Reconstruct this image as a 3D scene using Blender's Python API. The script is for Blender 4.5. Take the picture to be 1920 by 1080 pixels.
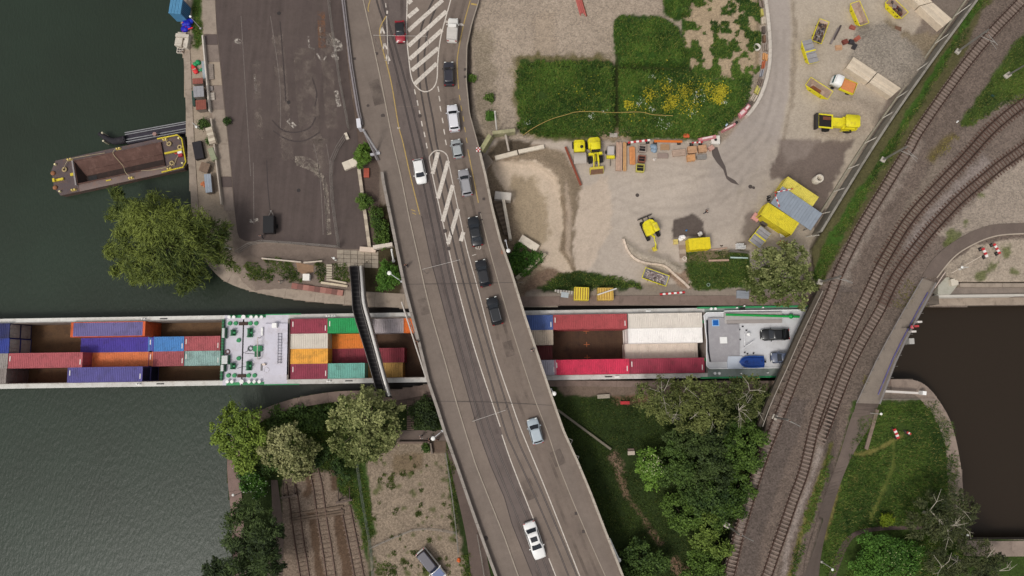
import bpy, math, random
import numpy as np
from mathutils import Vector, Matrix
R = math.radians
for _o in list(bpy.data.objects): bpy.data.objects.remove(_o)
SC = bpy.context.scene
COL = SC.collection
# ---------------------------------------------------------------- camera (drone, slightly off straight down)
CAM_H, FOC, TILT = 113.0, 1280.0, R(6.7)
cd = bpy.data.cameras.new('camera'); cam = bpy.data.objects.new('camera', cd); COL.objects.link(cam)
cam.location = (0, 0, CAM_H); cam.rotation_euler = (TILT, 0, 0)
cd.sensor_width = 36.0; cd.lens = 36.0*FOC/1920.0; cd.clip_end = 3000; cd.clip_start = 1.0
SC.camera = cam
# ---------------------------------------------------------------- overcast sky, one soft sun
SUN_EL, SUN_AZ = R(58), R(222)          # azimuth clockwise from image-up (+Y)
w = bpy.data.worlds.new('World'); SC.world = w; w.use_nodes = True
nt = w.node_tree; nt.nodes.clear()
sky = nt.nodes.new('ShaderNodeTexSky'); sky.sky_type = 'NISHITA'; sky.sun_disc = False
sky.sun_elevation = SUN_EL; sky.sun_rotation = SUN_AZ; sky.air_density = 1.0; sky.dust_density = 4.0; sky.ozone_density = 1.0
hs = nt.nodes.new('ShaderNodeHueSaturation'); hs.inputs['Saturation'].default_value = 0.22
bg = nt.nodes.new('ShaderNodeBackground'); bg.inputs['Strength'].default_value = 0.122
wo = nt.nodes.new('ShaderNodeOutputWorld')
nt.links.new(sky.outputs[0], hs.inputs['Color']); nt.links.new(hs.outputs[0], bg.inputs[0]); nt.links.new(bg.outputs[0], wo.inputs[0])
sd = bpy.data.lights.new('sun', 'SUN'); sd.energy = 1.28; sd.angle = R(13); sd.color = (1.0, 0.955, 0.89)
sun = bpy.data.objects.new('sun', sd); COL.objects.link(sun)
_d = Vector((math.sin(SUN_AZ)*math.cos(SUN_EL), math.cos(SUN_AZ)*math.cos(SUN_EL), math.sin(SUN_EL)))
sun.rotation_euler = _d.to_track_quat('Z', 'Y').to_euler(); sun.location = _d*200
SC.view_settings.view_transform = 'Standard'; SC.view_settings.look = 'None'
SC.view_settings.exposure = 0.0; SC.view_settings.gamma = 1.0; SC.view_settings.use_curve_mapping = False
SC.cycles.max_bounces = 6; SC.cycles.diffuse_bounces = 3; SC.cycles.glossy_bounces = 3; SC.cycles.transparent_max_bounces = 4
# ---------------------------------------------------------------- pixel of the photograph -> point at height z
_c, _s = math.cos(TILT), math.sin(TILT)
def Pn(u, v, z):
    u = np.asarray(u, float); v = np.asarray(v, float); z = np.asarray(z, float)
    dx = (u-960)/FOC; dy = -(v-540)/FOC
    ry = dy*_c + _s; rz = dy*_s - _c
    t = (z-CAM_H)/rz
    return dx*t, ry*t, z + 0*t
def P(u, v, z=0.0):
    a = Pn(u, v, z); return Vector((float(a[0]), float(a[1]), float(a[2])))
def PXM(u, v, z=0.0):                      # pixels per metre there
    return 1.0/((P(u+1, v, z)-P(u, v, z)).length)
# ---------------------------------------------------------------- value noise on pixel grid
def vn(u, v, scale, seed=0):
    rs = np.random.RandomState(seed); g = rs.rand(64, 64)
    a = np.asarray(u)/scale; b = np.asarray(v)/scale
    i = np.floor(a).astype(int); j = np.floor(b).astype(int); fa = a-i; fb = b-j
    fa = fa*fa*(3-2*fa); fb = fb*fb*(3-2*fb); i0 = i % 64; j0 = j % 64; i1 = (i+1) % 64; j1 = (j+1) % 64
    return (g[i0, j0]*(1-fa)+g[i1, j0]*fa)*(1-fb)+(g[i0, j1]*(1-fa)+g[i1, j1]*fa)*fb
def fbm(u, v, scale, seed=0, n=3):
    t = 0; a = 1; s = 0
    for k in range(n):
        t = t+a*vn(np.asarray(u)+37*k, v, scale/2**k, seed+k); s += a; a *= .55
    return t/s
def sdist(poly, U, V, closed=True):        # signed px distance, negative inside
    best = np.full(U.shape, 1e9); ins = np.zeros(U.shape, bool); n = len(poly)
    for k in range(n if closed else n-1):
        (x0, y0), (x1, y1) = poly[k], poly[(k+1) % n]
        ex, ey = x1-x0, y1-y0; L2 = ex*ex+ey*ey+1e-9
        t = np.clip(((U-x0)*ex+(V-y0)*ey)/L2, 0, 1)
        d = (U-x0-t*ex)**2+(V-y0-t*ey)**2
        best = np.minimum(best, d)
        if closed and y0 != y1:
            cr = ((y0 > V) != (y1 > V)) & (U < (x1-x0)*(V-y0)/(y1-y0)+x0)
            ins ^= cr
    best = np.sqrt(best)
    return np.where(ins, -best, best) if closed else best
def sstep(x): x = np.clip(x, 0, 1); return x*x*(3-2*x)
def lin(c):
    return tuple(((x/255)/12.92 if x/255 <= .04045 else ((x/255+.055)/1.055)**2.4) for x in c)
# ---------------------------------------------------------------- smooth polyline
def smooth(pts, n=6):
    out = []
    m = len(pts)
    for i in range(m-1):
        p0 = pts[max(i-1, 0)]; p1 = pts[i]; p2 = pts[i+1]; p3 = pts[min(i+2, m-1)]
        for k in range(n):
            t = k/n
            out.append(tuple(.5*((2*p1[a])+(-p0[a]+p2[a])*t+(2*p0[a]-5*p1[a]+4*p2[a]-p3[a])*t*t+(-p0[a]+3*p1[a]-3*p2[a]+p3[a])*t**3) for a in range(len(p1))))
    out.append(tuple(pts[-1])); return out
def resample(pts, step):
    out = [tuple(pts[0])]; acc = 0.0
    for a, b in zip(pts[:-1], pts[1:]):
        L = math.dist(a, b)
        if L == 0: continue
        d = step-acc
        while d <= L:
            t = d/L; out.append(tuple(a[k]+(b[k]-a[k])*t for k in range(len(a)))); d += step
        acc = L-(d-step)
    return out
def at_v(poly, v):                        # u of a polyline at row v
    for (a, b), (c, d) in zip(poly[:-1], poly[1:]):
        if b <= v <= d: return a+(c-a)*(v-b)/(d-b)
    if v < poly[0][1]: (a, b), (c, d) = poly[0], poly[1]
    else: (a, b), (c, d) = poly[-2], poly[-1]
    return a+(c-a)*(v-b)/(d-b)
def offs(pts, d):                          # parallel polyline (2-D)
    out = []
    for i, p in enumerate(pts):
        a = pts[max(i-1, 0)]; b = pts[min(i+1, len(pts)-1)]
        tx, ty = b[0]-a[0], b[1]-a[1]; L = math.hypot(tx, ty) or 1
        out.append((p[0]-ty/L*d, p[1]+tx/L*d))
    return out
# ---------------------------------------------------------------- mesh builder
class MB:
    def __init__(s): s.v = []; s.f = []; s.sm = []
    def add(s, vs, fs, smooth=False):
        b = len(s.v); s.v += [tuple(p) for p in vs]
        for f in fs: s.f.append(tuple(b+i for i in f)); s.sm.append(smooth)
        return s
    def box(s, x0, x1, y0, y1, z0, z1, M=None):
        vs = [Vector(p) for p in ((x0,y0,z0),(x1,y0,z0),(x1,y1,z0),(x0,y1,z0),(x0,y0,z1),(x1,y0,z1),(x1,y1,z1),(x0,y1,z1))]
        if M is not None: vs = [M @ p for p in vs]
        return s.add(vs, [(3,2,1,0),(4,5,6,7),(0,1,5,4),(1,2,6,5),(2,3,7,6),(3,0,4,7)])
    def cbox(s, cx, cy, cz, sx, sy, sz, M=None):
        return s.box(cx-sx/2, cx+sx/2, cy-sy/2, cy+sy/2, cz-sz/2, cz+sz/2, M)
    def frus(s, lo, hi):                   # two rings of equal length (3-D), capped
        n = len(lo); vs = list(lo)+list(hi)
        fs = [(i, (i+1) % n, n+(i+1) % n, n+i) for i in range(n)]+[tuple(range(n-1, -1, -1)), tuple(range(n, 2*n))]
        return s.add(vs, fs)
    def prism(s, pts, z0, z1):             # 2-D polygon extruded
        a = sum(p[0]*q[1]-q[0]*p[1] for p, q in zip(pts, list(pts[1:])+[pts[0]]))
        if a < 0: pts = list(pts)[::-1]
        return s.frus([(p[0], p[1], z0) for p in pts], [(p[0], p[1], z1) for p in pts])
    def cyl(s, a, b, r0, r1=None, n=8, caps=True, smooth=True):
        a = Vector(a); b = Vector(b); r1 = r0 if r1 is None else r1
        d = (b-a).normalized(); q = d.to_track_quat('Z', 'Y').to_matrix()
        lo = [a+q @ Vector((r0*math.cos(2*math.pi*k/n), r0*math.sin(2*math.pi*k/n), 0)) for k in range(n)]
        hi = [b+q @ Vector((r1*math.cos(2*math.pi*k/n), r1*math.sin(2*math.pi*k/n), 0)) for k in range(n)]
        s.add(lo+hi, [(i, (i+1) % n, n+(i+1) % n, n+i) for i in range(n)], smooth)
        if caps: s.add(lo, [tuple(range(n-1, -1, -1))]); s.add(hi, [tuple(range(n))])
        return s
    def tube(s, pts, r, n=6):
        pts = [Vector(p) for p in pts]; rings = []
        for i, p in enumerate(pts):
            d = (pts[min(i+1, len(pts)-1)]-pts[max(i-1, 0)])
            d = d.normalized() if d.length else Vector((0, 0, 1))
            q = d.to_track_quat('Z', 'Y').to_matrix(); rr = r[i] if isinstance(r, (list, tuple)) else r
            rings.append([p+q @ Vector((rr*math.cos(2*math.pi*k/n), rr*math.sin(2*math.pi*k/n), 0)) for k in range(n)])
        return s.loft(rings, True)
    def loft(s, rings, closed=True, caps=True, smooth=True):
        n = len(rings[0]); vs = [p for r in rings for p in r]; fs = []
        for j in range(len(rings)-1):
            for i in range(n if closed else n-1):
                fs.append((j*n+i, j*n+(i+1) % n, (j+1)*n+(i+1) % n, (j+1)*n+i))
        s.add(vs, fs, smooth)
        if caps and closed: s.add(rings[0], [tuple(range(n-1, -1, -1))]); s.add(rings[-1], [tuple(range(n))])
        return s
    def ring(s, c, r, rt, n=16, m=6, axis='Z', sz=1.0):    # torus
        c = Vector(c); rings = []
        for i in range(n+1):
            a = 2*math.pi*i/n; o = []
            for k in range(m):
                b = 2*math.pi*k/m; rr = r+rt*math.cos(b); zz = rt*math.sin(b)*sz
                p = Vector((rr*math.cos(a), rr*math.sin(a), zz))
                if axis == 'X': p = Vector((p.z, p.x, p.y))
                if axis == 'Y': p = Vector((p.x, p.z, p.y))
                o.append(c+p)
            rings.append(o)
        return s.loft(rings, True, False)
    def ball(s, c, r, n=8, m=5, sz=1.0):
        c = Vector(c); rings = []
        for j in range(m+1):
            t = math.pi*j/m
            rings.append([c+Vector((r*math.sin(t)*math.cos(2*math.pi*k/n)+1e-6*k, r*math.sin(t)*math.sin(2*math.pi*k/n), -r*sz*math.cos(t))) for k in range(n)])
        return s.loft(rings, True, False)
    def mesh(s, name):
        me = bpy.data.meshes.new(name); me.from_pydata([tuple(p) for p in s.v], [], s.f)
        me.polygons.foreach_set('use_smooth', s.sm); me.update(); return me
    def build(s, name, mat, parent=None, kind=None, label=None):
        return link(name, s.mesh(name), mat, parent, kind, label)
def link(name, me, mat, parent=None, kind=None, label=None):
    o = bpy.data.objects.new(name, me); COL.objects.link(o)
    if mat is not None:
        if len(me.materials) == 0: me.materials.append(mat)
        if me.materials[0] != mat:
            o.material_slots[0].link = 'OBJECT'; o.material_slots[0].material = mat
    if parent is not None: o.parent = parent
    if kind: o['kind'] = kind
    if label: o['label'] = label
    return o
def tag(o, label, cat, group=None, kind=None):
    o['label'] = label; o['category'] = cat
    if group: o['group'] = group
    if kind: o['kind'] = kind
    return o
def thing(name, label, cat, loc=(0, 0, 0), rz=0.0, group=None):
    o = bpy.data.objects.new(name, None); COL.objects.link(o); o.empty_display_size = .2
    o.location = loc; o.rotation_euler = (0, 0, rz)
    return tag(o, label, cat, group)
def struct(name, mb, mat, parent=None):
    o = mb.build(name, mat, parent)
    if parent is None: o['kind'] = 'structure'
    return o
def fast_mesh(name, verts, quads):         # numpy arrays
    me = bpy.data.meshes.new(name); n = len(verts); q = np.asarray(quads, np.int32); k = q.shape[1]
    me.vertices.add(n); me.vertices.foreach_set('co', np.asarray(verts, np.float32).ravel())
    me.loops.add(q.size); me.loops.foreach_set('vertex_index', q.ravel())
    me.polygons.add(len(q)); me.polygons.foreach_set('loop_start', np.arange(0, q.size, k, dtype=np.int32))
    me.polygons.foreach_set('loop_total', np.full(len(q), k, np.int32))
    me.update(calc_edges=True); return me
def heading(u0, v0, u1, v1, z=0.0):        # from pixel 0 towards pixel 1: mid-point, length, angle
    a = P(u0, v0, z); b = P(u1, v1, z); d = b-a
    return (a+b)/2, d.length, math.atan2(d.y, d.x)
# ---------------------------------------------------------------- materials
def _nodes(name):
    m = bpy.data.materials.new(name); m.use_nodes = True; t = m.node_tree
    return m, t, t.nodes['Principled BSDF']
def N(t, kind, **kw):
    n = t.nodes.new(kind)
    for k, v in kw.items():
        if k in n.inputs: n.inputs[k].default_value = v
        else: setattr(n, k, v)
    return n
def math_(t, op, a, b=None):
    n = t.nodes.new('ShaderNodeMath'); n.operation = op
    for i, x in enumerate((a, b)):
        if x is None: continue
        if isinstance(x, (int, float)): n.inputs[i].default_value = x
        else: t.links.new(x, n.inputs[i])
    return n.outputs[0]
def mixc(t, fac, a, b, blend='MIX'):
    n = t.nodes.new('ShaderNodeMix'); n.data_type = 'RGBA'; n.blend_type = blend
    if isinstance(fac, (int, float)): n.inputs[0].default_value = fac
    else: t.links.new(fac, n.inputs[0])
    for i, x in ((6, a), (7, b)):
        if isinstance(x, tuple): n.inputs[i].default_value = (*x[:3], 1)
        else: t.links.new(x, n.inputs[i])
    return n.outputs[2]
def noise(t, scale, detail=3, co=None, rough=.6):
    n = N(t, 'ShaderNodeTexNoise', Scale=scale, Detail=detail, Roughness=rough)
    if co is not None: t.links.new(co, n.inputs['Vector'])
    return n.outputs[0]
def ramp(t, fac, lo, hi):
    n = t.nodes.new('ShaderNodeMapRange'); n.inputs[1].default_value = lo; n.inputs[2].default_value = hi
    t.links.new(fac, n.inputs[0]); return n.outputs[0]
def bump(t, h, strength, dist=.05):
    b = N(t, 'ShaderNodeBump', Strength=strength, Distance=dist); t.links.new(h, b.inputs['Height']); return b.outputs[0]
_MC = {}
def MAT(rgb, rough=.75, var=.18, scale=1.2, fine=9.0, dirt=None, dirt_amt=.5, bmp=.15, metal=0.0, spec=.35, world=False, coat=0.0, jitter=.06):
    key = (tuple(rgb), rough, var, scale, fine, dirt, dirt_amt, bmp, metal, spec, world, coat, jitter)
    if key in _MC: return _MC[key]
    m, t, b = _nodes('surface_%02x%02x%02x' % tuple(int(x) for x in rgb))
    if world: co = N(t, 'ShaderNodeNewGeometry').outputs['Position']
    else:
        oi = N(t, 'ShaderNodeObjectInfo'); tc = N(t, 'ShaderNodeTexCoord')
        va = t.nodes.new('ShaderNodeVectorMath'); va.operation = 'ADD'
        t.links.new(tc.outputs['Object'], va.inputs[0]); t.links.new(oi.outputs['Location'], va.inputs[1]); co = va.outputs[0]
    n1 = noise(t, scale, 4, co); n2 = noise(t, fine, 2, co)
    k = math_(t, 'ADD', math_(t, 'MULTIPLY', math_(t, 'SUBTRACT', n1, .5), var*2.6), math_(t, 'MULTIPLY', math_(t, 'SUBTRACT', n2, .5), var*1.6))
    if not world and jitter:
        k = math_(t, 'ADD', k, math_(t, 'MULTIPLY', math_(t, 'SUBTRACT', oi.outputs['Random'], .5), jitter*2))
    k = math_(t, 'ADD', k, 1.0)
    cc = N(t, 'ShaderNodeCombineColor'); [t.links.new(k, cc.inputs[i]) for i in range(3)]
    c = mixc(t, 1.0, lin(rgb), cc.outputs[0], 'MULTIPLY')
    if dirt:
        n3 = noise(t, scale*.9+.35, 6, co, .7)
        c = mixc(t, math_(t, 'MULTIPLY', ramp(t, n3, .5, .68), dirt_amt), c, lin(dirt))
    t.links.new(c, b.inputs['Base Color'])
    b.inputs['Roughness'].default_value = rough; b.inputs['Metallic'].default_value = metal
    b.inputs['Specular IOR Level'].default_value = spec; b.inputs['Coat Weight'].default_value = coat; b.inputs['Coat Roughness'].default_value = .08
    if bmp: t.links.new(bump(t, n2, bmp, .03), b.inputs['Normal'])
    _MC[key] = m; return m
# ================================================================= GROUND
WATER_Z = -2.6
RAIL_Z = 3.0
# water outline in the photograph (quay line at ground height)
NBANK = [(338,-260),(340,0),(346,120),(352,260),(359,370),(366,440),(388,492),(418,524),(470,545),(560,562),(660,571),(770,577),(985,573),(1240,571),(1500,572),(1745,573),(2300,569)]
SBANK = [(2300,1014),(1818,1014),(1809,1000),(1801,880),(1783,795),(1757,748),(1736,724),(1712,713),(1670,712),(1450,715),(1240,716),(1060,714),(1030,716),(800,722),(735,733),(640,734),(560,746),(505,763),(472,780),(440,805),(428,850),(428,900),(433,950),(440,1080),(446,1400)]
WATER = [(-400,-260)]+NBANK+SBANK+[(-400,1400)]
ROADZ = [(-80,1.2),(0,1.5),(250,3.0),(430,4.7),(600,5.5),(820,5.5),(1160,5.0)]
def zroad(v):
    for (a, b), (c, d) in zip(ROADZ[:-1], ROADZ[1:]):
        if v <= c: return b+(d-b)*max(0, (v-a))/(c-a)
    return ROADZ[-1][1]
RAIL_N = [(1945,-160),(1847,-22),(1742,122),(1642,268),(1519,468),(1530,530),(1540,580),(1738,580),(1752,545),(1775,520),(1800,532),(2300,528),(2300,-260)]
RAIL_S = [(1448,700),(1432,800),(1402,900),(1362,1040),(1320,1200),(1300,1400),(1480,1400),(1505,1100),(1540,990),(1590,850),(1608,760),(1640,700)]
HZ = [([(880,-260),(884,250),(925,262),(1000,264),(1335,264),(1395,200),(1418,110),(1418,40),(1410,-260)], .8, 5),
      ([(915,300),(1000,305),(1040,335),(1062,395),(1058,470),(1090,525),(1050,545),(960,545),(900,540),(895,300)], -1.2, 11),
      ([(905,300),(985,315),(1012,345),(1020,420),(1010,470),(960,520),(900,500)], -1.5, 20),
      (RAIL_N, RAIL_Z, 5), (RAIL_S, RAIL_Z, 9),
      ([(1560,772),(1740,772),(1762,820),(1772,900),(1778,1000),(1740,1300),(1520,1300)], .5, 26),
      ([(430,500),(520,485),(690,490),(690,535),(480,540)], .7, 22),
      ([(1608,60),(1660,45),(1720,80),(1735,120),(1690,165),(1600,120)], 1.3, 60),
      ([(1560,190),(1610,178),(1645,200),(1640,240),(1600,205)], .7, 30),
      ([(974,126),(1148,122),(1147,246),(1010,252),(980,240)], 2.2, 13),
      ([(1157,42),(1172,34),(1240,38),(1268,56),(1284,112),(1280,122),(1162,120)], 3.0, 14),
      ([(1164,134),(1300,140),(1392,156),(1395,190),(1362,228),(1320,250),(1166,252)], 1.7, 13),
      ([(1245,-60),(1293,-60),(1292,25),(1262,32)], 2.0, 20),
      ([(1170,450),(1185,480),(1250,500),(1280,510),(1250,480),(1200,470)], .7, 14)]
LOTP = [(401,-78),(406,50),(412,107),(422,207),(429,270),(434,320),(440,395),(445,435),(449,446),(460,452),(530,456),(640,467),(690,467),(685,420),(680,390),(676,320),(670,250),(655,150),(640,0),(634,-78)]
def height(U, V):
    z = np.zeros(np.shape(U))
    for poly, zz, fe in HZ:
        w = sstep(.5-(sdist(poly, U, V)+(0 if zz == RAIL_Z else 1)*(fbm(U, V, 20, 88)-.5)*11)/fe)
        z = z*(1-w)+zz*w
    n = fbm(U, V, 40, 3)-.5
    return z+n*.16*np.clip(sdist(LOTP, U, V)/15, 0, 1)
_HG = None
def zg(u, v):                              # bilinear look-up in the height grid
    global _HG
    if _HG is None:
        a, b = np.meshgrid(np.arange(-120, 2060, 4.0), np.arange(-120, 1240, 4.0)); _HG = height(a.ravel(), b.ravel()).reshape(a.shape)
    x = min(max((u+120)/4.0, 0), _HG.shape[1]-1.001); y = min(max((v+120)/4.0, 0), _HG.shape[0]-1.001)
    i = int(x); j = int(y); fx = x-i; fy = y-j
    return float((_HG[j, i]*(1-fx)+_HG[j, i+1]*fx)*(1-fy)+(_HG[j+1, i]*(1-fx)+_HG[j+1, i+1]*fx)*fy)
def G(u, v, dz=0.0): return P(u, v, zg(u, v)+dz)
# ---- painted ground types: (polygon, sRGB, feather px, edge noise px, grain)
Z = []
def zone(poly, rgb, fe=6, nz=0, grain=.5, strength=1.0): Z.append((poly, rgb, fe, nz, grain, strength))
zone([(300,-260),(760,-260),(760,600),(300,600)], (132,118,106), 4, 0, .3)            # quay, left
zone([(340,-60),(380,-60),(395,250),(440,470),(380,500),(340,300)], (156,141,124), 4, 3, .35)
zone([(358,-60),(377,-60),(381,78),(374,95),(362,92)], (58,78,30), 5, 5, .8)
zone([(440,452),(640,467),(745,467),(760,575),(480,545)], (120,106,96), 4, 0, .3)
zone([(700,380),(745,380),(752,560),(690,560),(668,540),(665,505)], (70,62,44), 6, 6, .6)
zone([(640,0),(712,200),(712,465),(690,467),(640,0)], (96,82,74), 6, 4, .4)
zone([(880,-260),(1440,-260),(1440,300),(1345,262),(884,262)], (158,143,127), 4, 0, .85)     # upper gravel yard
zone([(1006,36),(1034,36),(1036,100),(1008,100)], (168,152,134), 3, 1, .5)
zone([(1000,30),(1040,20),(1045,104),(1000,104)], (146,130,113), 8, 6, .8, .5)
zone([(885,60),(920,60),(940,262),(900,262)], (128,116,98), 14, 14, .9, .7)
zone([(960,108),(1150,100),(1160,128),(970,128)], (96,86,64), 12, 12, .9, .75)
zone([(905,262),(1440,262),(1500,300),(1540,440),(1480,580),(960,585),(900,500)], (174,161,148), 6, 4, .22)   # works yard
zone([(1425,-260),(1860,-260),(1535,470),(1480,450),(1345,330),(1425,150)], (170,157,141), 8, 4, .35)
zone([(1000,285),(1200,330),(1330,400),(1250,440),(1150,430),(1080,480),(1060,400)], (180,167,154), 60, 40, .18, .6)
zone([(1330,300),(1420,380),(1410,440),(1330,440),(1280,400)], (162,150,139), 60, 40, .2, .7)
zone([(1435,-60),(1478,-60),(1484,60),(1478,180),(1462,262),(1380,360),(1330,330),(1345,285),(1400,210),(1425,130),(1433,40)], (162,151,142), 9, 3, .15)  # haul road
zone([(1340,270),(1470,250),(1480,330),(1400,380),(1330,350)], (164,152,141), 50, 20, .2, .8)
zone([(1464,262),(1600,262),(1545,400),(1530,430),(1490,340),(1440,330)], (112,99,91), 8, 8, .3)
zone([(1464,262),(1540,262),(1500,300),(1470,320)], (134,121,112), 20, 10, .3, .8)
zone([(1260,412),(1300,402),(1316,412),(1322,445),(1262,448)], (92,82,76), 4, 4, .3)
zone([(1395,400),(1440,400),(1420,460),(1385,470)], (108,96,88), 20, 12, .3, .8)
zone([(1160,180),(1480,180),(1475,225),(1455,262),(1470,215)], (166,152,136), 12, 4, .4, .0)
zone([(1478,-60),(1486,60),(1482,180),(1466,262),(1472,262),(1490,180),(1494,60),(1486,-60)], (128,114,98), 6, 5, .7, .6)
zone([(1606,50),(1655,40),(1728,75),(1740,118),(1692,172),(1590,118)], (142,132,120), 8, 6, 1.0)     # gravel heap
zone([(1535,190),(1600,178),(1650,196),(1640,238),(1590,262),(1530,258)], (158,144,128), 14, 6, .6)
zone([(1660,40),(1700,60),(1780,70),(1745,110),(1700,70)], (134,120,100), 10, 10, .8)
zone([(915,275),(1005,270),(1060,285),(1092,345),(1085,430),(1075,470),(1095,535),(1060,552),(960,560),(905,500)], (136,120,101), 6, 4, .75)   # excavation
zone([(918,300),(1005,300),(1046,332),(1054,400),(1050,470),(1085,525),(1040,530),(1005,480),(975,400),(930,330)], (192,174,154), 4, 4, .3)
zone([(960,330),(1000,330),(1025,370),(1028,440),(1005,470),(965,420)], (158,141,118), 16, 12, .5)
zone(offs(smooth([(1020,292),(1056,312),(1078,352),(1082,410),(1072,470),(1090,520)]), 7)+offs(smooth([(1020,292),(1056,312),(1078,352),(1082,410),(1072,470),(1090,520)]), -7)[::-1], (126,111,93), 7, 4, .6)
zone([(1060,330),(1072,400),(1068,470),(1075,500),(1060,470),(1062,400)], (166,148,130), 5, 3, .4)
zone([(1086,360),(1140,330),(1150,420),(1110,500),(1080,530),(1076,470)], (188,171,154), 6, 8, .25)
zone([(935,262),(1000,265),(985,292),(915,292)], (84,74,62), 6, 4, .7)
zone([(975,540),(1025,500),(1070,520),(1030,550),(985,575)], (120,100,84), 8, 8, .8)
zone([(985,585),(985,545),(1200,530),(1500,545),(1500,585)], (134,122,110), 5, 3, .3)
zone([(1010,540),(1050,515),(1080,508),(1150,518),(1200,530),(1205,541),(1100,543),(1020,548)], (44,60,26), 6, 6, .8)
zone([(1283,470),(1400,470),(1420,540),(1300,545),(1285,510)], (56,74,32), 5, 5, .8)
zone([(1280,475),(1325,470),(1370,472),(1368,490),(1290,490)], (122,105,84), 8, 8, .8, .8)
zone([(1245,490),(1285,505),(1300,545),(1280,540),(1255,515)], (140,118,100), 6, 5, .8)
zone([(1170,446),(1190,470),(1240,485),(1285,500),(1275,512),(1225,505),(1185,485)], (160,148,133), 5, 4, .7)
# grass field
zone([(960,125),(975,106),(1150,104),(1162,262),(1000,264),(966,250)], (104,96,62), 9, 10, .9, .8)
zone([(968,132),(980,114),(1150,112),(1156,256),(1000,258),(975,245)], (56,74,32), 6, 9, .9)
zone([(1150,40),(1165,28),(1240,32),(1272,50),(1290,110),(1300,140),(1390,150),(1412,140),(1400,195),(1370,230),(1335,262),(1170,262),(1152,256)], (54,80,30), 5, 6, .9)
zone([(1240,-60),(1296,-60),(1296,30),(1265,40),(1242,25)], (50,74,28), 5, 5, .9)
zone([(1290,-60),(1425,-60),(1425,130),(1395,150),(1300,140),(1278,60)], (166,146,120), 5, 4, .7)
_rs = random.Random(4)
zone([(1153,100),(1160,100),(1161,262),(1152,262)], (48,52,26), 8, 3, .9)  # shade of the upright gap between the mounds, painted into the ground colour
zone([(1160,124),(1295,126),(1300,133),(1160,131)], (52,58,28), 6, 3, .9)  # cross gap between the mounds: its shade painted darker here as well
zone([(1000,242),(1040,235),(1160,240),(1330,238),(1330,262),(1000,262)], (74,82,36), 12, 10, .9, .6)
zone([(1120,250),(1180,240),(1180,264),(1120,264)], (140,122,100), 8, 6, .8)
zone([(1340,262),(1360,240),(1400,200),(1420,140),(1428,145),(1412,200),(1375,245),(1350,270)], (148,134,118), 5, 4, .7)
# railway formation
RB = (106,93,84)
zone(RAIL_N, (84,80,52), 4, 0, .8)
zone([(1880,-60),(2300,-60),(2300,560),(1550,580),(1535,545),(1560,500),(1640,370),(1720,240),(1790,130),(1850,40)], RB, 6, 4, 1.0)
zone([(1835,-40),(1860,-20),(1790,90),(1720,200),(1650,320),(1585,430),(1530,540),(1520,520),(1560,430),(1640,310),(1720,180),(1800,50)], (58,84,30), 5, 6, .85)
zone([(1795,235),(1840,170),(1900,80),(2000,-20),(2000,190),(1880,200),(1820,240)], (66,82,36), 8, 8, .85)
zone([(1840,20),(1930,-60),(1945,40),(1890,90),(1830,160),(1800,200),(1780,180)], RB, 8, 5, 1.0)
zone([(1790,250),(1850,215),(1905,180),(2000,140),(2000,330),(1850,420),(1690,560),(1640,560),(1720,430)], (112,99,90), 8, 6, 1.0)
for pts, c, wd in [([(1722,262),(1690,330),(1645,400),(1600,480),(1580,540)], (134,122,112), 16), ([(1770,300),(1720,370),(1680,440),(1650,500)], (124,112,100), 22),
                   ([(1850,300),(1800,345),(1750,400),(1700,470)], (134,123,117), 18), ([(1600,470),(1570,540),(1540,620)], (138,126,116), 12),
                   ([(1745,300),(1760,280),(1790,250)], (96,84,46), 14)]:
    pp = offs(smooth(pts), wd/2); qq = offs(smooth(pts), -wd/2)
    zone(pp+qq[::-1], c, 14, 8, 1.0, .75)
zone([(1870,330),(2000,250),(2000,420),(1860,425),(1790,450),(1760,440),(1810,390)], (150,137,124), 12, 10, .8)
zone([(1770,500),(1830,460),(1900,448),(2300,445),(2300,534),(1800,532),(1775,518)], (160,146,130), 4, 2, .8)
for (a, b, r) in [(1790,440,14),(1776,455,9),(1812,418,7),(1860,500,14),(1885,470,10),(1840,515,9),(1905,510,9),(1835,365,6),(1855,340,5)]:
    zone([(a+r*math.cos(k*.9)*_rs.uniform(.6,1.2), b+r*math.sin(k*.9)*_rs.uniform(.6,1.2)) for k in range(7)], (84,92,44), 8, 8, .9, .8)
zone(RAIL_S, RB, 6, 4, 1.0)
for pts, c, wd in [([(1560,560),(1510,660),(1460,780),(1420,900),(1385,1000),(1350,1090)], (138,126,117), 9), ([(1590,540),(1520,700),(1470,830),(1420,980),(1400,1080)], (92,82,76), 34),
                   ([(1620,600),(1560,720),(1540,830),(1500,930),(1470,1020),(1440,1090)], (128,115,104), 12), ([(1540,840),(1510,930),(1480,1010),(1470,1080)], (142,130,122), 10)]:
    pp = offs(smooth(pts), wd/2); qq = offs(smooth(pts), -wd/2)
    zone(pp+qq[::-1], c, 8, 5, 1.0, .8)
zone([(1545,560),(1470,740),(1440,740),(1520,560)], (92,80,66), 8, 3, .7)
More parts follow.
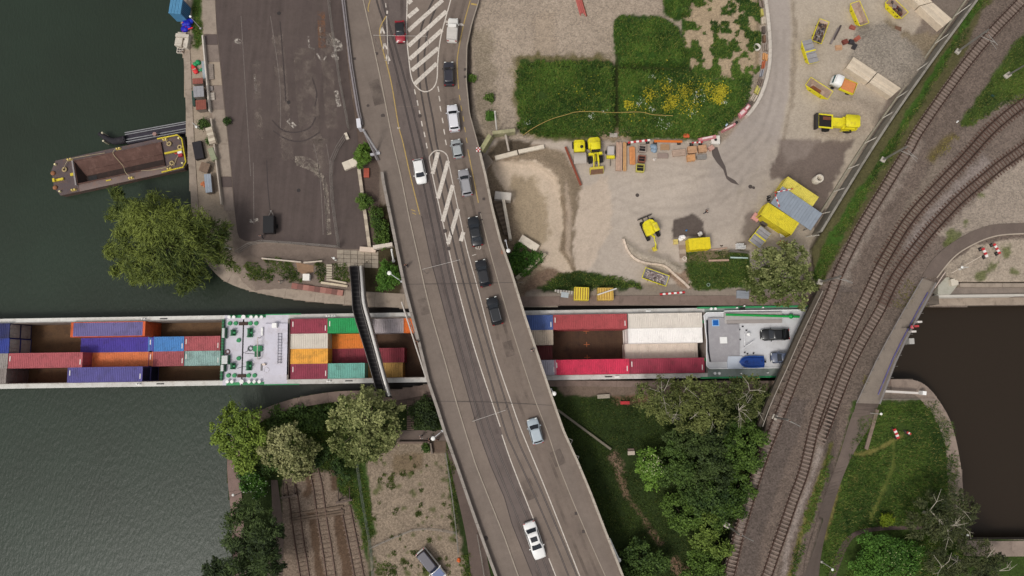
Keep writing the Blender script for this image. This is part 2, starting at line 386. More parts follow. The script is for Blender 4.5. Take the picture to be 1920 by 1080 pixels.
# south bank
SG = (44,56,26)
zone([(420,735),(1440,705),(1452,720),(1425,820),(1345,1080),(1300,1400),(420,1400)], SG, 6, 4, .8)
zone([(1030,712),(1460,712),(1430,740),(1200,744),(1060,742)], (112,96,84), 5, 3, .5)
zone([(1150,742),(1215,742),(1225,760),(1150,758)], (104,80,62), 8, 6, .7)
zone([(470,782),(560,744),(640,734),(800,722),(800,742),(650,748),(560,762),(490,790)], (122,108,96), 3, 1, .3)
zone([(740,735),(830,735),(840,760),(740,760)], (96,82,74), 5, 2, .3)
for pts, c, wd in [([(1150,850),(1160,890),(1178,930),(1205,970),(1225,1000),(1240,1020)], (122,98,80), 9), ([(1148,852),(1160,872),(1165,888)], (130,106,90), 16), ([(1258,1048),(1275,1068),(1290,1085)], (128,102,84), 22)]:
    pp = offs(smooth(pts), wd/2); qq = offs(smooth(pts), -wd/2)
    zone(pp+qq[::-1], c, 6, 6, .7)
zone([(685,870),(745,830),(800,822),(838,848),(862,1005),(880,1100),(880,1400),(700,1400),(695,1010)], (138,123,106), 6, 6, 1.0)   # fenced gravel plot
zone([(735,850),(800,845),(790,880),(740,890)], (110,94,72), 12, 10, .9, .8)
for k in range(46):
    a = _rs.uniform(700, 855); b = _rs.uniform(860, 1080); r = _rs.uniform(3, 7)
    zone([(a+r*math.cos(q*.9)*_rs.uniform(.5,1.2), b+r*math.sin(q*.9)*_rs.uniform(.5,1.2)) for q in range(7)], (74,82,40), 5, 5, .9, .75)
zone([(530,890),(640,880),(655,930),(690,1000),(700,1400),(520,1400),(525,1000)], (126,110,96), 6, 4, 1.0)     # sidings
for pts, wd in [([(585,960),(592,1020),(602,1090)], 16), ([(632,960),(643,1020),(655,1090)], 20), ([(575,880),(580,910),(572,935)], 16), ([(625,880),(630,920)], 16)]:
    pp = offs(smooth(pts), wd/2); qq = offs(smooth(pts), -wd/2)
    zone(pp+qq[::-1], (90,72,58), 6, 4, .8)
zone([(630,860),(660,860),(688,1010),(690,1060),(675,990),(650,930),(632,925)], (56,74,32), 6, 5, .9)
zone([(672,860),(684,860),(702,1000),(694,1010)], (60,80,34), 5, 5, .9)
zone([(836,842),(845,842),(858,1000),(852,1005)], (70,88,40), 5, 5, .9)
zone([(700,810),(840,810),(840,826),(700,826)], (92,80,72), 3, 0, .3)
zone([(806,828),(836,826),(838,848),(810,850)], (104,88,76), 3, 0, .3)
# south-east lawn
zone([(1600,752),(1760,748),(1790,800),(1800,900),(1815,1010),(2300,1020),(2300,1400),(1480,1400),(1520,1060)], (56,72,30), 5, 4, .85)
for pts, c, wd in [([(1578,840),(1610,852),(1650,840),(1690,815)], (120,112,62), 10), ([(1676,825),(1672,880),(1650,930),(1630,975)], (92,98,46), 9), ([(1575,880),(1560,960),(1545,1010)], (122,108,66), 7), ([(1625,850),(1615,880),(1600,900)], (104,100,52), 7)]:
    pp = offs(smooth(pts), wd/2); qq = offs(smooth(pts), -wd/2)
    zone(pp+qq[::-1], c, 8, 6, .8, .8)
zone([(1560,830),(1545,900),(1525,960),(1505,1010),(1485,1080),(1478,1080),(1500,1000),(1530,900)], (104,100,54), 6, 6, .9)

TA = [(1960,-48),(1912,6),(1865,55),(1827,100),(1800,135),(1775,170),(1747,210),(1717,255),(1705,278),(1680,318),(1657,356),(1635,392),(1612,431),(1592,470),(1572,512),(1560,545),(1540,592),(1520,640),(1497,690),(1477,740),(1457,790),(1435,845),(1417,897),(1402,947),(1387,997),(1372,1060),(1354,1140)]
TB = [(1960,170),(1915,197),(1880,224),(1850,252),(1810,297),(1777,331),(1747,363),(1717,396),(1692,430),(1670,467),(1650,502),(1632,540),(1612,582),(1592,624),(1575,666),(1557,710),(1542,752),(1527,797),(1508,880),(1487,938),(1470,988),(1455,1030),(1438,1080),(1415,1145)]
TC = [(1960,250),(1912,285),(1875,311),(1840,340),(1805,369),(1775,399),(1745,432),(1717,467),(1692,501),(1672,534),(1652,577),(1632,612),(1612,648),(1592,688),(1575,731),(1560,770),(1546,806),(1536,828)]
STAIN = [(TA, 4.2), (TB, 3.0), (TC, 3.0)]
STEP = 3.2
gu = np.arange(-90, 2011, STEP); gv = np.arange(-80, 1161, STEP)
UU, VV = np.meshgrid(gu, gv); nu, nv = len(gu), len(gv)
U1 = UU.ravel(); V1 = VV.ravel()
HH = height(U1, V1)
CC = np.tile(np.array(lin((120,108,98))), (len(U1), 1)); GR = np.full(len(U1), .5)
nz1 = (fbm(U1, V1, 22, 11)-.5)*2+ (vn(U1, V1, 6, 5)-.5)*.8
for poly, rgb, fe, nz, grain, st in Z:
    xs = [p[0] for p in poly]; ys = [p[1] for p in poly]; mg = fe+nz*2+4
    ix = np.where((U1 > min(xs)-mg) & (U1 < max(xs)+mg) & (V1 > min(ys)-mg) & (V1 < max(ys)+mg))[0]
    if len(ix) == 0: continue
    d = sdist(poly, U1[ix], V1[ix])+nz1[ix]*nz
    wgt = sstep(.5-d/max(fe, .1))*st
    CC[ix] = CC[ix]*(1-wgt[:, None])+np.array(lin(rgb))*wgt[:, None]; GR[ix] = GR[ix]*(1-wgt)+grain*wgt
SAND = [(1290,-60),(1425,-60),(1425,130),(1395,150),(1300,140),(1278,60)]
wgt = sstep((fbm(U1, V1, 17, 52)-.465)/.06)*(sdist(SAND, U1, V1) < 2); WEEDM = wgt
CC = CC*(1-wgt[:, None])+np.array(lin((54,78,32)))*wgt[:, None]; GR = np.maximum(GR, wgt*.9)
# rust-stained ballast along the rails
for pts, wd in STAIN:
    for off in (-8.3, 8.3):
        ln = offs(smooth(pts, 5), off); d = sdist(ln, U1, V1, False); wgt = sstep(1.15-d/wd)*.75
        CC = CC*(1-wgt[:, None])+np.array(lin((74,58,50)))*wgt[:, None]
# faint wheel tracks swinging through the yard
for pts in ([(1450,60),(1445,160),(1405,260),(1300,330),(1180,350),(1100,400)], [(1462,60),(1458,170),(1420,280),(1340,380),(1250,400),(1150,380)], [(1440,250),(1350,320),(1200,310),(1120,330)], [(1400,330),(1380,400),(1340,420)], [(1110,500),(1130,430),(1200,390),(1330,370),(1440,330)], [(1500,300),(1470,400),(1400,430)]):
    for off in (-8, 8):
        d = sdist(offs(smooth(pts, 5), off), U1, V1, False); wgt = sstep(1.1-d/5)*.10*(.5+nz1*.5)
        CC = CC*(1-np.clip(wgt, 0, 1)[:, None]*1.3)
mott = 1+(fbm(U1, V1, 70, 21)-.5)*.22+(fbm(U1, V1, 14, 31)-.5)*.16*(.4+GR)
CC = np.clip(CC*mott[:, None], 0, 1)
gx, gy, gz = Pn(U1, V1, HH)
wd_ = sdist(WATER, U1, V1)
ok = (wd_ > -3.5)
q = np.arange(nu*nv).reshape(nv, nu)
quads = np.stack([q[1:, :-1].ravel(), q[1:, 1:].ravel(), q[:-1, 1:].ravel(), q[:-1, :-1].ravel()], 1)
quads = quads[ok[quads].all(1)]
used = np.zeros(nu*nv, bool); used[quads.ravel()] = True
remap = np.cumsum(used)-1
gm = fast_mesh('ground', np.stack([gx, gy, gz], 1)[used], remap[quads])
ca = gm.color_attributes.new('Col', 'FLOAT_COLOR', 'POINT')
ca.data.foreach_set('color', np.concatenate([CC[used], GR[used][:, None]], 1).astype(np.float32).ravel())
gm.polygons.foreach_set('use_smooth', np.ones(len(gm.polygons), bool))
def ground_mat():
    m, t, b = _nodes('ground_soil')
    at = N(t, 'ShaderNodeAttribute', attribute_name='Col'); pos = N(t, 'ShaderNodeNewGeometry').outputs['Position']
    n1 = noise(t, 5.5, 3, pos, .75); n2 = noise(t, 1.1, 4, pos); 
    vo = N(t, 'ShaderNodeTexVoronoi', Scale=4.5); t.links.new(pos, vo.inputs['Vector'])
    sep = N(t, 'ShaderNodeSeparateColor'); t.links.new(vo.outputs['Color'], sep.inputs[0])
    k = math_(t, 'ADD', math_(t, 'MULTIPLY', math_(t, 'SUBTRACT', n1, .5), 1.05), math_(t, 'MULTIPLY', math_(t, 'SUBTRACT', sep.outputs[0], .5), .5))
    k = math_(t, 'MULTIPLY', k, at.outputs['Alpha'])
    k = math_(t, 'ADD', k, math_(t, 'MULTIPLY', math_(t, 'SUBTRACT', n2, .5), .28))
    k = math_(t, 'ADD', k, 1.0)
    cc = N(t, 'ShaderNodeCombineColor'); [t.links.new(k, cc.inputs[i]) for i in range(3)]
    c = mixc(t, 1.0, at.outputs['Color'], cc.outputs[0], 'MULTIPLY')
    t.links.new(c, b.inputs['Base Color']); b.inputs['Roughness'].default_value = .95; b.inputs['Specular IOR Level'].default_value = .15
    t.links.new(bump(t, math_(t, 'MULTIPLY', n1, at.outputs['Alpha']), .7, .12), b.inputs['Normal'])
    return m
gnd = link('ground', gm, ground_mat()); gnd['kind'] = 'structure'
# land beyond the picture
def W2(u, v): p = P(u, v, 0); return (p.x, p.y)
far = MAT((92,98,66), .95, .3, .05, .8, (118,108,94), .6, 0, world=True, spec=.1)
x0, yN = W2(338, -79); xr, yS = W2(2010, 1159); xq = W2(442, 1159)[0]; yc1 = W2(2010, 571)[1]; yc0 = W2(2010, 1014)[1]
for i, (a, b, c, d) in enumerate(((x0, 900, yN, 900), (xr, 900, yc1, yN), (xr, 900, yS, yc0), (xq, 900, -900, yS))):
    struct('ground', MB().box(a, b, c, d, -3.6, -.06), far)
# ---------------------------------------------------------------- water
def water_mat():
    m, t, b = _nodes('water_surface'); pos = N(t, 'ShaderNodeNewGeometry').outputs['Position']
    mp = N(t, 'ShaderNodeMapping'); mp.inputs['Scale'].default_value = (1.0, .4, 1); mp.inputs['Rotation'].default_value = (0, 0, R(-14)); t.links.new(pos, mp.inputs['Vector'])
    n1 = noise(t, 2.3, 3, mp.outputs[0], .6); n2 = noise(t, .035, 3, pos)
    sx = N(t, 'ShaderNodeSeparateXYZ'); t.links.new(pos, sx.inputs[0])
    silt = ramp(t, math_(t, 'ADD', sx.outputs[0], math_(t, 'MULTIPLY', n2, 14.0)), -42, -12)
    river = mixc(t, ramp(t, n2, .35, .65), lin((42,54,42)), lin((38,47,36)))
    t.links.new(mixc(t, silt, river, lin((45,36,27))), b.inputs['Base Color'])
    b.inputs['Roughness'].default_value = .34; b.inputs['IOR'].default_value = 1.33
    bp = N(t, 'ShaderNodeBump', Distance=.3); t.links.new(n1, bp.inputs['Height'])
    t.links.new(math_(t, 'MULTIPLY', math_(t, 'SUBTRACT', 1.12, silt), .2), bp.inputs['Strength'])
    t.links.new(bp.outputs[0], b.inputs['Normal']); return m
_o = P(456, 656, 0); _x = (P(1200, 644.3, 0)-_o).normalized(); _y = Vector((-_x.y, _x.x, 0))      # the vessels' hulls displace the water
_w = lambda a, b: tuple((_o+_x*a+_y*b+Vector((0, 0, WATER_Z)))[:3])
_wx0, _wx1 = -75.9, (P(1600, 637, 0)-_o).dot(_x)-.1
struct('water', MB().add([_w(-900,-900), _w(900,-900), _w(900,900), _w(-900,900), _w(_wx0,-5.6), _w(_wx1,-5.6), _w(_wx1,5.6), _w(_wx0,5.6)], [(0,1,5,4),(1,2,6,5),(2,3,7,6),(3,0,4,7)]), water_mat())
# ---------------------------------------------------------------- quay walls with coping slabs
CONC = MAT((156,141,126), .85, .2, .5, 6, (110,98,86), .6, .2)
CONC_D = MAT((122,104,94), .85, .2, .5, 6, (92,80,70), .6, .2)
WALLM = MAT((98,88,78), .9, .25, .6, 5, (60,56,46), .7, .3)
def quay(pts, width, zt=.10, mat=CONC, step=5.0, side=-1, wall=True):
    q3 = smooth([(*P(u, v, 0)[:2],) for u, v in pts], 6)
    inner = offs(q3, side*width)
    root = MB()
    for (a, b), (c, d) in zip(zip(q3[:-1], q3[1:]), zip(inner[:-1], inner[1:])):
        c2 = ((a[0]+(c[0]-a[0])*.35), (a[1]+(c[1]-a[1])*.35)); d2 = (b[0]+(d[0]-b[0])*.35, b[1]+(d[1]-b[1])*.35)
        root.prism([a, b, d2, c2], -4.2, zt-.12)
    o = struct('quay_wall', root, WALLM)
    dists = [0]
    for a, b in zip(q3[:-1], q3[1:]): dists.append(dists[-1]+math.dist(a, b))
    def pt(poly, s):
        s = min(max(s, 0), dists[-1]-1e-6)
        for k in range(len(dists)-1):
            if dists[k] <= s <= dists[k+1]:
                t = (s-dists[k])/(dists[k+1]-dists[k]); return tuple(poly[k][a]+(poly[k+1][a]-poly[k][a])*t for a in (0, 1))
    s = 0; fwd = offs(q3, -side*.06)
    while s < dists[-1]-.3:
        e = min(s+step, dists[-1]); ss = [s+.015+(e-s-.03)*k/4 for k in range(5)]
        ring = [pt(fwd, x) for x in ss]+[pt(inner, x) for x in reversed(ss)]
        m2 = MB().prism(ring, zt-.35, zt+random.Random(int(s*7)).uniform(-.015, .02)); m2.build('coping_slab', mat, o)
        s = e
    return o
NB = NBANK
quay([(338,-85),(340,0),(346,120),(352,260),(359,370),(366,440),(388,492)], 1.1, side=1)
quay([(388,492),(418,524),(470,545),(560,562),(660,571),(770,577),(880,577)], 2.3, mat=CONC, side=1)
quay([(880,575),(985,573),(1240,571),(1500,572),(1560,572)], 1.5, mat=CONC_D, side=1)
quay([(1640,573),(1745,573),(1900,571),(2012,570)], 1.4, side=1)
quay([(2012,1014),(1818,1014),(1809,1000),(1801,880),(1783,795),(1757,748),(1736,724),(1712,713),(1670,712)], 2.3, side=1, mat=MAT((140,124,112), .85, .2, .5, 6, (104,90,80), .6, .2))
quay([(1670,712),(1450,715),(1240,716),(1060,714),(900,718)], .9, mat=CONC_D, side=1)
quay([(900,718),(800,722),(735,733),(640,734),(560,746),(505,763),(472,780),(440,805)], 1.6, mat=CONC_D, side=1)
quay([(440,805),(428,850),(428,900),(433,950),(440,1080),(443,1158)], 1.9, mat=MAT((128,106,98), .85, .2, .5, 6, (96,80,72), .6, .2), side=1)
# ================================================================= flat sheets on the ground
def sheet(name, poly, mat, dz=.02, z=None, parent=None, sub=14):
    pts = []
    n = len(poly)
    for k in range(n):
        a, b = poly[k], poly[(k+1) % n]; m = max(1, int(math.dist(a, b)/sub))
        pts += [(a[0]+(b[0]-a[0])*i/m, a[1]+(b[1]-a[1])*i/m) for i in range(m)]
    vs = [P(u, v, (zg(u, v) if z is None else z)+dz) for u, v in pts]
    m = MB().add(vs, [tuple(range(len(vs)))[::-1]])
    return struct(name, m, mat, parent)
def ribbon(name, A, B, zf, mat, parent=None, n=60, thick=0.0, kind=None):
    """strip between two pixel polylines that run side by side"""
    def par(poly):
        d = [0]
        for a, b in zip(poly[:-1], poly[1:]): d.append(d[-1]+math.dist(a, b))
        def f(t):
            s = t*d[-1]
            for k in range(len(d)-1):
                if s <= d[k+1] or k == len(d)-2:
                    q = (s-d[k])/max(d[k+1]-d[k], 1e-9); return tuple(poly[k][i]+(poly[k+1][i]-poly[k][i])*q for i in (0, 1))
        return f
    fa, fb = par(A), par(B); m = MB(); ra = []; rb = []
    for i in range(n+1):
        a = fa(i/n); b = fb(i/n); ra.append(P(a[0], a[1], zf(*a))); rb.append(P(b[0], b[1], zf(*b)))
    vs = ra+rb; N1 = n+1
    fs = [(i, N1+i, N1+i+1, i+1) for i in range(n)]
    p = ra[0]; e = (ra[1]-p).cross(rb[0]-p)
    if e.z > 0: fs = [f[::-1] for f in fs]; 
    fs = [f[::-1] for f in fs] if Vector((vs[fs[0][1]]-vs[fs[0][0]])).cross(vs[fs[0][2]]-vs[fs[0][0]]).z < 0 else fs
    if thick:
        lo = [q-Vector((0, 0, thick)) for q in vs]; k = len(vs); vs = vs+lo
        fs = fs+[(i, i+1, k+i+1, k+i) for i in range(n)]+[(N1+i+1, N1+i, k+N1+i, k+N1+i+1) for i in range(n)]+[(0, k, k+N1, N1), (n, N1+n, k+N1+n, k+n)]+[(k+i, k+i+1, k+N1+i+1, k+N1+i) for i in range(n)]
    m.add(vs, fs); o = m.build(name, mat, parent)
    if kind: o['kind'] = kind
    return o
def wline(name, pts, w, zf, mat, parent=None, thick=0.0, sm=True, kind=None):    # w in pixels
    p = smooth(pts, 5) if sm and len(pts) > 2 else list(pts)
    return ribbon(name, offs(p, w/2), offs(p, -w/2), zf, mat, parent, max(2, 3*len(p)//2 if len(p) > 2 else 2), thick, kind)
def asphalt(name, rgb, streak=None, rot=0.0, patch=None, spots=.5):
    m, t, b = _nodes(name); pos = N(t, 'ShaderNodeNewGeometry').outputs['Position']
    n1 = noise(t, 7.0, 3, pos, .7); n2 = noise(t, .35, 5, pos); n4 = noise(t, 1.6, 4, pos)
    k = math_(t, 'ADD', math_(t, 'MULTIPLY', math_(t, 'SUBTRACT', n1, .5), .45), math_(t, 'MULTIPLY', math_(t, 'SUBTRACT', n2, .5), .5))
    k = math_(t, 'ADD', k, math_(t, 'MULTIPLY', math_(t, 'SUBTRACT', n4, .5), .3))
    if streak:
        mp = N(t, 'ShaderNodeMapping'); mp.inputs['Rotation'].default_value = (0, 0, rot); t.links.new(pos, mp.inputs['Vector'])
        mp2 = N(t, 'ShaderNodeMapping'); mp2.inputs['Scale'].default_value = (1, .04, 1); t.links.new(mp.outputs[0], mp2.inputs['Vector'])
        n3 = noise(t, .9, 4, mp2.outputs[0], .6)
        k = math_(t, 'ADD', k, math_(t, 'MULTIPLY', math_(t, 'SUBTRACT', n3, .5), streak))
    k = math_(t, 'ADD', k, 1.0)
    cc = N(t, 'ShaderNodeCombineColor'); [t.links.new(k, cc.inputs[i]) for i in range(3)]
    c = mixc(t, 1.0, lin(rgb), cc.outputs[0], 'MULTIPLY')
    if patch:
        n5 = noise(t, .16, 6, pos, .7); c = mixc(t, math_(t, 'MULTIPLY', ramp(t, n5, .45, .75), spots), c, lin(patch))
    t.links.new(c, b.inputs['Base Color']); b.inputs['Roughness'].default_value = .85; b.inputs['Specular IOR Level'].default_value = .25
    t.links.new(bump(t, n1, .25, .02), b.inputs['Normal']); return m
LOT = asphalt('lot_asphalt', (84,73,69), .8, R(3), (102,90,83), .35)
PATHM = asphalt('path_asphalt', (106,93,85), .3, R(25), (96,84,77), .5)
sheet('parking_lot', LOTP, LOT, .05)
def decal(rgb, amt, sc):                   # dusty film: part of the asphalt shows through
    m, t, b = _nodes('dust_film'); pos = N(t, 'ShaderNodeNewGeometry').outputs['Position']; n = noise(t, sc, 5, pos, .7)
    b.inputs['Base Color'].default_value = (*lin(rgb), 1); b.inputs['Roughness'].default_value = .95; b.inputs['Specular IOR Level'].default_value = .1
    t.links.new(math_(t, 'MULTIPLY', ramp(t, n, .42, .66), amt), b.inputs['Alpha']); return m
PALE = decal((168,156,142), .75, 1.1); HAZY = decal((134,121,112), .6, .5); RUSTY = decal((150,104,72), .5, 1.2); SCUFF = decal((206,196,184), .9, 2.2)
LOTO = bpy.data.objects['parking_lot']
zlot = lambda u, v: zg(u, v)+.062
for pts, w_ in [([(556,306),(580,314),(600,328),(610,350),(614,400),(617,440)], 9), ([(553,300),(575,302),(598,318)], 14), ([(648,60),(652,90)], 2), ([(600,50),(602,72)], 4), ([(620,62),(628,85)], 7), ([(648,255),(651,262)], 5)]:
    wline('dust_patch', pts, w_, zlot, PALE, LOTO)
for pts, w_, mt in [([(570,90),(575,180),(585,270)], 40, HAZY), ([(520,60),(528,160),(540,300)], 22, HAZY), ([(610,60),(616,150),(622,240)], 22, HAZY), ([(480,120),(486,260)], 14, HAZY), ([(600,260),(604,330)], 30, HAZY), ([(602,20),(604,90)], 14, RUSTY), ([(612,75),(632,82),(634,96)], 16, SCUFF), ([(578,68),(580,88),(590,92)], 3, SCUFF), ([(594,100),(604,114),(612,104)], 3, SCUFF), ([(440,75),(452,80)], 9, SCUFF), ([(622,100),(634,112)], 9, SCUFF), ([(540,225),(553,238)], 8, SCUFF), ([(468,415),(484,412)], 6, SCUFF), ([(630,170),(636,200)], 8, SCUFF), ([(478,140),(480,175)], 4, SCUFF)]:
    wline('dust_patch', pts, w_, lambda u, v: zg(u, v)+.057, mt, LOTO)
LINEW = MAT((108,98,92), .8, .3, 2, 8, (90,80,76), .8, 0)
for pts in ([(608,330),(613,440)], [(588,270),(600,330),(606,440)], [(612,270),(622,330)], [(475,305),(476,420)], [(507,30),(524,150),(526,240)], [(452,30),(470,330)]):
    wline('worn_line', pts, 1.6, zlot, LINEW, LOTO)
TYRE = MAT((66,57,55), .8, .2, 1, 8, None, 0, 0)
for pts in ([(510,225),(530,244),(555,248),(580,240),(592,220)], [(512,245),(540,262),(570,264),(600,248)], [(585,145),(594,175),(590,200)], [(525,40),(530,100),(536,190)], [(500,300),(503,360),(512,440)]):
    wline('tyre_mark', pts, 2.2, zlot, TYRE, LOTO)
DRAIN = MAT((52,46,44), .7, .2, 3, 9, None, 0, .3)
for u, v in ((523,25),(541,192),(560,357)):
    m = MB(); c = P(u, v, zg(u, v)+.06); m.cyl(c, c+Vector((0,0,.02)), .33, n=12); m.build('drain_cover', DRAIN, LOTO)
# concrete apron bays along the quay
CB = [MAT((150,136,122), .85, .2, .6, 6, (120,106,94), .5, .15), MAT((164,148,130), .85, .2, .6, 6, (140,122,106), .5, .15), MAT((132,118,108), .85, .2, .6, 6, (104,92,84), .5, .15), MAT((92,80,76), .9, .2, .6, 6, None, 0, .15)]
apron = thing('quay_apron', 'strip of pale concrete bays between the parking lot and the quay wall', 'pavement', G(405, 200, 0)); apron['kind'] = 'structure'; del apron['category']; del apron['label']
AE = [(401,-78),(406,50),(412,107),(422,207),(429,270),(434,320),(440,395)]; AI = [(377,-78),(381,50),(386,107),(397,207),(404,270),(413,320),(420,395)]
bays = [(-78,0,0),(0,64,0),(64,84,3),(84,116,2),(116,160,1),(160,205,2),(205,270,0),(270,331,0),(331,351,3),(351,395,2)]
for a, b, k in bays:
    o = ribbon('concrete_bay', [(at_v(AI, a+.4), a+.4), (at_v(AI, b-.4), b-.4)], [(at_v(AE, a+.4)-1, a+.4), (at_v(AE, b-.4)-1, b-.4)], lambda u, v: zg(u, v)+.06, CB[k], None, 3, .1)
    o.parent = apron; o.matrix_parent_inverse = Matrix.Translation(-apron.location)
# paths
def path(A, B, mat, dz=.10, n=50): return ribbon('path', smooth(A, 4), smooth(B, 4), lambda u, v: zg(u, v)+dz, mat, None, n, 0, 'structure')
path([(1606,755),(1590,800),(1575,850),(1550,920),(1530,980),(1512,1040),(1502,1100)], [(1648,757),(1634,795),(1606,840),(1582,890),(1556,970),(1540,1040),(1534,1100)], PATHM)
PN = [(1757,520),(1790,480),(1830,455),(1870,441),(1920,437),(2010,436)]; PS = [(1728,520),(1750,485),(1790,452),(1840,427),(1890,419),(2010,418)]
path(PS, PN, PATHM)
K2 = MAT((170,156,140), .85, .2, 1, 6, None, 0, .1)
o = wline('kerb', [(1757,521),(1790,481),(1830,456),(1870,442),(1920,438),(2005,437)], 2.2, lambda u, v: zg(u, v)+.16, K2, thick=.2); o['kind'] = 'structure'
path([(1560,1100),(1575,1060),(1592,1020),(1610,1003),(1650,995),(1700,993),(1740,994),(1790,1000)], [(1546,1100),(1562,1055),(1582,1014),(1606,996),(1640,988),(1690,986),(1740,986),(1790,988)], asphalt('shade_path', (84,70,66), .2), .08)
path([(700,808),(770,807),(838,806)], [(700,825),(770,826),(840,826)], PATHM, .05)
path([(838,842),(850,900),(862,950),(876,1020),(885,1100)], [(856,842),(880,920),(905,1000),(914,1050),(924,1100)], asphalt('side_path', (98,84,77), .2, R(15)), .06)
path([(508,900),(510,960),(505,1020),(500,1100)], [(520,900),(528,960),(532,1010),(528,1100)], asphalt('siding_path', (100,86,78), .2), .06)
# ================================================================= ROAD BRIDGE
LE = [(636,-78),(636,0),(652,125),(665,205),(672,230),(690,290),(711,291),(716,342),(730,410),(739,455),(755,535),(767,582),(782,640),(800,715),(817,765),(831,810),(855,877),(880,950),(905,1020),(927,1080),(958,1159)]
LEs = [(636,-78),(640,0),(655,125),(668,205),(676,240),(700,290),(713,320),(716,342),(730,410),(739,455),(755,535),(767,582),(782,640),(800,715),(817,765),(831,810),(855,877),(880,950),(905,1020),(927,1080),(958,1159)]
RE = [(912,-78),(900,0),(886,45),(877,87),(876,150),(882,212),(897,267),(902,285),(912,327),(925,390),(940,450),(960,507),(970,540),(987,595),(1007,655),(1022,700),(1037,745),(1059,808),(1085,865),(1110,925),(1135,990),(1170,1080),(1203,1159)]
K1 = [(668,-78),(681,0),(695,62),(715,155),(737,268),(752,332),(767,407),(784,482),(796,538),(812,602),(835,680),(855,752),(872,808),(892,872),(917,935),(945,1005),(970,1075),(1001,1159)]
K2L = [(714,-78),(712,0),(727,107),(747,235),(770,332),(792,410),(810,495),(822,538),(842,615),(865,695),(897,808),(920,872),(947,935),(960,982),(999,1080),(1030,1159)]
KR = [(903,-78),(882,0),(869,47),(860,92),(857,120),(860,167),(873,265),(897,380),(902,405),(917,465),(937,538),(960,617),(980,680),(1002,747),(1026,808),(1047,872),(1075,942),(1107,1017),(1135,1080),(1168,1159)]
WL = [(764,-78),(764,0),(762,62),(770,130),(790,230),(806,302),(822,380),(840,460),(858,538),(890,655),(940,808),(960,870),(1001,975),(1042,1080),(1072,1159)]
WR = [(860,-78),(845,0),(827,67),(821,112),(821,160),(832,246),(840,300),(875,465),(895,538),(927,660),(960,758),(978,808),(1022,915),(1085,1075),(1118,1159)]
zr = lambda d: (lambda u, v: zroad(v)+d)
ROADC = asphalt('road_asphalt', (122,109,99), .35, R(-18), (112,99,91), .5)
TRAMC = asphalt('tram_asphalt', (102,91,86), .35, R(-18), (110,98,92), .5)
WALKC = asphalt('walk_asphalt', (118,106,97), .25, R(-18), (126,114,104), .5)
LANEC = asphalt('lane_asphalt', (118,105,95), .45, R(-16), (108,95,88), .5)
rb = thing('road_bridge', 'curved asphalt road bridge with tram rails crossing above the container ship', 'bridge')
def deck_mesh(v0, v1, drop, n):
    m = MB(); A = []; B = []
    for i in range(n+1):
        v = v0+(v1-v0)*i/n
        A.append(P(at_v(LEs, v)+1.5, v, zroad(v)-.02)); B.append(P(at_v(RE, v)-1, v, zroad(v)-.02))
    dr = [drop(v0+(v1-v0)*i/n) for i in range(n+1)]
    rings = [[a, b, Vector((b.x, b.y, d)), Vector((a.x, a.y, d))] for a, b, d in zip(A, B, dr)]
    return m.loft(rings, True, True, False)
UNDER = MAT((112,102,94), .9, .2, .6, 5, (80,72,64), .5, .2)
deck_mesh(-78, 296, lambda v: -.4, 40).build('embankment', UNDER, rb)
deck_mesh(296.5, 1159, lambda v: zroad(v)-1.1, 90).build('deck', UNDER, rb)
def strip2(name, A, B, d, mat, v0=-78, v1=1159, n=110, thick=0.0, da=0, db=0, parent=rb):
    pa = [(at_v(A, v0+(v1-v0)*i/n)+da, v0+(v1-v0)*i/n) for i in range(n+1)]; pb = [(at_v(B, v0+(v1-v0)*i/n)+db, v0+(v1-v0)*i/n) for i in range(n+1)]
    return ribbon(name, pa, pb, zr(d), mat, parent, n, thick)
strip2('roadway', K1, KR, .004, ROADC)
strip2('lane', WR, KR, .012, LANEC, da=1)
strip2('tram_bed', K2L, WL, .012, TRAMC, v0=200)
strip2('lane', K2L, WL, .012, TRAMC, v1=199.5, n=30)
strip2('sidewalk', LEs, K1, .09, WALKC, da=2, thick=.1)
strip2('sidewalk', KR, RE, .09, WALKC, v0=400, db=-2, thick=.1, n=80)
strip2('sidewalk', KR, RE, .012, WALKC, v1=399.5, db=-2, n=50)
KERB = MAT((158,146,132), .8, .15, 1, 6, (128,116,104), .5, .1)
KERBD = MAT((70,62,58), .8, .15, 1, 6, None, 0, .1)
strip2('kerb', K1, K1, .11, KERB, da=-1.0, db=1.0, thick=.11)
strip2('kerb', KR, KR, .11, KERB, v0=400, da=-1.0, db=.8, thick=.11)
strip2('kerb', RE, RE, .10, KERB, v1=284, da=-3.0, db=-1.0, thick=.2, n=40)
strip2('channel', K2L, K2L, .016, KERBD, v0=405, da=-1.1, db=.6)
PARA = MAT((150,141,132), .7, .2, .8, 6, (110,100,90), .6, .15)
PARAD = MAT((104,96,92), .7, .2, .8, 6, (80,72,66), .6, .15)
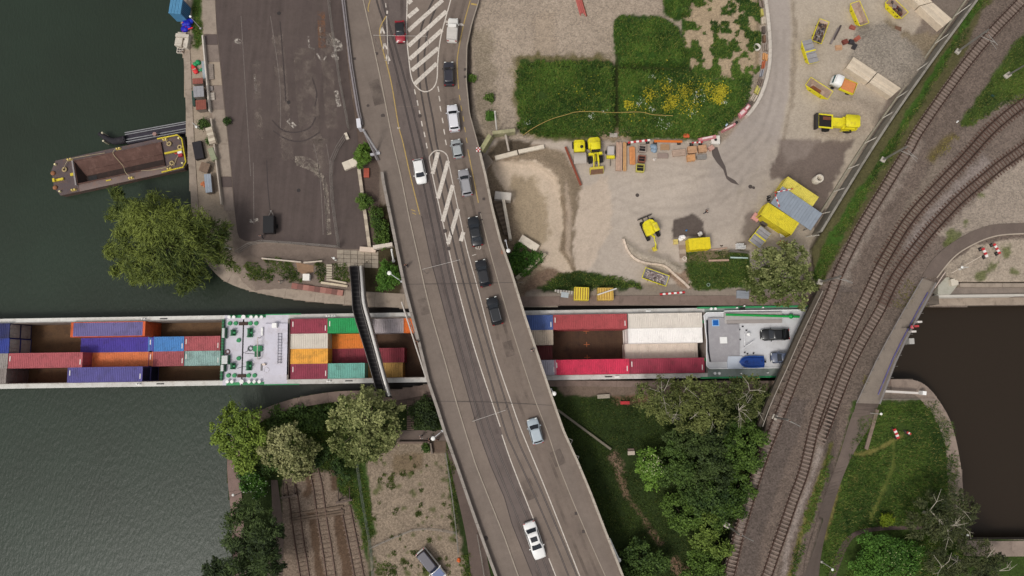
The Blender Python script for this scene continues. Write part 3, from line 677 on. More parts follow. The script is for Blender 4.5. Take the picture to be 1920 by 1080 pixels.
# parapets in casts ~6 m long
def parapet(line, v0, v1, wpx, hgt, side, mat, step=66):
    v = v0
    while v < v1-4:
        e = min(v+step, v1)
        strip2('parapet', line, line, hgt, mat, v0=v+.25, v1=e-.25, n=8, thick=hgt+.5, da=(0 if side < 0 else -wpx), db=(wpx if side < 0 else 0))
        v = e
parapet(LEs, 322, 1159, 5.5, 1.0, -1, PARA); parapet(RE, 286, 1159, 4.5, 1.0, 1, MAT((172,161,147), .7, .2, .8, 6, (130,118,106), .6, .15))
RAILM = MAT((146,138,138), .5, .15, 1, 6, (116,106,100), .5, .1, .3)
strip2('guard_rail', LEs, LEs, .75, RAILM, v1=233, da=0, db=3.0, thick=.35, n=40); strip2('guard_rail', LEs, LEs, .6, RAILM, v1=233, da=4.6, db=6.4, thick=.2, n=40)
strip2('guard_rail', LEs, LEs, .75, RAILM, v0=244, v1=300, da=1, db=3.4, thick=.35, n=20); strip2('guard_rail', LEs, LEs, .55, RAILM, v0=244, v1=300, da=4.4, db=6, thick=.2, n=20)
for v in range(-70, 232, 22):
    m = MB(); c = P(at_v(LEs, v)+3.8, v, zroad(v)); m.box(c.x-.06, c.x+.06, c.y-.06, c.y+.06, c.z-.3, c.z+.6); m.build('guard_post', RAILM, rb)
# piers
for v, k in ((556,.22),(556,.5),(556,.78),(738,.2),(738,.5),(738,.8),(930,.25),(930,.75),(1120,.25),(1120,.75)):
    a = P(at_v(LEs, v), v, 0); b = P(at_v(RE, v), v, 0); c = a+(b-a)*k
    m = MB(); m.cyl((c.x, c.y, -1), (c.x, c.y, zroad(v)-1.1), .7, n=12); m.build('pier', UNDER, rb)
WEAR = decal((78,69,64), .26, .25); PATCH = decal((92,82,77), .6, .12)
def wear(A, B, k, v0, v1, wpx=5): return strip2('wheel_wear', [(at_v(A, v)+(at_v(B, v)-at_v(A, v))*k, v) for v in range(v0, v1, 20)], [(at_v(A, v)+(at_v(B, v)-at_v(A, v))*k, v) for v in range(v0, v1, 20)], .0165, WEAR, v0=v0, v1=v1-21, n=50, da=-wpx/2, db=wpx/2)
for k in (.3, .72): wear(WR, KR, k, 0, 1159, 6)
for k in (.25, .8): wear(K2L, WL, k, 0, 1159, 6)
for pts, w_ in (([(1040,845),(1052,872)], 22), ([(950,640),(958,668)], 18), ([(700,150),(712,196)], 20), ([(850,185),(856,215)], 16), ([(985,900),(1000,935)], 20), ([(790,560),(798,590)], 16)):
    wline('repair_patch', pts, w_, zr(.104 if pts[0][0] in (700, 1040, 790) else .0172), PATCH, rb, sm=False)
# tram rails
STEEL = MAT((74,64,60), .45, .15, 2, 8, (92,70,56), .5, 0, .6)
T1 = [[(690,-78),(706,0),(720,45),(740,120),(755,180),(776,268),(795,350),(812,432),(835,538),(870,675),(905,805),(960,945),(985,1005),(1015,1080),(1046,1159)],
      [(700,-78),(717,0),(732,55),(750,117),(770,190),(789,268),(808,350),(826,435),(848,538),(884,675),(919,805),(960,907),(992,980),(1029,1078),(1060,1159)]]
T2 = [[(848,-78),(812,0),(792,45),(784,100),(786,150),(800,230),(808,270),(829,365),(849,450),(871,538),(905,660),(947,805),(960,836),(997,917),(1043,1022),(1066,1080),(1097,1159)],
      [(860,-78),(824,0),(805,47),(796,100),(799,155),(813,230),(820,275),(842,365),(862,450),(883,538),(919,660),(960,790),(975,835),(1011,912),(1058,1022),(1082,1080),(1113,1159)]]
GROOVE = MAT((58,51,49), .7, .15, 2, 8, None, 0, 0)
for T in T1+T2:
    p = smooth(T, 4)
    ribbon('rail_groove', offs(p, 1.5), offs(p, -1.5), zr(.020), GROOVE, rb, 150)
    ribbon('tram_rail', offs(p, .55), offs(p, -.55), zr(.026), MAT((112,102,96), .35, .15, 2, 8, None, 0, 0, .6), rb, 150)
# markings
WHITE = MAT((206,196,184), .7, .25, 3, 9, (140,128,118), .7, 0)
YELL = MAT((178,150,86), .7, .25, 3, 9, (128,114,96), .7, 0)
def wm(name, pts, w, mat=WHITE, d=.030, sm=True): return wline(name, pts, w, zr(d), mat, rb, sm=sm)
wm('lane_line', [(840,462),(858,538),(890,655),(938,800)], 1.8); wm('lane_line', [(941,815),(960,870),(1001,975)], 1.8); wm('lane_line', [(1029,1047),(1042,1080),(1072,1159)], 1.8)
wm('lane_line', [(840,300),(857,382),(875,465),(895,538),(927,660),(960,758),(978,808),(1022,915),(1085,1075),(1118,1159)], 1.9)
wm('lane_line', [(767,407),(784,482),(796,538)], .7); wm('lane_line', smooth([(796,540),(812,602),(835,680),(855,752),(872,808)],3), .7)
wm('island_outline', [(840,460),(822,380),(806,304),(806,293),(812,285),(820,282),(830,284),(838,291),(841,302)], 2.0)
for a, b in (((821,285),(811,326)), ((840,302),(821,372)), ((849,347),(830,415)), ((859,392),(840,457)), ((869,435),(864,452))):
    wm('hatch_stripe', [a, b], 7.5, sm=False)
wm('island_outline', [(764,-60),(763,20),(762,62),(767,115),(772,147),(781,163),(795,172),(810,167),(819,150),(821,112),(827,67),(845,0),(860,-60)], 2.0)
for a, b in (((784,16),(765,32)), ((830,0),(765,58)), ((837,21),(766,86)), ((829,56),(768,111)), ((822,90),(772,132)), ((819,119),(778,157)), ((772,0),(765,6))):
    wm('hatch_stripe', [a, b], 7.5, sm=False)
for u, v in ((777,167),(782,188),(786,207),(790,227),(795,247),(799,268),(821,162),(823,180),(825,199),(829,221),(832,242),(835,262)):
    wm('lane_dash', [(u, v), (u+2, v+10)], 2.0, sm=False)
wm('stop_line', [(834,40),(870,47)], 4.0, sm=False)
for c in ((717,57),(722,86),(727,108)):
    wm('chevron', [(c[0]-4, c[1]+6), (c[0]-1, c[1]-5)], 3.2, sm=False); wm('chevron', [(c[0]+4, c[1]+6), (c[0]-1, c[1]-5)], 3.2, sm=False)
wm('lane_line', [(725,30),(726,60),(728,120)], 1.4); wm('lane_dash', [(723,6),(724,14)], 1.5, sm=False); wm('lane_dash', [(726,20),(726,26)], 3, sm=False)
wm('edge_line', [(697,-10),(690,15),(692,22)], 1.5, YELL); wm('edge_line', [(724,30),(712,55),(716,85),(725,120),(735,162),(747,235),(755,265),(770,332),(787,402)], 1.8, YELL)
wm('edge_line', [(882,0),(869,47),(860,92),(857,120),(860,167)], 1.8, YELL); wm('edge_line', [(883,7),(895,9)], 3, YELL, sm=False)
for u, v in ((861,178),(864,198),(868,218),(871,238),(874,258)): wm('lane_dash', [(u, v), (u+2, v+10)], 1.6, YELL, sm=False)
wm('edge_line', [(877,280),(887,330),(897,380)], 1.6, YELL)
wm('bus_stop_box', [(745,240),(750,240)], 3.5, sm=False)
for pts in ([(771,393),(779,396)], [(773,399),(780,402)]): wm('cycle_symbol', pts, 1.4, YELL, sm=False)
# the figures painted on the right-hand lane, read from the south
def digits(pts_list):
    for pts in pts_list: wm('speed_digit', pts, 1.3, sm=False)
digits([[(894,460),(892,466)], [(892,466),(897,467)], [(898,460),(896,467.5)], [(899,460),(902,460),(901,467),(898,467)]])
wm('lane_dash', [(885,479),(893,477)], 1.0, sm=False)
MAN = MAT((74,65,61), .7, .2, 3, 9, None, 0, .2)
for u, v, r in ((718,217,.36),(787,217,.3),(834,433,.32),(841,466,.32),(911,1009,.36),(690,198,.25),(941,473,.0)):
    if r: c = P(u, v, zroad(v)+.10); m = MB(); m.cyl(c-Vector((0,0,.1)), c+Vector((0,0,.004)), r, n=14); m.build('manhole_cover', MAN, rb)
for u, v in ((706,100),(665,110),(872,130),(872,144),(899,400),(903,413),(907,373),(1080,963),(1094,997)):
    c = P(u, v, zroad(v)+.10); m = MB(); m.cbox(c.x, c.y, c.z-.05, .42, .42, .12); m.build('gully_grate', MAN, rb)
c = P(943, 473, zroad(473)+.1); m = MB(); m.cbox(c.x, c.y, c.z-.05, .6, .6, .115); m.build('rust_patch', MAT((140,104,86), .9, .2, 3, 9), rb)
JOINT = MAT((84,76,72), .8, .1, 2, 8, None, 0, 0)
for v0, u0, u1, dv in ((533,757,985,-4),(752,814,1040,8)):
    wm('expansion_joint', [(u0+4, v0), ((u0+u1)/2, v0+dv*.3), (u1-4, v0+dv)], 1.0, JOINT, .102, sm=False)
# ================================================================= RAILWAY
def ballast(rgb):
    m, t, b = _nodes('ballast'); pos = N(t, 'ShaderNodeNewGeometry').outputs['Position']
    n1 = noise(t, 5.5, 3, pos, .75); n2 = noise(t, .5, 4, pos)
    vo = N(t, 'ShaderNodeTexVoronoi', Scale=4.5); t.links.new(pos, vo.inputs['Vector']); sp = N(t, 'ShaderNodeSeparateColor'); t.links.new(vo.outputs['Color'], sp.inputs[0])
    k = math_(t, 'ADD', math_(t, 'MULTIPLY', math_(t, 'SUBTRACT', n1, .5), 1.05), math_(t, 'MULTIPLY', math_(t, 'SUBTRACT', sp.outputs[0], .5), .5))
    k = math_(t, 'ADD', math_(t, 'ADD', k, math_(t, 'MULTIPLY', math_(t, 'SUBTRACT', n2, .5), .6)), 1.0)
    cc = N(t, 'ShaderNodeCombineColor'); [t.links.new(k, cc.inputs[i]) for i in range(3)]
    t.links.new(mixc(t, 1.0, lin(rgb), cc.outputs[0], 'MULTIPLY'), b.inputs['Base Color']); b.inputs['Roughness'].default_value = .95; b.inputs['Specular IOR Level'].default_value = .15
    t.links.new(bump(t, n1, .7, .12), b.inputs['Normal']); return m
zc = lambda d: (lambda u, v: RAIL_Z+d)
vb = thing('rail_viaduct', 'ballasted railway bridge over the canal above the stern of the ship', 'bridge')
BAL = ballast((102,90,81))
ribbon('deck', [(1536,548),(1500,622),(1470,690),(1443,752)], [(1722,548),(1690,600),(1650,672),(1612,745)], zc(.02), BAL, vb, 20, .7)
for a, b, v0 in ((1530,1745,572.5),(1440,1640,713.5)):
    p = P(a, v0, 0); q = P(b, v0, 0); m = MB(); sg = 1 if v0 < 600 else -1
    y0 = min(p.y, q.y)-.05; m.box(p.x, q.x, y0 if sg > 0 else y0-1.4, y0+1.4 if sg > 0 else y0, -4, RAIL_Z-.7); m.build('abutment', WALLM, vb)
DK = MAT((78,70,60), .85, .2, .7, 5, (104,92,74), .6, .15)
wline('parapet', [(1537,545),(1500,622),(1470,690),(1440,757),(1424,800)], 6.5, zc(.75), DK, vb, .8)
wline('handrail', [(1543,545),(1506,622),(1476,690),(1446,757),(1430,800)], 1.3, zc(1.1), MAT((170,160,148), .5, .15, 2, 6, None, 0, 0, .3), vb, .08)
for k in range(13):
    t = k/12; u = 1543+(1430-1543)*t; v = 545+(800-545)*t; c = P(u, v, RAIL_Z); m = MB(); m.box(c.x-.04, c.x+.04, c.y-.04, c.y+.04, RAIL_Z, RAIL_Z+1.05); m.build('handrail_post', DK, vb)
# ---- tracks
RAILS = MAT((78,60,52), .5, .2, 3, 9, (112,84,66), .5, .1, .4)
SLP_C = MAT((130,114,104), .9, .2, 2, 8, (112,96,84), .5, .2, jitter=.12); SLP_S = MAT((92,70,60), .85, .2, 2, 8, (74,56,48), .5, .2, jitter=.1); SLP_W = MAT((116,99,86), .9, .25, 2, 8, (70,58,50), .5, .3, jitter=.15)
def slp_mesh(L, w_, h):
    m = MB(); m.frus([(-w_/2,-L/2,-.12),(w_/2,-L/2,-.12),(w_/2,L/2,-.12),(-w_/2,L/2,-.12)], [(-w_*.4,-L/2+.03,h),(w_*.4,-L/2+.03,h),(w_*.4,L/2-.03,h),(-w_*.4,L/2-.03,h)]); return m.mesh('sleeper')
SM = {'c': slp_mesh(1.9, .27, .05), 's': slp_mesh(2.7, .17, .05), 'w': slp_mesh(2.2, .22, .01)}
def track(label, pts, z, kinds, gauge=1.435, space=.62, rail_h=.2, group='railway tracks'):
    p3 = [tuple(P(u, v, z if not callable(z) else z(u, v))) for u, v in smooth(pts, 6)]
    st = resample(p3, space)
    o = thing('railway_track', label, 'railway track', p3[0], 0, group); base = Vector(p3[0])
    c2 = [(a[0], a[1]) for a in resample(p3, 1.2)]
    zz = [a[2] for a in resample(p3, 1.2)]
    for s in (-1, 1):
        ln = offs(c2, s*gauge/2); m = MB(); rings = []
        for (x, y), zq in zip(ln, zz):
            i = len(rings); a = ln[max(i-1, 0)]; b = ln[min(i+1, len(ln)-1)]; L = math.dist(a, b) or 1; nx, ny = -(b[1]-a[1])/L, (b[0]-a[0])/L
            rings.append([Vector((x+nx*k*.055, y+ny*k*.055, zq+h))-base for k, h in ((-2.0,.04),(2.0,.04),(1.1,rail_h),(-1.1,rail_h))])
        m.loft(rings, True, True, False).build('rail', RAILS, o)
    rd = random.Random(len(pts)*7)
    for i, a in enumerate(st[:298]):
        b = st[min(i+1, len(st)-1)]; c = st[max(i-1, 0)]
        k = kinds(i/len(st)) if callable(kinds) else kinds
        s = link('sleeper', SM[k], {'c': SLP_C, 's': SLP_S, 'w': SLP_W}[k], o)
        s.location = Vector(a)-base; s.rotation_euler = (0, 0, math.atan2(b[1]-c[1], b[0]-c[0])+rd.gauss(0, .02))
    return o
RZ = RAIL_Z+.07
track('railway track nearest the yellow works containers, its grey sleepers half buried in ballast', TA, RZ, 'c')
track('middle railway track with dark rusty sleepers running on alone to the bottom edge', TB, RZ, lambda t: 's' if t < .42 else 'c')
track('rusty railway track beside the gravel path that merges into the middle one', TC, RZ+.012, lambda t: 's' if t < .62 else 'c')
zs = lambda u, v: zg(u, v)+.07
for lab, pts in (('sunken siding track at the left, beside the tree on the river bank', [(545,905),(552,945),(559,1000),(568,1060),(580,1140)]),
                 ('sunken siding track in the middle with a buffer stop under the tree', [(588,880),(596,915),(605,980),(615,1040),(628,1140)]),
                 ('sunken siding track at the right, along the wire fence', [(648,950),(656,990),(668,1050),(684,1140)])):
    track(lab, pts, zs, 'w', 1.435, .7, .16, 'overgrown siding tracks')
BUF = MAT((96,82,74), .8, .2, 2, 8, (70,56,46), .5, .2)
for lab, u, v, a in (('timber buffer stop closing the middle siding track', 586, 872, -80), ('timber buffer stop closing the left siding track', 545, 926, -80), ('broken timber buffer stop closing the right siding track', 648, 935, -80)):
    c = G(u, v); o = thing('buffer_stop', lab, 'buffer stop', c, R(a), 'siding buffer stops')
    for s in (-1, 1):
        m = MB(); m.box(-.1, .1, s*.9-.1, s*.9+.1, -.2, 1.2); m.build('post', BUF, o)
        m = MB(); m.cyl((0, s*.9, 1.0), (-1.9, s*.9, 0), .08, n=6); m.build('brace', BUF, o)
    m = MB(); m.box(.1, .35, -1.3, 1.3, .75, 1.15); m.build('beam', BUF, o)
# a timber boarding across the sidings
m = MB(); a = G(543, 972); b = G(645, 955); d = (b-a).normalized(); q = Matrix.Translation((a+b)/2) @ Matrix.Rotation(math.atan2(d.y, d.x), 4, 'Z'); L = (b-a).length/2
o = thing('track_crossing', 'weathered timber boards laid across the sunken sidings', 'crossing', (a+b)/2+Vector((0,0,.1)), math.atan2(d.y, d.x))
for y in (-.55, -.15, .55):
    m = MB(); m.box(-L, L, y-.16, y+.16, .0, .12); m.build('board', MAT((104,88,74), .9, .25, 2, 8, (74,62,52), .6, .3), o)
# ---- catenary masts
GALV = MAT((150,146,140), .5, .15, 2, 8, (116,108,100), .4, .1, .4); FOOT = MAT((176,168,156), .85, .15, 2, 8, (140,130,118), .5, .2)
def mast(label, u, v, h, ang, arm, base=False):
    c = P(u, v, RAIL_Z); o = thing('catenary_mast', label, 'mast', c, ang, 'overhead line masts along the railway')
    m = MB(); m.cbox(0, 0, 0, 1.2 if base else .8, .8, .5); m.build('footing', FOOT, o)
    m = MB()
    for x, y in ((-.13,-.1),(.13,-.1),(.13,.1),(-.13,.1)): m.cyl((x, y, .2), (x*.7, y*.7, h), .03, n=5)
    for k in range(int(h/.7)): m.cyl((-.12, -.1 if k % 2 else .1, .3+k*.7), (.12, .1 if k % 2 else -.1, .95+k*.7), .02, n=4)
    m.box(-.06,.06,-.05,.05,.1,h); m.build('pole', GALV, o)
    m = MB(); m.cyl((0, 0, h-.6), (arm, 0, h-1.5), .045, n=6); m.cyl((0, 0, h-2.0), (arm*.8, 0, h-1.35), .05, n=6); m.cyl((arm*.55, 0, h-1.6), (arm*1.15, 0, h-2.3), .035, n=5); m.build('cantilever', GALV, o)
    m = MB()
    for x in (.35, .45): m.cyl((x, 0, h-.69-(x-.35)*.26), (x+.06, 0, h-.71-(x-.35)*.26), .11, n=8)
    m.build('insulator', MAT((120,86,70), .3, .1), o)
mast('lattice mast with a cantilever at the top right between grass and track', 1795, 97, 7.6, R(-38), 3.0)
mast('lattice mast beside the grass strip right of the dark asphalt patch', 1655, 300, 7.0, R(-32), 2.9)
mast('mast at the railway bridge just right of the round tree', 1537, 529, 7.2, R(-18), 2.6)
mast('mast on the railway bridge south of the ship', 1452, 782, 5.6, R(-25), 2.6)
mast('mast beside the bushes at the bottom of the railway', 1362, 984, 6.2, R(-28), 2.8)
mast('heavy mast on a white block in the grass between the tracks', 1888, 142, 7.0, R(35), 2.2, True)
# ---- retaining wall, railing
RW = [(1946,-160),(1848,-22),(1742,122),(1642,268),(1519,468)]
WT = MAT((138,132,122), .75, .2, .8, 6, (96,92,80), .6, .15)
rw = thing('retaining_wall', 'long grey retaining wall with slanted props between works yard and railway', 'wall')
rws = resample(smooth(RW, 3), 60)
for a, b in zip(rws[:-1], rws[1:]):
    wline('wall_panel', [(a[0]+(b[0]-a[0])*.006, a[1]+(b[1]-a[1])*.006), (b[0]-(b[0]-a[0])*.006, b[1]-(b[1]-a[1])*.006)], 4.2, zc(.35), WT, rw, RAIL_Z+.6, False)
LOW = [(1900,-130),(1806,8),(1712,140),(1612,282),(1500,462)]
for a, b in zip(resample(LOW, 60)[:-1], resample(LOW, 60)[1:]):
    wline('kerb_beam', [a, b], 3.0, lambda u, v: .55, MAT((150,143,126), .8, .2, .8, 6, (116,108,92), .6, .15), rw, .7, False)
for t in (.17,.27,.36,.45,.535,.60,.68,.76,.83,.90,.97):
    def lp(poly, t):
        d = [0]
        for a, b in zip(poly[:-1], poly[1:]): d.append(d[-1]+math.dist(a, b))
        s = t*d[-1]
        for k in range(len(d)-1):
            if s <= d[k+1]: q = (s-d[k])/(d[k+1]-d[k]); return poly[k][0]+(poly[k+1][0]-poly[k][0])*q, poly[k][1]+(poly[k+1][1]-poly[k][1])*q
    a = lp(LOW, t); b = lp(RW, max(0, t-.012)); m = MB(); m.cyl(P(a[0], a[1], .5), P(b[0], b[1], RAIL_Z+.1), .09, n=6); m.build('prop', MAT((190,184,172), .6, .15, 2, 8), rw)
# ---- footpath bridge
fb = thing('path_bridge', 'narrow concrete footpath bridge with railings beside the railway over the canal', 'bridge')
BD = asphalt('bridge_path', (128,117,106), .3, R(-35), (128,117,106), .5)
PL = [(1730,522),(1690,590),(1650,662),(1606,756)]; PR = [(1754,530),(1722,590),(1684,662),(1648,757)]
ribbon('deck', PL, PR, zc(.10), BD, fb, 30, .5)
for ln, w_, z_ in ((PL, 1.4, 1.1), (PL, 1.0, .6), ([(a[0]+1, a[1]) for a in PR], 1.6, 1.15), ([(a[0]+2.5, a[1]+1) for a in PR], 1.2, .6)):
    wline('railing', ln, w_, zc(z_), MAT((140,134,130), .5, .15, 2, 8, None, 0, 0, .3), fb, .06, False)
for ln in (PL, PR):
    for p in resample(ln, 22):
        c = P(p[0]+(1 if ln is PR else 0), p[1], RAIL_Z); m = MB(); m.box(c.x-.03, c.x+.03, c.y-.03, c.y+.03, RAIL_Z, RAIL_Z+1.1); m.build('railing_post', GALV, fb)
wline('blue_pipe', [(a[0]-5, a[1]) for a in [(1745,548),(1722,590),(1684,662),(1652,740)]], 1.5, zc(.28), MAT((96,90,146), .5, .25, 1, 5, (126,118,118), .8), fb, .16, False)
for k, (u0, v0, u1, v1) in enumerate(((1716,604,1722,604),(1708,612,1718,612),(1704,622,1712,622))):
    c = P((u0+u1)/2, v0, RAIL_Z+.3); m = MB(); m.cbox(c.x, c.y, c.z+.4, .75, .3, .9, None); m.build('warning_board', [MAT((206,198,190), .6), MAT((176,60,62), .6), MAT((206,198,190), .6)][k], fb)
c = P(1705, 640, RAIL_Z-.4); m = MB(); m.cbox(c.x, c.y, c.z, .8, .9, 1.4); m.build('signal_box', MAT((170,166,160), .6), fb)
# ================================================================= SHIP, BARGE, CONTAINERS
SO = P(456, 656, 0); SX = (P(1200, 644.3, 0)-SO).normalized(); SA = math.atan2(SX.y, SX.x); SY = Vector((-SX.y, SX.x, 0))
def L2(u, v, z=0.0):                       # pixel at height z -> ship coordinates
    d = P(u, v, z)-SO; return d.dot(SX), d.dot(SY)
def LX(u, z=0.0, v=650): return L2(u, v, z)[0]
FLOOR, DECK, HB = -4.2, .15, 5.70          # hold floor, side deck, half beam
def ship_thing(name, label, cat): return thing(name, label, cat, (SO.x, SO.y, 0), SA)
SDECK = MAT((196,192,186), .6, .15, .6, 6, (150,140,130), .55, .1); SDECKB = MAT((206,203,196), .6, .15, .5, 6, (160,150,138), .5, .1)
HULLM = MAT((52,50,50), .6, .2, .5, 5, (80,64,52), .5, .1); INNER = MAT((126,116,108), .7, .2, .4, 4, (88,66,52), .7, .1)
FDECK = MAT((198,194,202), .6, .10, .5, 5, (176,168,168), .5, .08); FDECK2 = MAT((204,200,210), .55, .10, .5, 5, (170,160,160), .5, .08)
GREEN = MAT((52,142,88), .5, .15, 1.5, 7, (38,96,62), .5, .1); GREEND = MAT((38,92,62), .6, .15, 1.5, 7, (60,60,50), .5, .1)
WHT = MAT((238,236,232), .5, .06, 2, 8, None, 0, 0); BLK = MAT((34,32,33), .6, .15, 2, 8, None, 0, .05); RUST = MAT((112,66,46), .8, .25, 1.5, 7, (80,52,40), .6, .2)
HOLD1 = MAT((84,62,46), .8, .25, .35, 4, (58,44,36), .7, .2); HOLD2 = MAT((100,74,50), .8, .3, .35, 4, (66,48,36), .7, .2)
def hull(root, x0, x1, hx0, hx1, sm, hm, rake0=0, rake1=0):
    m = MB(); ring = lambda x, dz, hb: [(x, -hb, DECK), (x, hb, DECK), (x, hb, dz), (x, -hb, dz)]
    m.box(x0, x1, -HB, -HB+.35, -4.6, DECK-.04); m.box(x0, x1, HB-.35, HB, -4.6, DECK-.04); m.box(x0, hx0-.3, -HB+.35, HB-.35, -4.6, DECK-.06); m.box(hx1+.3, x1, -HB+.35, HB-.35, -4.6, DECK-.06)
    m.box(x0, x1, -HB+.35, HB-.35, -4.7, -4.6); m.build('hull', HULLM, root)
    for s in (-1, 1):
        y0, y1 = sorted((s*HB+s*.04, s*4.98)); MB().box(hx0-.3, hx1+.3, y0, y1, DECK-.04, DECK+.05).build('side_deck', sm, root)
        y0, y1 = sorted((s*4.98, s*4.90)); MB().box(hx0, hx1, y0, y1, FLOOR, DECK+.35).build('coaming', INNER, root)
    MB().box(hx0, hx1, -4.9, 4.9, FLOOR-.1, FLOOR).build('hold_floor', hm, root)
    MB().box(hx0-.3, hx0, -4.98, 4.98, FLOOR, DECK+.35).build('bulkhead', INNER, root); MB().box(hx1, hx1+.3, -4.98, 4.98, FLOOR, DECK+.35).build('bulkhead', INNER, root)
vs_ = ship_thing('container_ship', 'long white-decked inland container ship passing under the road bridge', 'ship')
bg_ = ship_thing('cargo_barge', 'open-hold container barge pushed ahead of the ship, at the left', 'barge')
vx0, vx1, bx0 = .12, LX(1600), LX(456)-76.0
hx0, hx1 = LX(544), LX(1320)
hull(vs_, vx0, vx1, hx0, hx1, SDECK, HOLD1); hull(bg_, bx0, -.12, bx0+6, LX(417), SDECKB, HOLD2)
# corrugated ribs in the empty part of the hold and orange locating crosses
for k in range(34):
    x = LX(1040, FLOOR)+k*.36
    MB().box(x, x+.16, -4.8, 4.8, FLOOR, FLOOR+.04).build('floor_rib', HOLD1, vs_)
for u, v in ((1099,621),(1100,646),(1101,670)):
    x, y = L2(u, v, FLOOR); m = MB(); m.box(x-.5, x+.5, y-.06, y+.06, FLOOR+.05, FLOOR+.09); m.box(x-.06, x+.06, y-.42, y-.06, FLOOR+.05, FLOOR+.09); m.box(x-.06, x+.06, y+.06, y+.42, FLOOR+.05, FLOOR+.09); m.build('locating_cross', MAT((176,104,64), .7), vs_)
# ---- bow deck (both vessels meet here)
def zb(x, y): return L2(400+x/6.75, 570+y/6.75, DECK+.1)
MB().box(vx0, hx0-.3, -HB-.04, HB+.04, DECK-.04, DECK+.05).build('foredeck', FDECK, vs_)
MB().box(LX(417)+.3, -.12, -HB-.04, HB+.04, DECK-.04, DECK+.05).build('foredeck', FDECK, bg_)
a = zb(645, 900); b = zb(968, 245); MB().box(a[0], b[0], a[1], b[1], DECK+.05, DECK+.35).build('hatch', FDECK2, vs_)
for s in (-1, 1):
    y0, y1 = sorted((s*(HB+.06), s*(HB-.42)))
    for root, q0, q1 in ((bg_, 180, 350), (vs_, 385, 655)):
        MB().box(zb(q0, 500)[0], zb(q1, 500)[0], y0, y1, DECK+.05, DECK+.09).build('green_waterway', GREEN, root)
    MB().box(zb(655, 500)[0], zb(1100, 500)[0], s*(HB+.05)-.08, s*(HB+.05)+.08, DECK, DECK+.12).build('rubbing_strip', GREEN, vs_)
def bollard(root, x, y, r, mat=WHT, base=True):
    m = MB(); m.cyl((x, y, DECK+.05), (x, y, DECK+.55), r*.7, n=10); m.cyl((x, y, DECK+.55), (x, y, DECK+.66), r, n=12); m.build('bollard', mat, root)
for x in (215, 272, 493, 557, 622): bollard(bg_ if x < 350 else vs_, *zb(x, 168), .27)
for x in (192, 250, 466, 531, 595): bollard(bg_ if x < 350 else vs_, *zb(x, 983), .27)
bollard(vs_, *zb(395, 168), .36); bollard(vs_, *zb(372, 983), .36)
for x, y in ((212,245),(285,245),(192,905),(268,905),(322,460),(322,688)):
    p = zb(x, y); m = MB(); m.cyl((*p, DECK+.05), (*p, DECK+.3), .36, .33, 12); m.build('fairlead_roller', GREEN, bg_)
for x, y in ((470,245),(543,245),(448,905),(523,905)):
    p = zb(x, y); m = MB(); m.cyl((*p, DECK+.05), (*p, DECK+.3), .36, .33, 12); m.build('fairlead_roller', GREEN, vs_)
def winch(root, p, lx, ly):
    x, y = p; MB().cbox(x, y, DECK+.2, lx, ly, .3).build('winch_bed', GREEN, root)
    m = MB(); m.cyl((x, y-ly*.42, DECK+.55), (x, y+ly*.42, DECK+.55), .26, n=10); m.cyl((x, y-ly*.46, DECK+.55), (x, y-ly*.40, DECK+.55), .42, n=12); m.cyl((x, y+ly*.40, DECK+.55), (x, y+ly*.46, DECK+.55), .42, n=12); m.build('winch_drum', GREEND, root)
    MB().cbox(x+lx*.5, y, DECK+.5, .28, .3, .5).build('winch_motor', GREEN, root)
winch(bg_, zb(255, 365), .75, 1.0); winch(vs_, zb(468, 365), .8, 1.5); winch(bg_, zb(250, 788), .75, 1.0); winch(vs_, zb(455, 783), .8, 1.5)
for (x0, x1, y0, y1) in ((325,437,228,270),(305,412,888,930)):
    a = zb(x0, y1); b = zb(x1, y0); MB().box(a[0], b[0], a[1], b[1], DECK+.05, DECK+.22).build('coupling_gear', MAT((64,46,38), .7), vs_)
MB().box(-.14, .14, -4.6, 4.6, DECK-.3, DECK+.0).build('coupling_seam', BLK, vs_)
p = zb(470, 565); m = MB(); [m.ring((*p, DECK+.12+.06*k), .30+.05*k, .07, 14, 5) for k in range(3)]; m.build('rope_coil', MAT((120,126,126), .8), vs_)
a = zb(515, 600); b = zb(625, 530); MB().box(a[0], b[0], a[1], b[1], DECK+.05, DECK+.55).build('anchor_winch', GREEN, vs_)
a = zb(530, 670); b = zb(590, 600); MB().box(a[0], b[0], a[1], b[1], DECK+.05, DECK+.45).build('anchor_winch', GREEND, vs_)
p = zb(590, 430); q_ = zb(588, 695); m = MB(); m.cyl((*p, DECK+1.2), (*q_, DECK+1.2), .07, n=7); m.cyl((*p, DECK), (*p, DECK+1.25), .07, n=6); m.cyl((*q_, DECK), (*q_, DECK+1.25), .07, n=6); m.build('folded_mast', MAT((206,196,186), .5), vs_)
a = zb(762, 305); b = zb(822, 245); MB().box(a[0], b[0], a[1], b[1], DECK+.35, DECK+.95).build('vent_box', WHT, vs_)
a = zb(610, 400); b = zb(635, 300); MB().box(a[0], b[0], a[1], b[1], DECK+.05, DECK+.4).build('vent_box', WHT, vs_)
m = MB()
for x in (832, 872): m.cyl((*zb(x, 370), DECK+.5), (*zb(x-8, 755), DECK+.5), .035, n=5)
for k in range(11): y = 380+k*36; m.cyl((*zb(825, y), DECK+.5), (*zb(880, y), DECK+.5), .03, n=5)
m.build('ladder', MAT((96,96,104), .6), vs_)
p = zb(680, 835); m = MB(); m.ring((*p, DECK+.40), .42, .03, 18, 5); m.build('hatch_ring', MAT((226,222,222), .5), vs_)
p = zb(655, 765); MB().cbox(p[0], p[1], DECK+.55, .5, .3, .4).build('vent_box', MAT((224,206,190), .6), vs_)
a = zb(598, 845); b = zb(622, 757); MB().box(a[0], b[0], a[1], b[1], DECK+.05, DECK+.12).build('grating', MAT((120,116,116), .7), vs_)
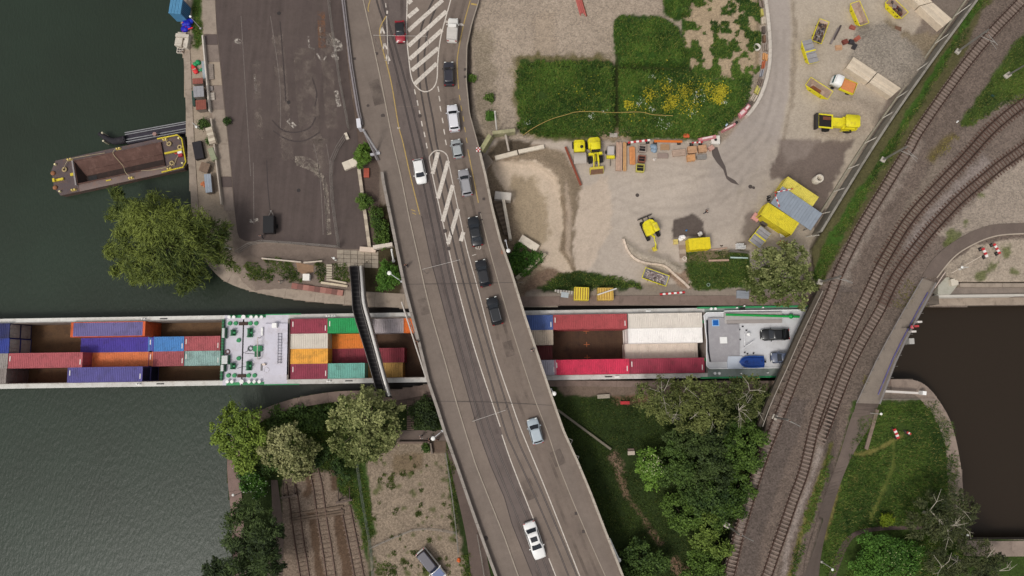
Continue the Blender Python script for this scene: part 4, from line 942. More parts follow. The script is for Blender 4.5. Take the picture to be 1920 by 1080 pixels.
a = zb(100, 965); b = zb(150, 200); MB().box(a[0], b[0], a[1], b[1], DECK+.1, DECK+.55).build('catwalk', GREEND, bg_)
for k in range(22):
    y = a[1]+(b[1]-a[1])*k/21; MB().box(a[0]-.06, b[0]+.06, y-.03, y+.03, DECK+.55, DECK+.6).build('catwalk_rib', GREEN, bg_)
for (x0, x1, y0, y1) in ((135,168,310,430),(130,205,655,760),(120,155,770,850)):
    a = zb(x0, y1); b = zb(x1, y0); MB().box(a[0], b[0], a[1], b[1], DECK+.3, DECK+.95).build('locker', MAT((196,198,194), .6), bg_)
    MB().box(b[0], b[0]+.14, a[1]-.1, b[1]+.1, DECK+.1, DECK+.6).build('locker_frame', GREEND, bg_)
p = zb(180, 605); m = MB(); m.ring((*p, DECK+.15), .34, .1, 14, 5); m.build('rope_coil', MAT((120,92,90), .8), bg_)
for pts in ([(375,615),(420,605),(440,570)], [(400,625),(480,628),(545,640)], [(300,815),(360,798),(430,790)]):
    m = MB(); m.tube([(*zb(*q), DECK+.1) for q in smooth(pts, 5)], .035, 5); m.build('mooring_rope', MAT((84,84,88), .8), vs_)
for u, s in ((615,1),(625,1),(1218,1),(268,1),(618,-1),(1155,-1),(264,-1)):
    x = LX(u, DECK); m = MB(); m.cyl((x-.2, s*5.34, DECK), (x-.2, s*5.34, DECK+.4), .12, n=8); m.cyl((x+.2, s*5.34, DECK), (x+.2, s*5.34, DECK+.4), .12, n=8); m.box(x-.4, x+.4, s*5.34-.14, s*5.34+.14, DECK+.05, DECK+.1); m.build('bollard_pair', WHT, bg_ if u < 400 else vs_)
for u, s in ((1139,-1),(655,-1),(305,1),(304,-1)):
    x = LX(u, DECK); MB().box(x-.6, x+.6, s*5.34-.08, s*5.34+.08, DECK+.05, DECK+.13).build('deck_slot', BLK, bg_ if u < 400 else vs_)
# ---- stern
def zst(x, y, z=.5): return L2(1300+x/6.967, 565+y/6.967, z)
ADECK = MAT((136,144,138), .7, .18, .6, 5, (112,120,108), .6, .1); HOUSE = MAT((204,203,204), .5, .1, .5, 5, (178,174,172), .4, .05); RIM = MAT((232,231,230), .5, .06)
MB().box(hx1+.3, vx1, -HB-.04, HB+.04, DECK-.04, DECK+.05).build('afterdeck', ADECK, vs_)
for s in (-1, 1): MB().box(LX(1310), vx1, s*(HB+.05)-.14, s*(HB+.05)+.14, DECK-.1, DECK+.14).build('rubbing_strip', GREEN, vs_)
hz = .75
a = zst(165, 880, hz); b = zst(165, 150, hz); xe = LX(1575, hz); yb = a[1]; yt = b[1]; xf = a[0]
pts = [(xf+.55, yb), (xe, yb-.05), (xe, yt+.25), (zst(405, 130, hz)[0], yt+.25), (zst(395, 150, hz)[0], yt), (xf+.5, yt), (xf+.05, yt-.45), (xf+.32, (yb+yt)/2), (xf+.12, yb+.45)]
MB().prism(pts, DECK+.05, hz).build('deckhouse', HOUSE, vs_)
m = MB(); pr = pts[1:]+pts[:1]; m.tube([(*q, hz+.12) for q in [pts[1], pts[0], pts[8], pts[7], pts[6], pts[5], pts[4], pts[3], pts[2]]], .09, 6); m.build('bulwark_rail', RIM, vs_)
rz = 1.15
rp = [zst(195, 215, rz), zst(405, 215, rz), zst(410, 240, rz), zst(445, 300, rz), zst(600, 300, rz), zst(608, 710, rz), zst(455, 710, rz), zst(440, 790, rz), zst(235, 795, rz), zst(212, 640, rz), zst(200, 400, rz)]
MB().prism(rp, hz, rz).build('wheelhouse_roof', MAT((150,146,148), .6, .12, .8, 5, (176,172,172), .5, .05), vs_)
fw = [zst(172, 245, 1.0), zst(195, 245, 1.0), zst(200, 420, 1.0), zst(212, 640, 1.0), zst(236, 790, 1.0), zst(214, 790, 1.0), zst(188, 640, 1.0), zst(176, 420, 1.0)]
MB().prism(fw, hz, .98).build('front_window', MAT((40,38,44), .15, .1, 2, 6, None, 0, 0), vs_)
def plate(name, x0, x1, y0, y1, z0, z1, mat):
    a = zst(x0, y1, z1); b = zst(x1, y0, z1); return MB().box(a[0], b[0], a[1], b[1], z0, z1).build(name, mat, vs_)
plate('skylight_frame', 248, 336, 236, 324, rz, rz+.08, MAT((150,190,226), .4)); plate('skylight', 258, 326, 246, 314, rz+.08, rz+.12, MAT((24,92,168), .3, .1))
plate('hatch_cover', 352, 440, 464, 550, rz, rz+.12, WHT)
plate('trunk', 412, 1155, 138, 290, hz, rz+.05, MAT((176,170,166), .6, .12, .6, 5, (150,142,136), .5, .05)); plate('trunk_side', 440, 1155, 236, 292, rz+.05, rz+.16, MAT((152,143,138), .7, .12))
a = zst(425, 172, 1.3); b = zst(1385, 200, 1.3); m = MB(); m.cyl((*a, 1.3), (*b, 1.3), .20, n=10); m.build('exhaust_pipe', MAT((24,150,66), .45, .1), vs_)
p = zst(1275, 195, 1.3); m = MB(); m.ball((*p, 1.32), .42, 12, 6); m.build('pipe_drum', MAT((24,150,66), .45, .1), vs_)
plate('raised_step', 450, 640, 715, 882, hz, hz+.25, MAT((196,202,212), .5, .06))
p = zst(720, 430, 1.2); m = MB(); m.cyl((*p, hz), (*p, hz+.5), .08, n=8); m.ball((*p, hz+.62), .33, 12, 6, .7); m.build('radome', WHT, vs_)
m = MB(); m.cyl((*zst(660, 610, 1.4), 1.4), (*zst(800, 510, 1.4), 1.4), .08, n=6); m.cyl((*zst(670, 605, 1.0), hz), (*zst(670, 605, 1.4), 1.4), .06, n=6); m.build('radar_bar', MAT((226,224,224), .5), vs_)
m = MB(); m.cyl((*zst(670, 420, 1.2), 1.2), (*zst(676, 580, 1.2), 1.2), .07, n=6); m.cyl((*zst(672, 500, 1.2), hz), (*zst(672, 500, 1.2), 1.2), .06, n=6); m.build('antenna_mast', MAT((226,224,224), .5), vs_)
for x, y in ((600,370),(606,500),(668,668),(703,685),(782,678),(690,380),(642,330)):
    p = zst(x, y, hz); m = MB(); m.cyl((*p, hz), (*p, hz+.25), .13, n=7); m.build('deck_fitting', BLK, vs_)
for x, y in ((220,102),(275,100),(270,940),(325,940),(555,88),(652,65),(895,85),(612,942),(958,932)):
    bollard(vs_, *zst(x, y, DECK), .22 if x < 400 else .12)
for x, y in ((118,265),(145,760)):
    p = zst(x, y, DECK); m = MB(); m.cyl((*p, DECK), (*p, DECK+.35), .26, n=9); m.build('capstan', GREEN, vs_)
p = zst(630, 95, DECK); MB().cbox(p[0], p[1], DECK+.25, .9, .35, .35).build('deck_gear', BLK, vs_)
# ---- dinghy on the stern
p = zst(770, 790, hz+.4); dn = thing('dinghy', 'blue covered dinghy lying on the white afterdeck of the ship', 'dinghy', SO+SX*p[0]+SY*p[1]+Vector((0, 0, hz)), SA)
def dsec(x, hw, z0, z1): return [(x, -hw, z1*.75), (x, -hw*.7, z0), (x, hw*.7, z0), (x, hw, z1*.75), (x, hw*.55, z1), (x, -hw*.55, z1)]
MB().loft([dsec(*s) for s in ((-2.05,.12,.25,.55),(-1.75,.5,.1,.6),(-1.2,.78,.05,.64),(-.4,.9,.02,.66),(.6,.9,.02,.6),(1.6,.86,.02,.55),(1.95,.8,.02,.5))]).build('hull', MAT((30,66,138), .55, .15, 1.5, 6, (22,46,104), .6, .2), dn)
m = MB(); m.tube([(-2.05,0,.5),(-1.75,.5,.5),(-1.2,.8,.5),(-.4,.92,.5),(.6,.92,.48),(1.9,.84,.45)], .08, 6); m.tube([(-2.05,0,.5),(-1.75,-.5,.5),(-1.2,-.8,.5),(-.4,-.92,.5),(.6,-.92,.48),(1.9,-.84,.45)], .08, 6); m.build('gunwale', MAT((44,86,160), .5), dn)
m = MB(); m.ball((-1.0, .0, .66), .26, 8, 5, .6); m.ball((1.5, .1, .55), .2, 8, 5, .6); m.build('cover_bump', MAT((26,54,120), .6), dn)
m = MB(); m.cbox(2.05, 0, .45, .25, .35, .5); m.build('outboard_motor', BLK, dn)
# ================================================================= containers
CH = 2.59
def cont_meshes(Lc):
    W = 2.44; H = CH; d = {}
    m = MB(); m2 = 0; per = .30; n = int((Lc-.5)/per); x0 = -n*per/2
    prof = []
    for i in range(n): prof += [(x0+i*per, H-.05), (x0+i*per+.09, H-.05), (x0+i*per+.15, H-.005), (x0+i*per+.24, H-.005)]
    prof.append((x0+n*per, H-.05)); vs = []
    for x, z in prof: vs += [(x, -W/2+.09, z), (x, W/2-.09, z)]
    m.add(vs, [(2*i, 2*i+2, 2*i+3, 2*i+1) for i in range(len(prof)-1)]); d['roof'] = m.mesh('roof')
    m = MB(); zs_ = []
    for i in range(n): zs_ += [(x0+i*per, .05), (x0+i*per+.07, .05), (x0+i*per+.14, .0), (x0+i*per+.23, .0)]
    zs_.append((x0+n*per, .05))
    for s in (1,):
        vs = []
        for x, y in zs_: vs += [(x, -y, .12), (x, -y, H-.1)]
        m.add(vs, [(2*i, 2*i+1, 2*i+3, 2*i+2) for i in range(len(zs_)-1)])
    d['side_wall'] = m.mesh('side_wall')
    m = MB(); L = Lc/2
    for sx in (-1, 1):
        for sy in (-1, 1): m.box(sx*L-(.16 if sx > 0 else 0), sx*L+(.16 if sx < 0 else 0), sy*W/2-(.12 if sy > 0 else 0), sy*W/2+(.12 if sy < 0 else 0), 0, H)
        m.box(sx*L-(.12 if sx > 0 else 0), sx*L+(.12 if sx < 0 else 0), -W/2+.12, W/2-.12, H-.14, H-.002); m.box(sx*L-(.12 if sx > 0 else 0), sx*L+(.12 if sx < 0 else 0), -W/2+.12, W/2-.12, 0, .16)
        m.box(-L+.16, L-.16, sx*W/2-(.09 if sx > 0 else 0), sx*W/2+(.09 if sx < 0 else 0), H-.12, H-.002); m.box(-L+.16, L-.16, sx*W/2-(.09 if sx > 0 else 0), sx*W/2+(.09 if sx < 0 else 0), 0, .14)
    m.box(-L+.16, -x0*-1 if False else x0, -W/2+.09, W/2-.09, H-.06, H-.012); m.box(-x0, L-.12, -W/2+.09, W/2-.09, H-.06, H-.012); m.box(-L+.2, L-.2, -W/2+.1, W/2-.1, .05, .12)
    d['frame'] = m.mesh('frame')
    m = MB(); m.box(0, .05, -W/2+.12, W/2-.12, .16, H-.14)
    for y in (-.85, -.35, .35, .85): m.cyl((.09, y, .2), (.09, y, H-.2), .03, n=6)
    for y in (-.6, .6): m.box(.05, .1, y-.25, y+.25, 1.1, 1.2)
    d['door'] = m.mesh('door')
    m = MB(); k = 9; ys = [-W/2+.12+(W-.24)*i/(2*k) for i in range(2*k+1)]; vs = []
    for i, y in enumerate(ys): vs += [(-.04 if i % 2 else 0, y, .16), (-.04 if i % 2 else 0, y, H-.14)]
    m.add(vs, [(2*i, 2*i+2, 2*i+3, 2*i+1) for i in range(len(ys)-1)]); d['end_wall'] = m.mesh('end_wall')
    m = MB(); m.cbox(0, 0, 0, .16, .18, .12); d['corner_casting'] = m.mesh('corner_casting')
    m = MB(); m.box(-.07, .07, -.42, .42, 0, .012); d['marking'] = m.mesh('marking')
    return d
CM = {20: cont_meshes(6.06), 40: cont_meshes(12.19)}; CL = {20: 6.06, 40: 12.19}
def PAINT(rgb, dirt=None, amt=.6, var=.2):
    if min(rgb) > 180: amt, var = .22, .07
    return MAT(rgb, .65, var, .5, 5, dirt or tuple(int(x*.62+y*.14) for x, y in zip(rgb, (110,80,60))), amt, .08, jitter=.04)
MARKM = MAT((226,220,212), .6, .1)
NCONT = 0
def container(label, loc, rz, kind, rgb, roof=None, group='shipping containers on the vessel', marks=True, endc=None, name='shipping_container', doors=1):
    o = thing(name, label, 'container', loc, rz, group); M = CM[kind]; L = CL[kind]/2; pm = PAINT(rgb); rm = PAINT(roof) if roof else pm; em = PAINT(endc) if endc else pm
    link('roof', M['roof'], rm, o); link('frame', M['frame'], pm, o)
    for s in (1, -1):
        w_ = link('side_wall', M['side_wall'], pm, o); w_.location = (0, -s*1.21, 0); w_.rotation_euler = (0, 0, 0 if s > 0 else math.pi)
    e = link('door', M['door'], em, o); e.location = (doors*(L-.08), 0, 0); e.rotation_euler = (0, 0, 0 if doors > 0 else math.pi)
    e = link('end_wall', M['end_wall'], em, o); e.location = (-doors*(L-.06), 0, 0); e.rotation_euler = (0, 0, math.pi if doors > 0 else 0)
    for sx in (-1, 1):
        for sy in (-1, 1):
            c = link('corner_casting', M['corner_casting'], pm, o); c.location = (sx*(L-.08), sy*1.13, CH-.04)
    if marks:
        for sx in (-1, 1):
            c = link('marking', M['marking'], MARKM, o); c.location = (sx*(L-.36), -.35*sx, CH-.008)
    return o
ROWY = {1: 3.69, 2: 1.23, 3: -1.23, 4: -3.69}
def cargo(root_u, row, kind, tier, rgb, label, roof=None, under=None, marks=True, endc=None):
    zt = FLOOR+tier*CH
    x = LX(root_u, zt, {1: 612, 2: 640, 3: 667, 4: 694}[row])+CL[kind]/2
    for t in range(1, tier+1):
        c = rgb if t == tier else (under or rgb)
        lab = label if t == tier else 'lower container, directly beneath the '+' '.join(w for w in label.replace(',', '').split() if w not in ('the', 'of', 'a', 'and'))
        lab = ' '.join(lab.split()[:16])
        p = SO+SX*x+SY*ROWY[row]; container(lab if t < tier else label, (p.x, p.y, FLOOR+(t-1)*CH+.005), SA, kind, c, roof if t == tier else None, marks=marks, endc=endc)
RED1, RED2, RED3 = (168,86,90), (146,58,72), (112,46,52)
cargo(133, 1, 40, 2, (206,92,48), 'long container with purple roof and orange sides on the barge', roof=(108,100,148), marks=False)
cargo(152, 2, 40, 1, (74,62,156), 'long ink-blue container with dark roof patches on the barge', marks=False)
cargo(278, 2, 20, 1, (74,130,190), 'short sky-blue container with rusty spots on the barge')
cargo(345, 2, 20, 1, RED1, 'short red container next to the green catwalk of the barge')
cargo(15, 3, 40, 2, (170,86,90), 'long salmon-red container at the far left of the barge')
cargo(150, 3, 40, 1, (216,122,74), 'long orange container in the middle of the barge', marks=False)
cargo(278, 3, 20, 1, (162,84,88), 'short red container between the orange and the pale teal one')
cargo(345, 3, 20, 1, (142,170,164), 'short pale teal container next to the catwalk of the barge')
cargo(127, 4, 40, 2, (88,82,142), 'long violet-blue container with near-black end along the lower side of the barge', endc=(26,30,56), marks=True)
cargo(-121, 1, 40, 2, (40,44,92), 'dark navy container with pale end cut by the left edge, upper row', endc=(186,178,170), marks=False)
cargo(-122, 2, 40, 2, (44,58,134), 'bright blue container with pale end cut by the left edge, second row', endc=(188,180,174), marks=False)
cargo(-124, 3, 40, 2, (150,142,136), 'grey container cut by the left edge, third row', marks=False)
cargo(-128, 4, 40, 2, (128,118,112), 'dull grey container cut by the left edge, lowest row', marks=False)
cargo(545, 1, 20, 2, (150,60,76), 'short crimson container at the upper corner behind the bow deck')
cargo(614, 1, 20, 2, (40,152,84), 'short emerald green container partly under the pipe footbridge')
cargo(689, 1, 20, 1, (176,166,168), 'short pale grey container between footbridge and road bridge', marks=False)
cargo(757, 1, 20, 1, (230,116,48), 'bright orange container disappearing under the road bridge', marks=False)
cargo(545, 2, 20, 2, (206,196,182), 'short cream container behind the bow deck', marks=False)
cargo(621, 2, 20, 1, (220,124,48), 'short bright orange container left of the footbridge', marks=False)
cargo(545, 3, 20, 2, (230,164,66), 'short yellow-orange container behind the bow deck', marks=False)
cargo(623, 3, 20, 1, (134,48,60), 'short deep red container left of the footbridge', marks=False)
cargo(690, 3, 20, 1, (144,58,68), 'short wine-red container right of the footbridge', marks=False)
cargo(545, 4, 20, 2, (146,58,76), 'short crimson container at the lower corner behind the bow deck')
cargo(614, 4, 20, 2, (110,168,154), 'short turquoise container at the lower side left of the footbridge', marks=False)
cargo(687, 4, 20, 1, (196,152,84), 'short mustard container under the lower end of the footbridge', marks=False)
cargo(968, 1, 20, 2, (74,94,146), 'short blue container emerging from under the road bridge')
cargo(1037, 1, 40, 2, (168,74,76), 'long brick-red container in the upper row right of the road bridge')
cargo(1178, 1, 40, 2, (214,204,192), 'long cream-white container nearest the canal wall', marks=False)
cargo(968, 2, 20, 2, (190,172,152), 'short pale container with a rust stain beside the road bridge', marks=False)
cargo(1178, 2, 40, 2, (246,240,234), 'long bright white container, the second of the pale ones', marks=False)
cargo(968, 3, 20, 1, (104,46,46), 'short dark maroon container deep in the hold by the road bridge', marks=False)
cargo(1172, 3, 40, 1, (216,202,188), 'long beige-white container sitting lower than its neighbours', marks=False)
cargo(973, 4, 20, 2, (166,160,168), 'short lilac-grey container in the lowest row by the road bridge')
cargo(1040, 4, 40, 2, (200,50,80), 'long vivid red container in the lowest row')
cargo(1181, 4, 40, 2, (152,54,72), 'long crimson container beside the wheelhouse')
# ================================================================= CARS
GLASS = MAT((30,34,40), .08, .1, 2, 6, None, 0, 0, spec=.6); TYREM = MAT((26,25,25), .85, .1); RIMM = MAT((140,140,142), .35, .1, metal=.7)
LAMP = MAT((226,226,220), .2, .05); TAIL = MAT((150,20,24), .3, .1); TRIM = MAT((30,30,31), .6, .1)
def CARP(rgb): return MAT(rgb, .38, .03, .4, 3, None, 0, 0, spec=.5, coat=.5, jitter=.0)
_wm = MB(); _wm.cyl((0,-.11,0), (0,.11,0), .32, n=16); WHEEL = _wm.mesh('tyre'); _wm = MB(); _wm.cyl((0,-.115,0), (0,.115,0), .2, n=12); RIMESH = _wm.mesh('rim')
def car(label, fu, fv, ru, rv, z, rgb, kind='hatch', W=1.82, roof=None, group='cars on the road bridge', roofrail=False, sunroof=False, hood=None, name='car'):
    c, L, ang = heading(ru, rv, fu, fv, z+.8)
    o = thing(name, label, 'car' if name == 'car' else name.replace('_', ' '), (c.x, c.y, z), ang, group)
    pm = CARP(rgb); W += .06; hw = W/2
    H = {'hatch': 1.5, 'sedan': 1.42, 'suv': 1.66, 'wagon': 1.5, 'mini': 1.4, 'van': 1.9, 'offroad': 1.8}[kind]
    sh = .92 if kind not in ('suv', 'van', 'offroad') else 1.05
    def sec(x, f, zt): h = hw*f; return [(x,-h*.85,.22),(x,-h*.97,.34),(x,-h,.55),(x,-h*.985,zt-.2),(x,-h*.93,zt-.05),(x,-h*.72,zt),(x,0,zt+.035),(x,h*.72,zt),(x,h*.93,zt-.05),(x,h*.985,zt-.2),(x,h,.55),(x,h*.97,.34),(x,h*.85,.22)]
    if kind == 'sedan': st = [(-.5,.72,.62),(-.492,.86,.82),(-.46,.94,.9),(-.36,.98,.93),(-.1,1,.93),(.18,1,.95),(.24,.99,.96),(.36,.96,.88),(.44,.9,.8),(.482,.8,.7),(.5,.62,.55)]
    elif kind in ('van', 'offroad'): st = [(-.5,.86,.75),(-.495,.94,.95),(-.46,.98,sh),(-.2,1,sh),(.1,1,sh),(.25,.99,sh+.03),(.4,.97,sh-.02),(.46,.93,.92),(.488,.86,.8),(.5,.75,.6)]
    else: st = [(-.5,.76,.62),(-.494,.88,.84),(-.46,.95,sh),(-.3,.99,sh+.01),(0,1,sh+.01),(.2,1,sh+.03),(.27,.98,sh+.02),(.38,.95,sh-.08),(.45,.88,sh-.17),(.485,.77,sh-.27),(.5,.6,.52)]
    MB().loft([sec(x*L, f, zt) for x, f, zt in st]).build('body', pm, o)
    if hood: MB().box(.2*L, .43*L, -hw*.82, hw*.82, sh-.06, sh+.075).build('bonnet', CARP(hood), o)
    # greenhouse
    b0, b1, r0, r1 = {'hatch': (-.47,.25,-.36,.06), 'suv': (-.47,.24,-.38,.06), 'wagon': (-.475,.24,-.39,.05), 'sedan': (-.35,.24,-.2,.06), 'mini': (-.42,.2,-.32,.06), 'van': (-.02,.24,.0,.12), 'offroad': (-.47,.18,-.45,.09)}[kind]
    zb_ = sh-.02; bh = hw*.93; th = hw*.74
    def rr(x0, x1, h, z, r): return [(x0+r,-h,z),(x1-r*1.3,-h*.98,z),(x1,-h*.82,z),(x1+.06,0,z),(x1,h*.82,z),(x1-r*1.3,h*.98,z),(x0+r,h,z),(x0,h*.85,z),(x0-.03,0,z),(x0,-h*.85,z)]
    m = MB(); r_ = .1
    rings = [rr(b0*L, b1*L, bh, zb_, r_), rr((b0*.15+r0*.85)*L, (b1*.15+r1*.85)*L, th*1.05, H-.09, r_), rr(r0*L, r1*L, th, H-.02, r_*1.4), rr((r0+.02)*L, (r1-.02)*L, th*.86, H, r_*1.5)]
    m.loft([[Vector(p) for p in q] for q in rings], True, True, True); m.build('cabin', CARP(roof) if roof else pm, o)
    def lerp(a, b, t): return tuple(a[i]+(b[i]-a[i])*t for i in range(3))
    B, T = rings[0], rings[1]
    def pane(name, i0, i1, lo, hi, ins, off):
        q = [lerp(B[i0], T[i0], lo), lerp(B[i1], T[i1], lo), lerp(B[i1], T[i1], hi), lerp(B[i0], T[i0], hi)]; cc = [sum(p[k] for p in q)/4 for k in range(3)]
        return [Vector(lerp(p, cc, ins))+Vector(off) for p in q]
    # windscreen (front), rear, sides
    def screen(name, ids, off, lo=.1, hi=1.0):
        m = MB(); low = [lerp(B[i], T[i], lo) for i in ids]; top = [lerp(B[i], T[i], hi) for i in ids]
        vs = [Vector(p)+Vector(off) for p in low+top]; n = len(ids)
        m.add(vs, [(i, i+1, n+i+1, n+i) for i in range(n-1)], True); return m.build(name, GLASS, o)
    screen('windscreen', [2, 3, 4], (.03, 0, .03)); 
    if kind != 'van': screen('rear_window', [7, 8, 9], (-.03, 0, .03), .25 if kind == 'sedan' else .4, .97)
    for name, i0, i1, dy in (('side_window', 6, 5, .02), ('side_window', 1, 0, -.02)):
        q = pane(name, i0, i1, .12, .92, .06, (0, dy, .01)); MB().add(q, [(0, 1, 2, 3)]).build(name, GLASS, o)
    for s in (-1, 1):
        for x in (-.31, .31):
            w_ = link('wheel', WHEEL, TYREM, o); w_.location = (x*L, s*(hw-.1), .32); rm = link('rim', RIMESH, RIMM, w_)
        m = MB(); m.cbox(.475*L, s*hw*.66, sh-.27, .1, .34, .16); m.build('headlight', LAMP, o)
        m = MB(); m.cbox(-.488*L, s*hw*.74, sh-.12, .1, .3, .18); m.build('tail_light', TAIL, o)
        m = MB(); m.cbox(.17*L, s*(hw+.08), sh+.08, .13, .2, .14); m.build('mirror', pm if rgb[0] > 60 else TRIM, o)
        if roofrail: m = MB(); m.cyl((r0*L+.1, s*th*.93, H+.03), (r1*L-.1, s*th*.93, H+.03), .035, n=5); m.build('roof_rail', RIMM, o)
    if sunroof: MB().box((r0+.08)*L, (r1-.05)*L, -th*.68, th*.68, H-.01, H+.02).build('sunroof', GLASS, o)
    m = MB(); m.cbox(.492*L, 0, .42, .1, W*.5, .16); m.build('grille', TRIM, o)
    if kind == 'van':
        MB().box(-.48*L, -.03*L, -hw*.95, hw*.95, .7, 1.75).build('cargo_box', MAT((212,208,202), .6, .08), o)
        for k in range(9):
            x = -.46*L+k*.052*L; MB().box(x, x+.10, -hw*.9, hw*.9, 1.75, 1.82).build('roof_rib', MAT((190,184,176), .6, .1), o)
        MB().box(.0*L, .12*L, -hw*.72, hw*.72, 1.5, 1.92).build('cab_roof', pm, o)
    return o
zc_ = lambda v: zroad(v)+.03
car('red small car with black roof and white headlamps heading south beside the hatched island', 751, 79, 749, 39, zc_(60), (150,14,36), 'mini', 1.7, roof=(22,22,24))
car('white pickup van with a ribbed load box at the stop line', 850, 34, 847.5, 78, zc_(56), (226,222,214), 'van', 1.75)
car('dark grey estate car queuing right behind the white pickup van', 841, 115, 842, 160, zc_(138), (44,42,50), 'wagon', 1.78, roofrail=True)
car('white multi-purpose car with grey roof edge, next behind the dark grey estate', 847, 196, 853, 246, zc_(222), (214,212,216), 'suv', 1.85)
car('small silver car between the white people carrier and the silver estate', 853.5, 261, 860, 296, zc_(280), (156,160,160), 'hatch', 1.7)
car('silver estate car with roof rails beside the lower hatched island', 867.5, 317, 877, 367, zc_(343), (150,148,150), 'wagon', 1.82, roofrail=True)
car('white compact car driving south along the yellow cycle line', 791, 344, 782.5, 298, zc_(320), (228,226,222), 'hatch', 1.8)
car('black saloon car just above the painted speed figures', 886, 406, 896, 461, zc_(432), (20,22,26), 'sedan', 1.84)
car('black hatchback with red tail lights just below the painted speed figures', 900, 487, 911, 537, zc_(512), (22,21,25), 'hatch', 1.82)
car('black off-road style car with bright roof rails right above the ship', 921, 557, 934, 609, zc_(583), (18,20,24), 'suv', 1.86, roofrail=True)
car('silver blue car alone on the right lane south of the canal', 997, 785, 1010, 832, zc_(808), (168,178,184), 'hatch', 1.8)
car('long white saloon with a dark glass roof heading south at the bottom', 1014, 1048, 991, 979, zc_(1014), (232,230,226), 'sedan', 1.98, sunroof=True)
sg = 'cars carried on the afterdeck of the ship'
car('black saloon car parked on the white afterdeck of the ship', 1427, 628, 1480, 626.5, hz, (12,12,14), 'sedan', 1.84, group=sg)
car('grey blue small car half under the railway bridge on the ship', 1446, 671, 1489, 669.5, hz, (84,92,112), 'hatch', 1.7, group=sg)
car('off-road vehicle with blue bonnet, dark roof and white rear bumper in the gravel plot', 830, 1086, 787, 1033, zg(810, 1060), (228,226,222), 'offroad', 1.9, roof=(64,60,72), group='parked vehicles', hood=(66,86,132))
# ---- covered trailer on the parking lot
c = G(510, 424, .06); o = thing('box_trailer', 'small black box trailer standing alone on the parking lot', 'trailer', c, R(92), None)
MB().box(-1.5, 1.4, -.9, .9, .55, 1.75).build('box', MAT((30,29,31), .5, .15, 1, 6, (44,42,42), .4), o); MB().box(-1.45, 1.35, -.85, .85, 1.75, 1.8).build('lid', MAT((26,25,27), .45, .1), o)
for s in (-1, 1):
    w_ = link('wheel', WHEEL, TYREM, o); w_.location = (-.1, s*.95, .32)
    m = MB(); m.cyl((1.4, s*.55, .5), (2.5, 0, .45), .04, n=6); m.build('drawbar', GALV, o)
m = MB(); m.cyl((2.4, 0, 0), (2.4, 0, .7), .05, n=6); m.ball((2.5, 0, .5), .1); m.build('coupling', MAT((186,182,176), .5), o)
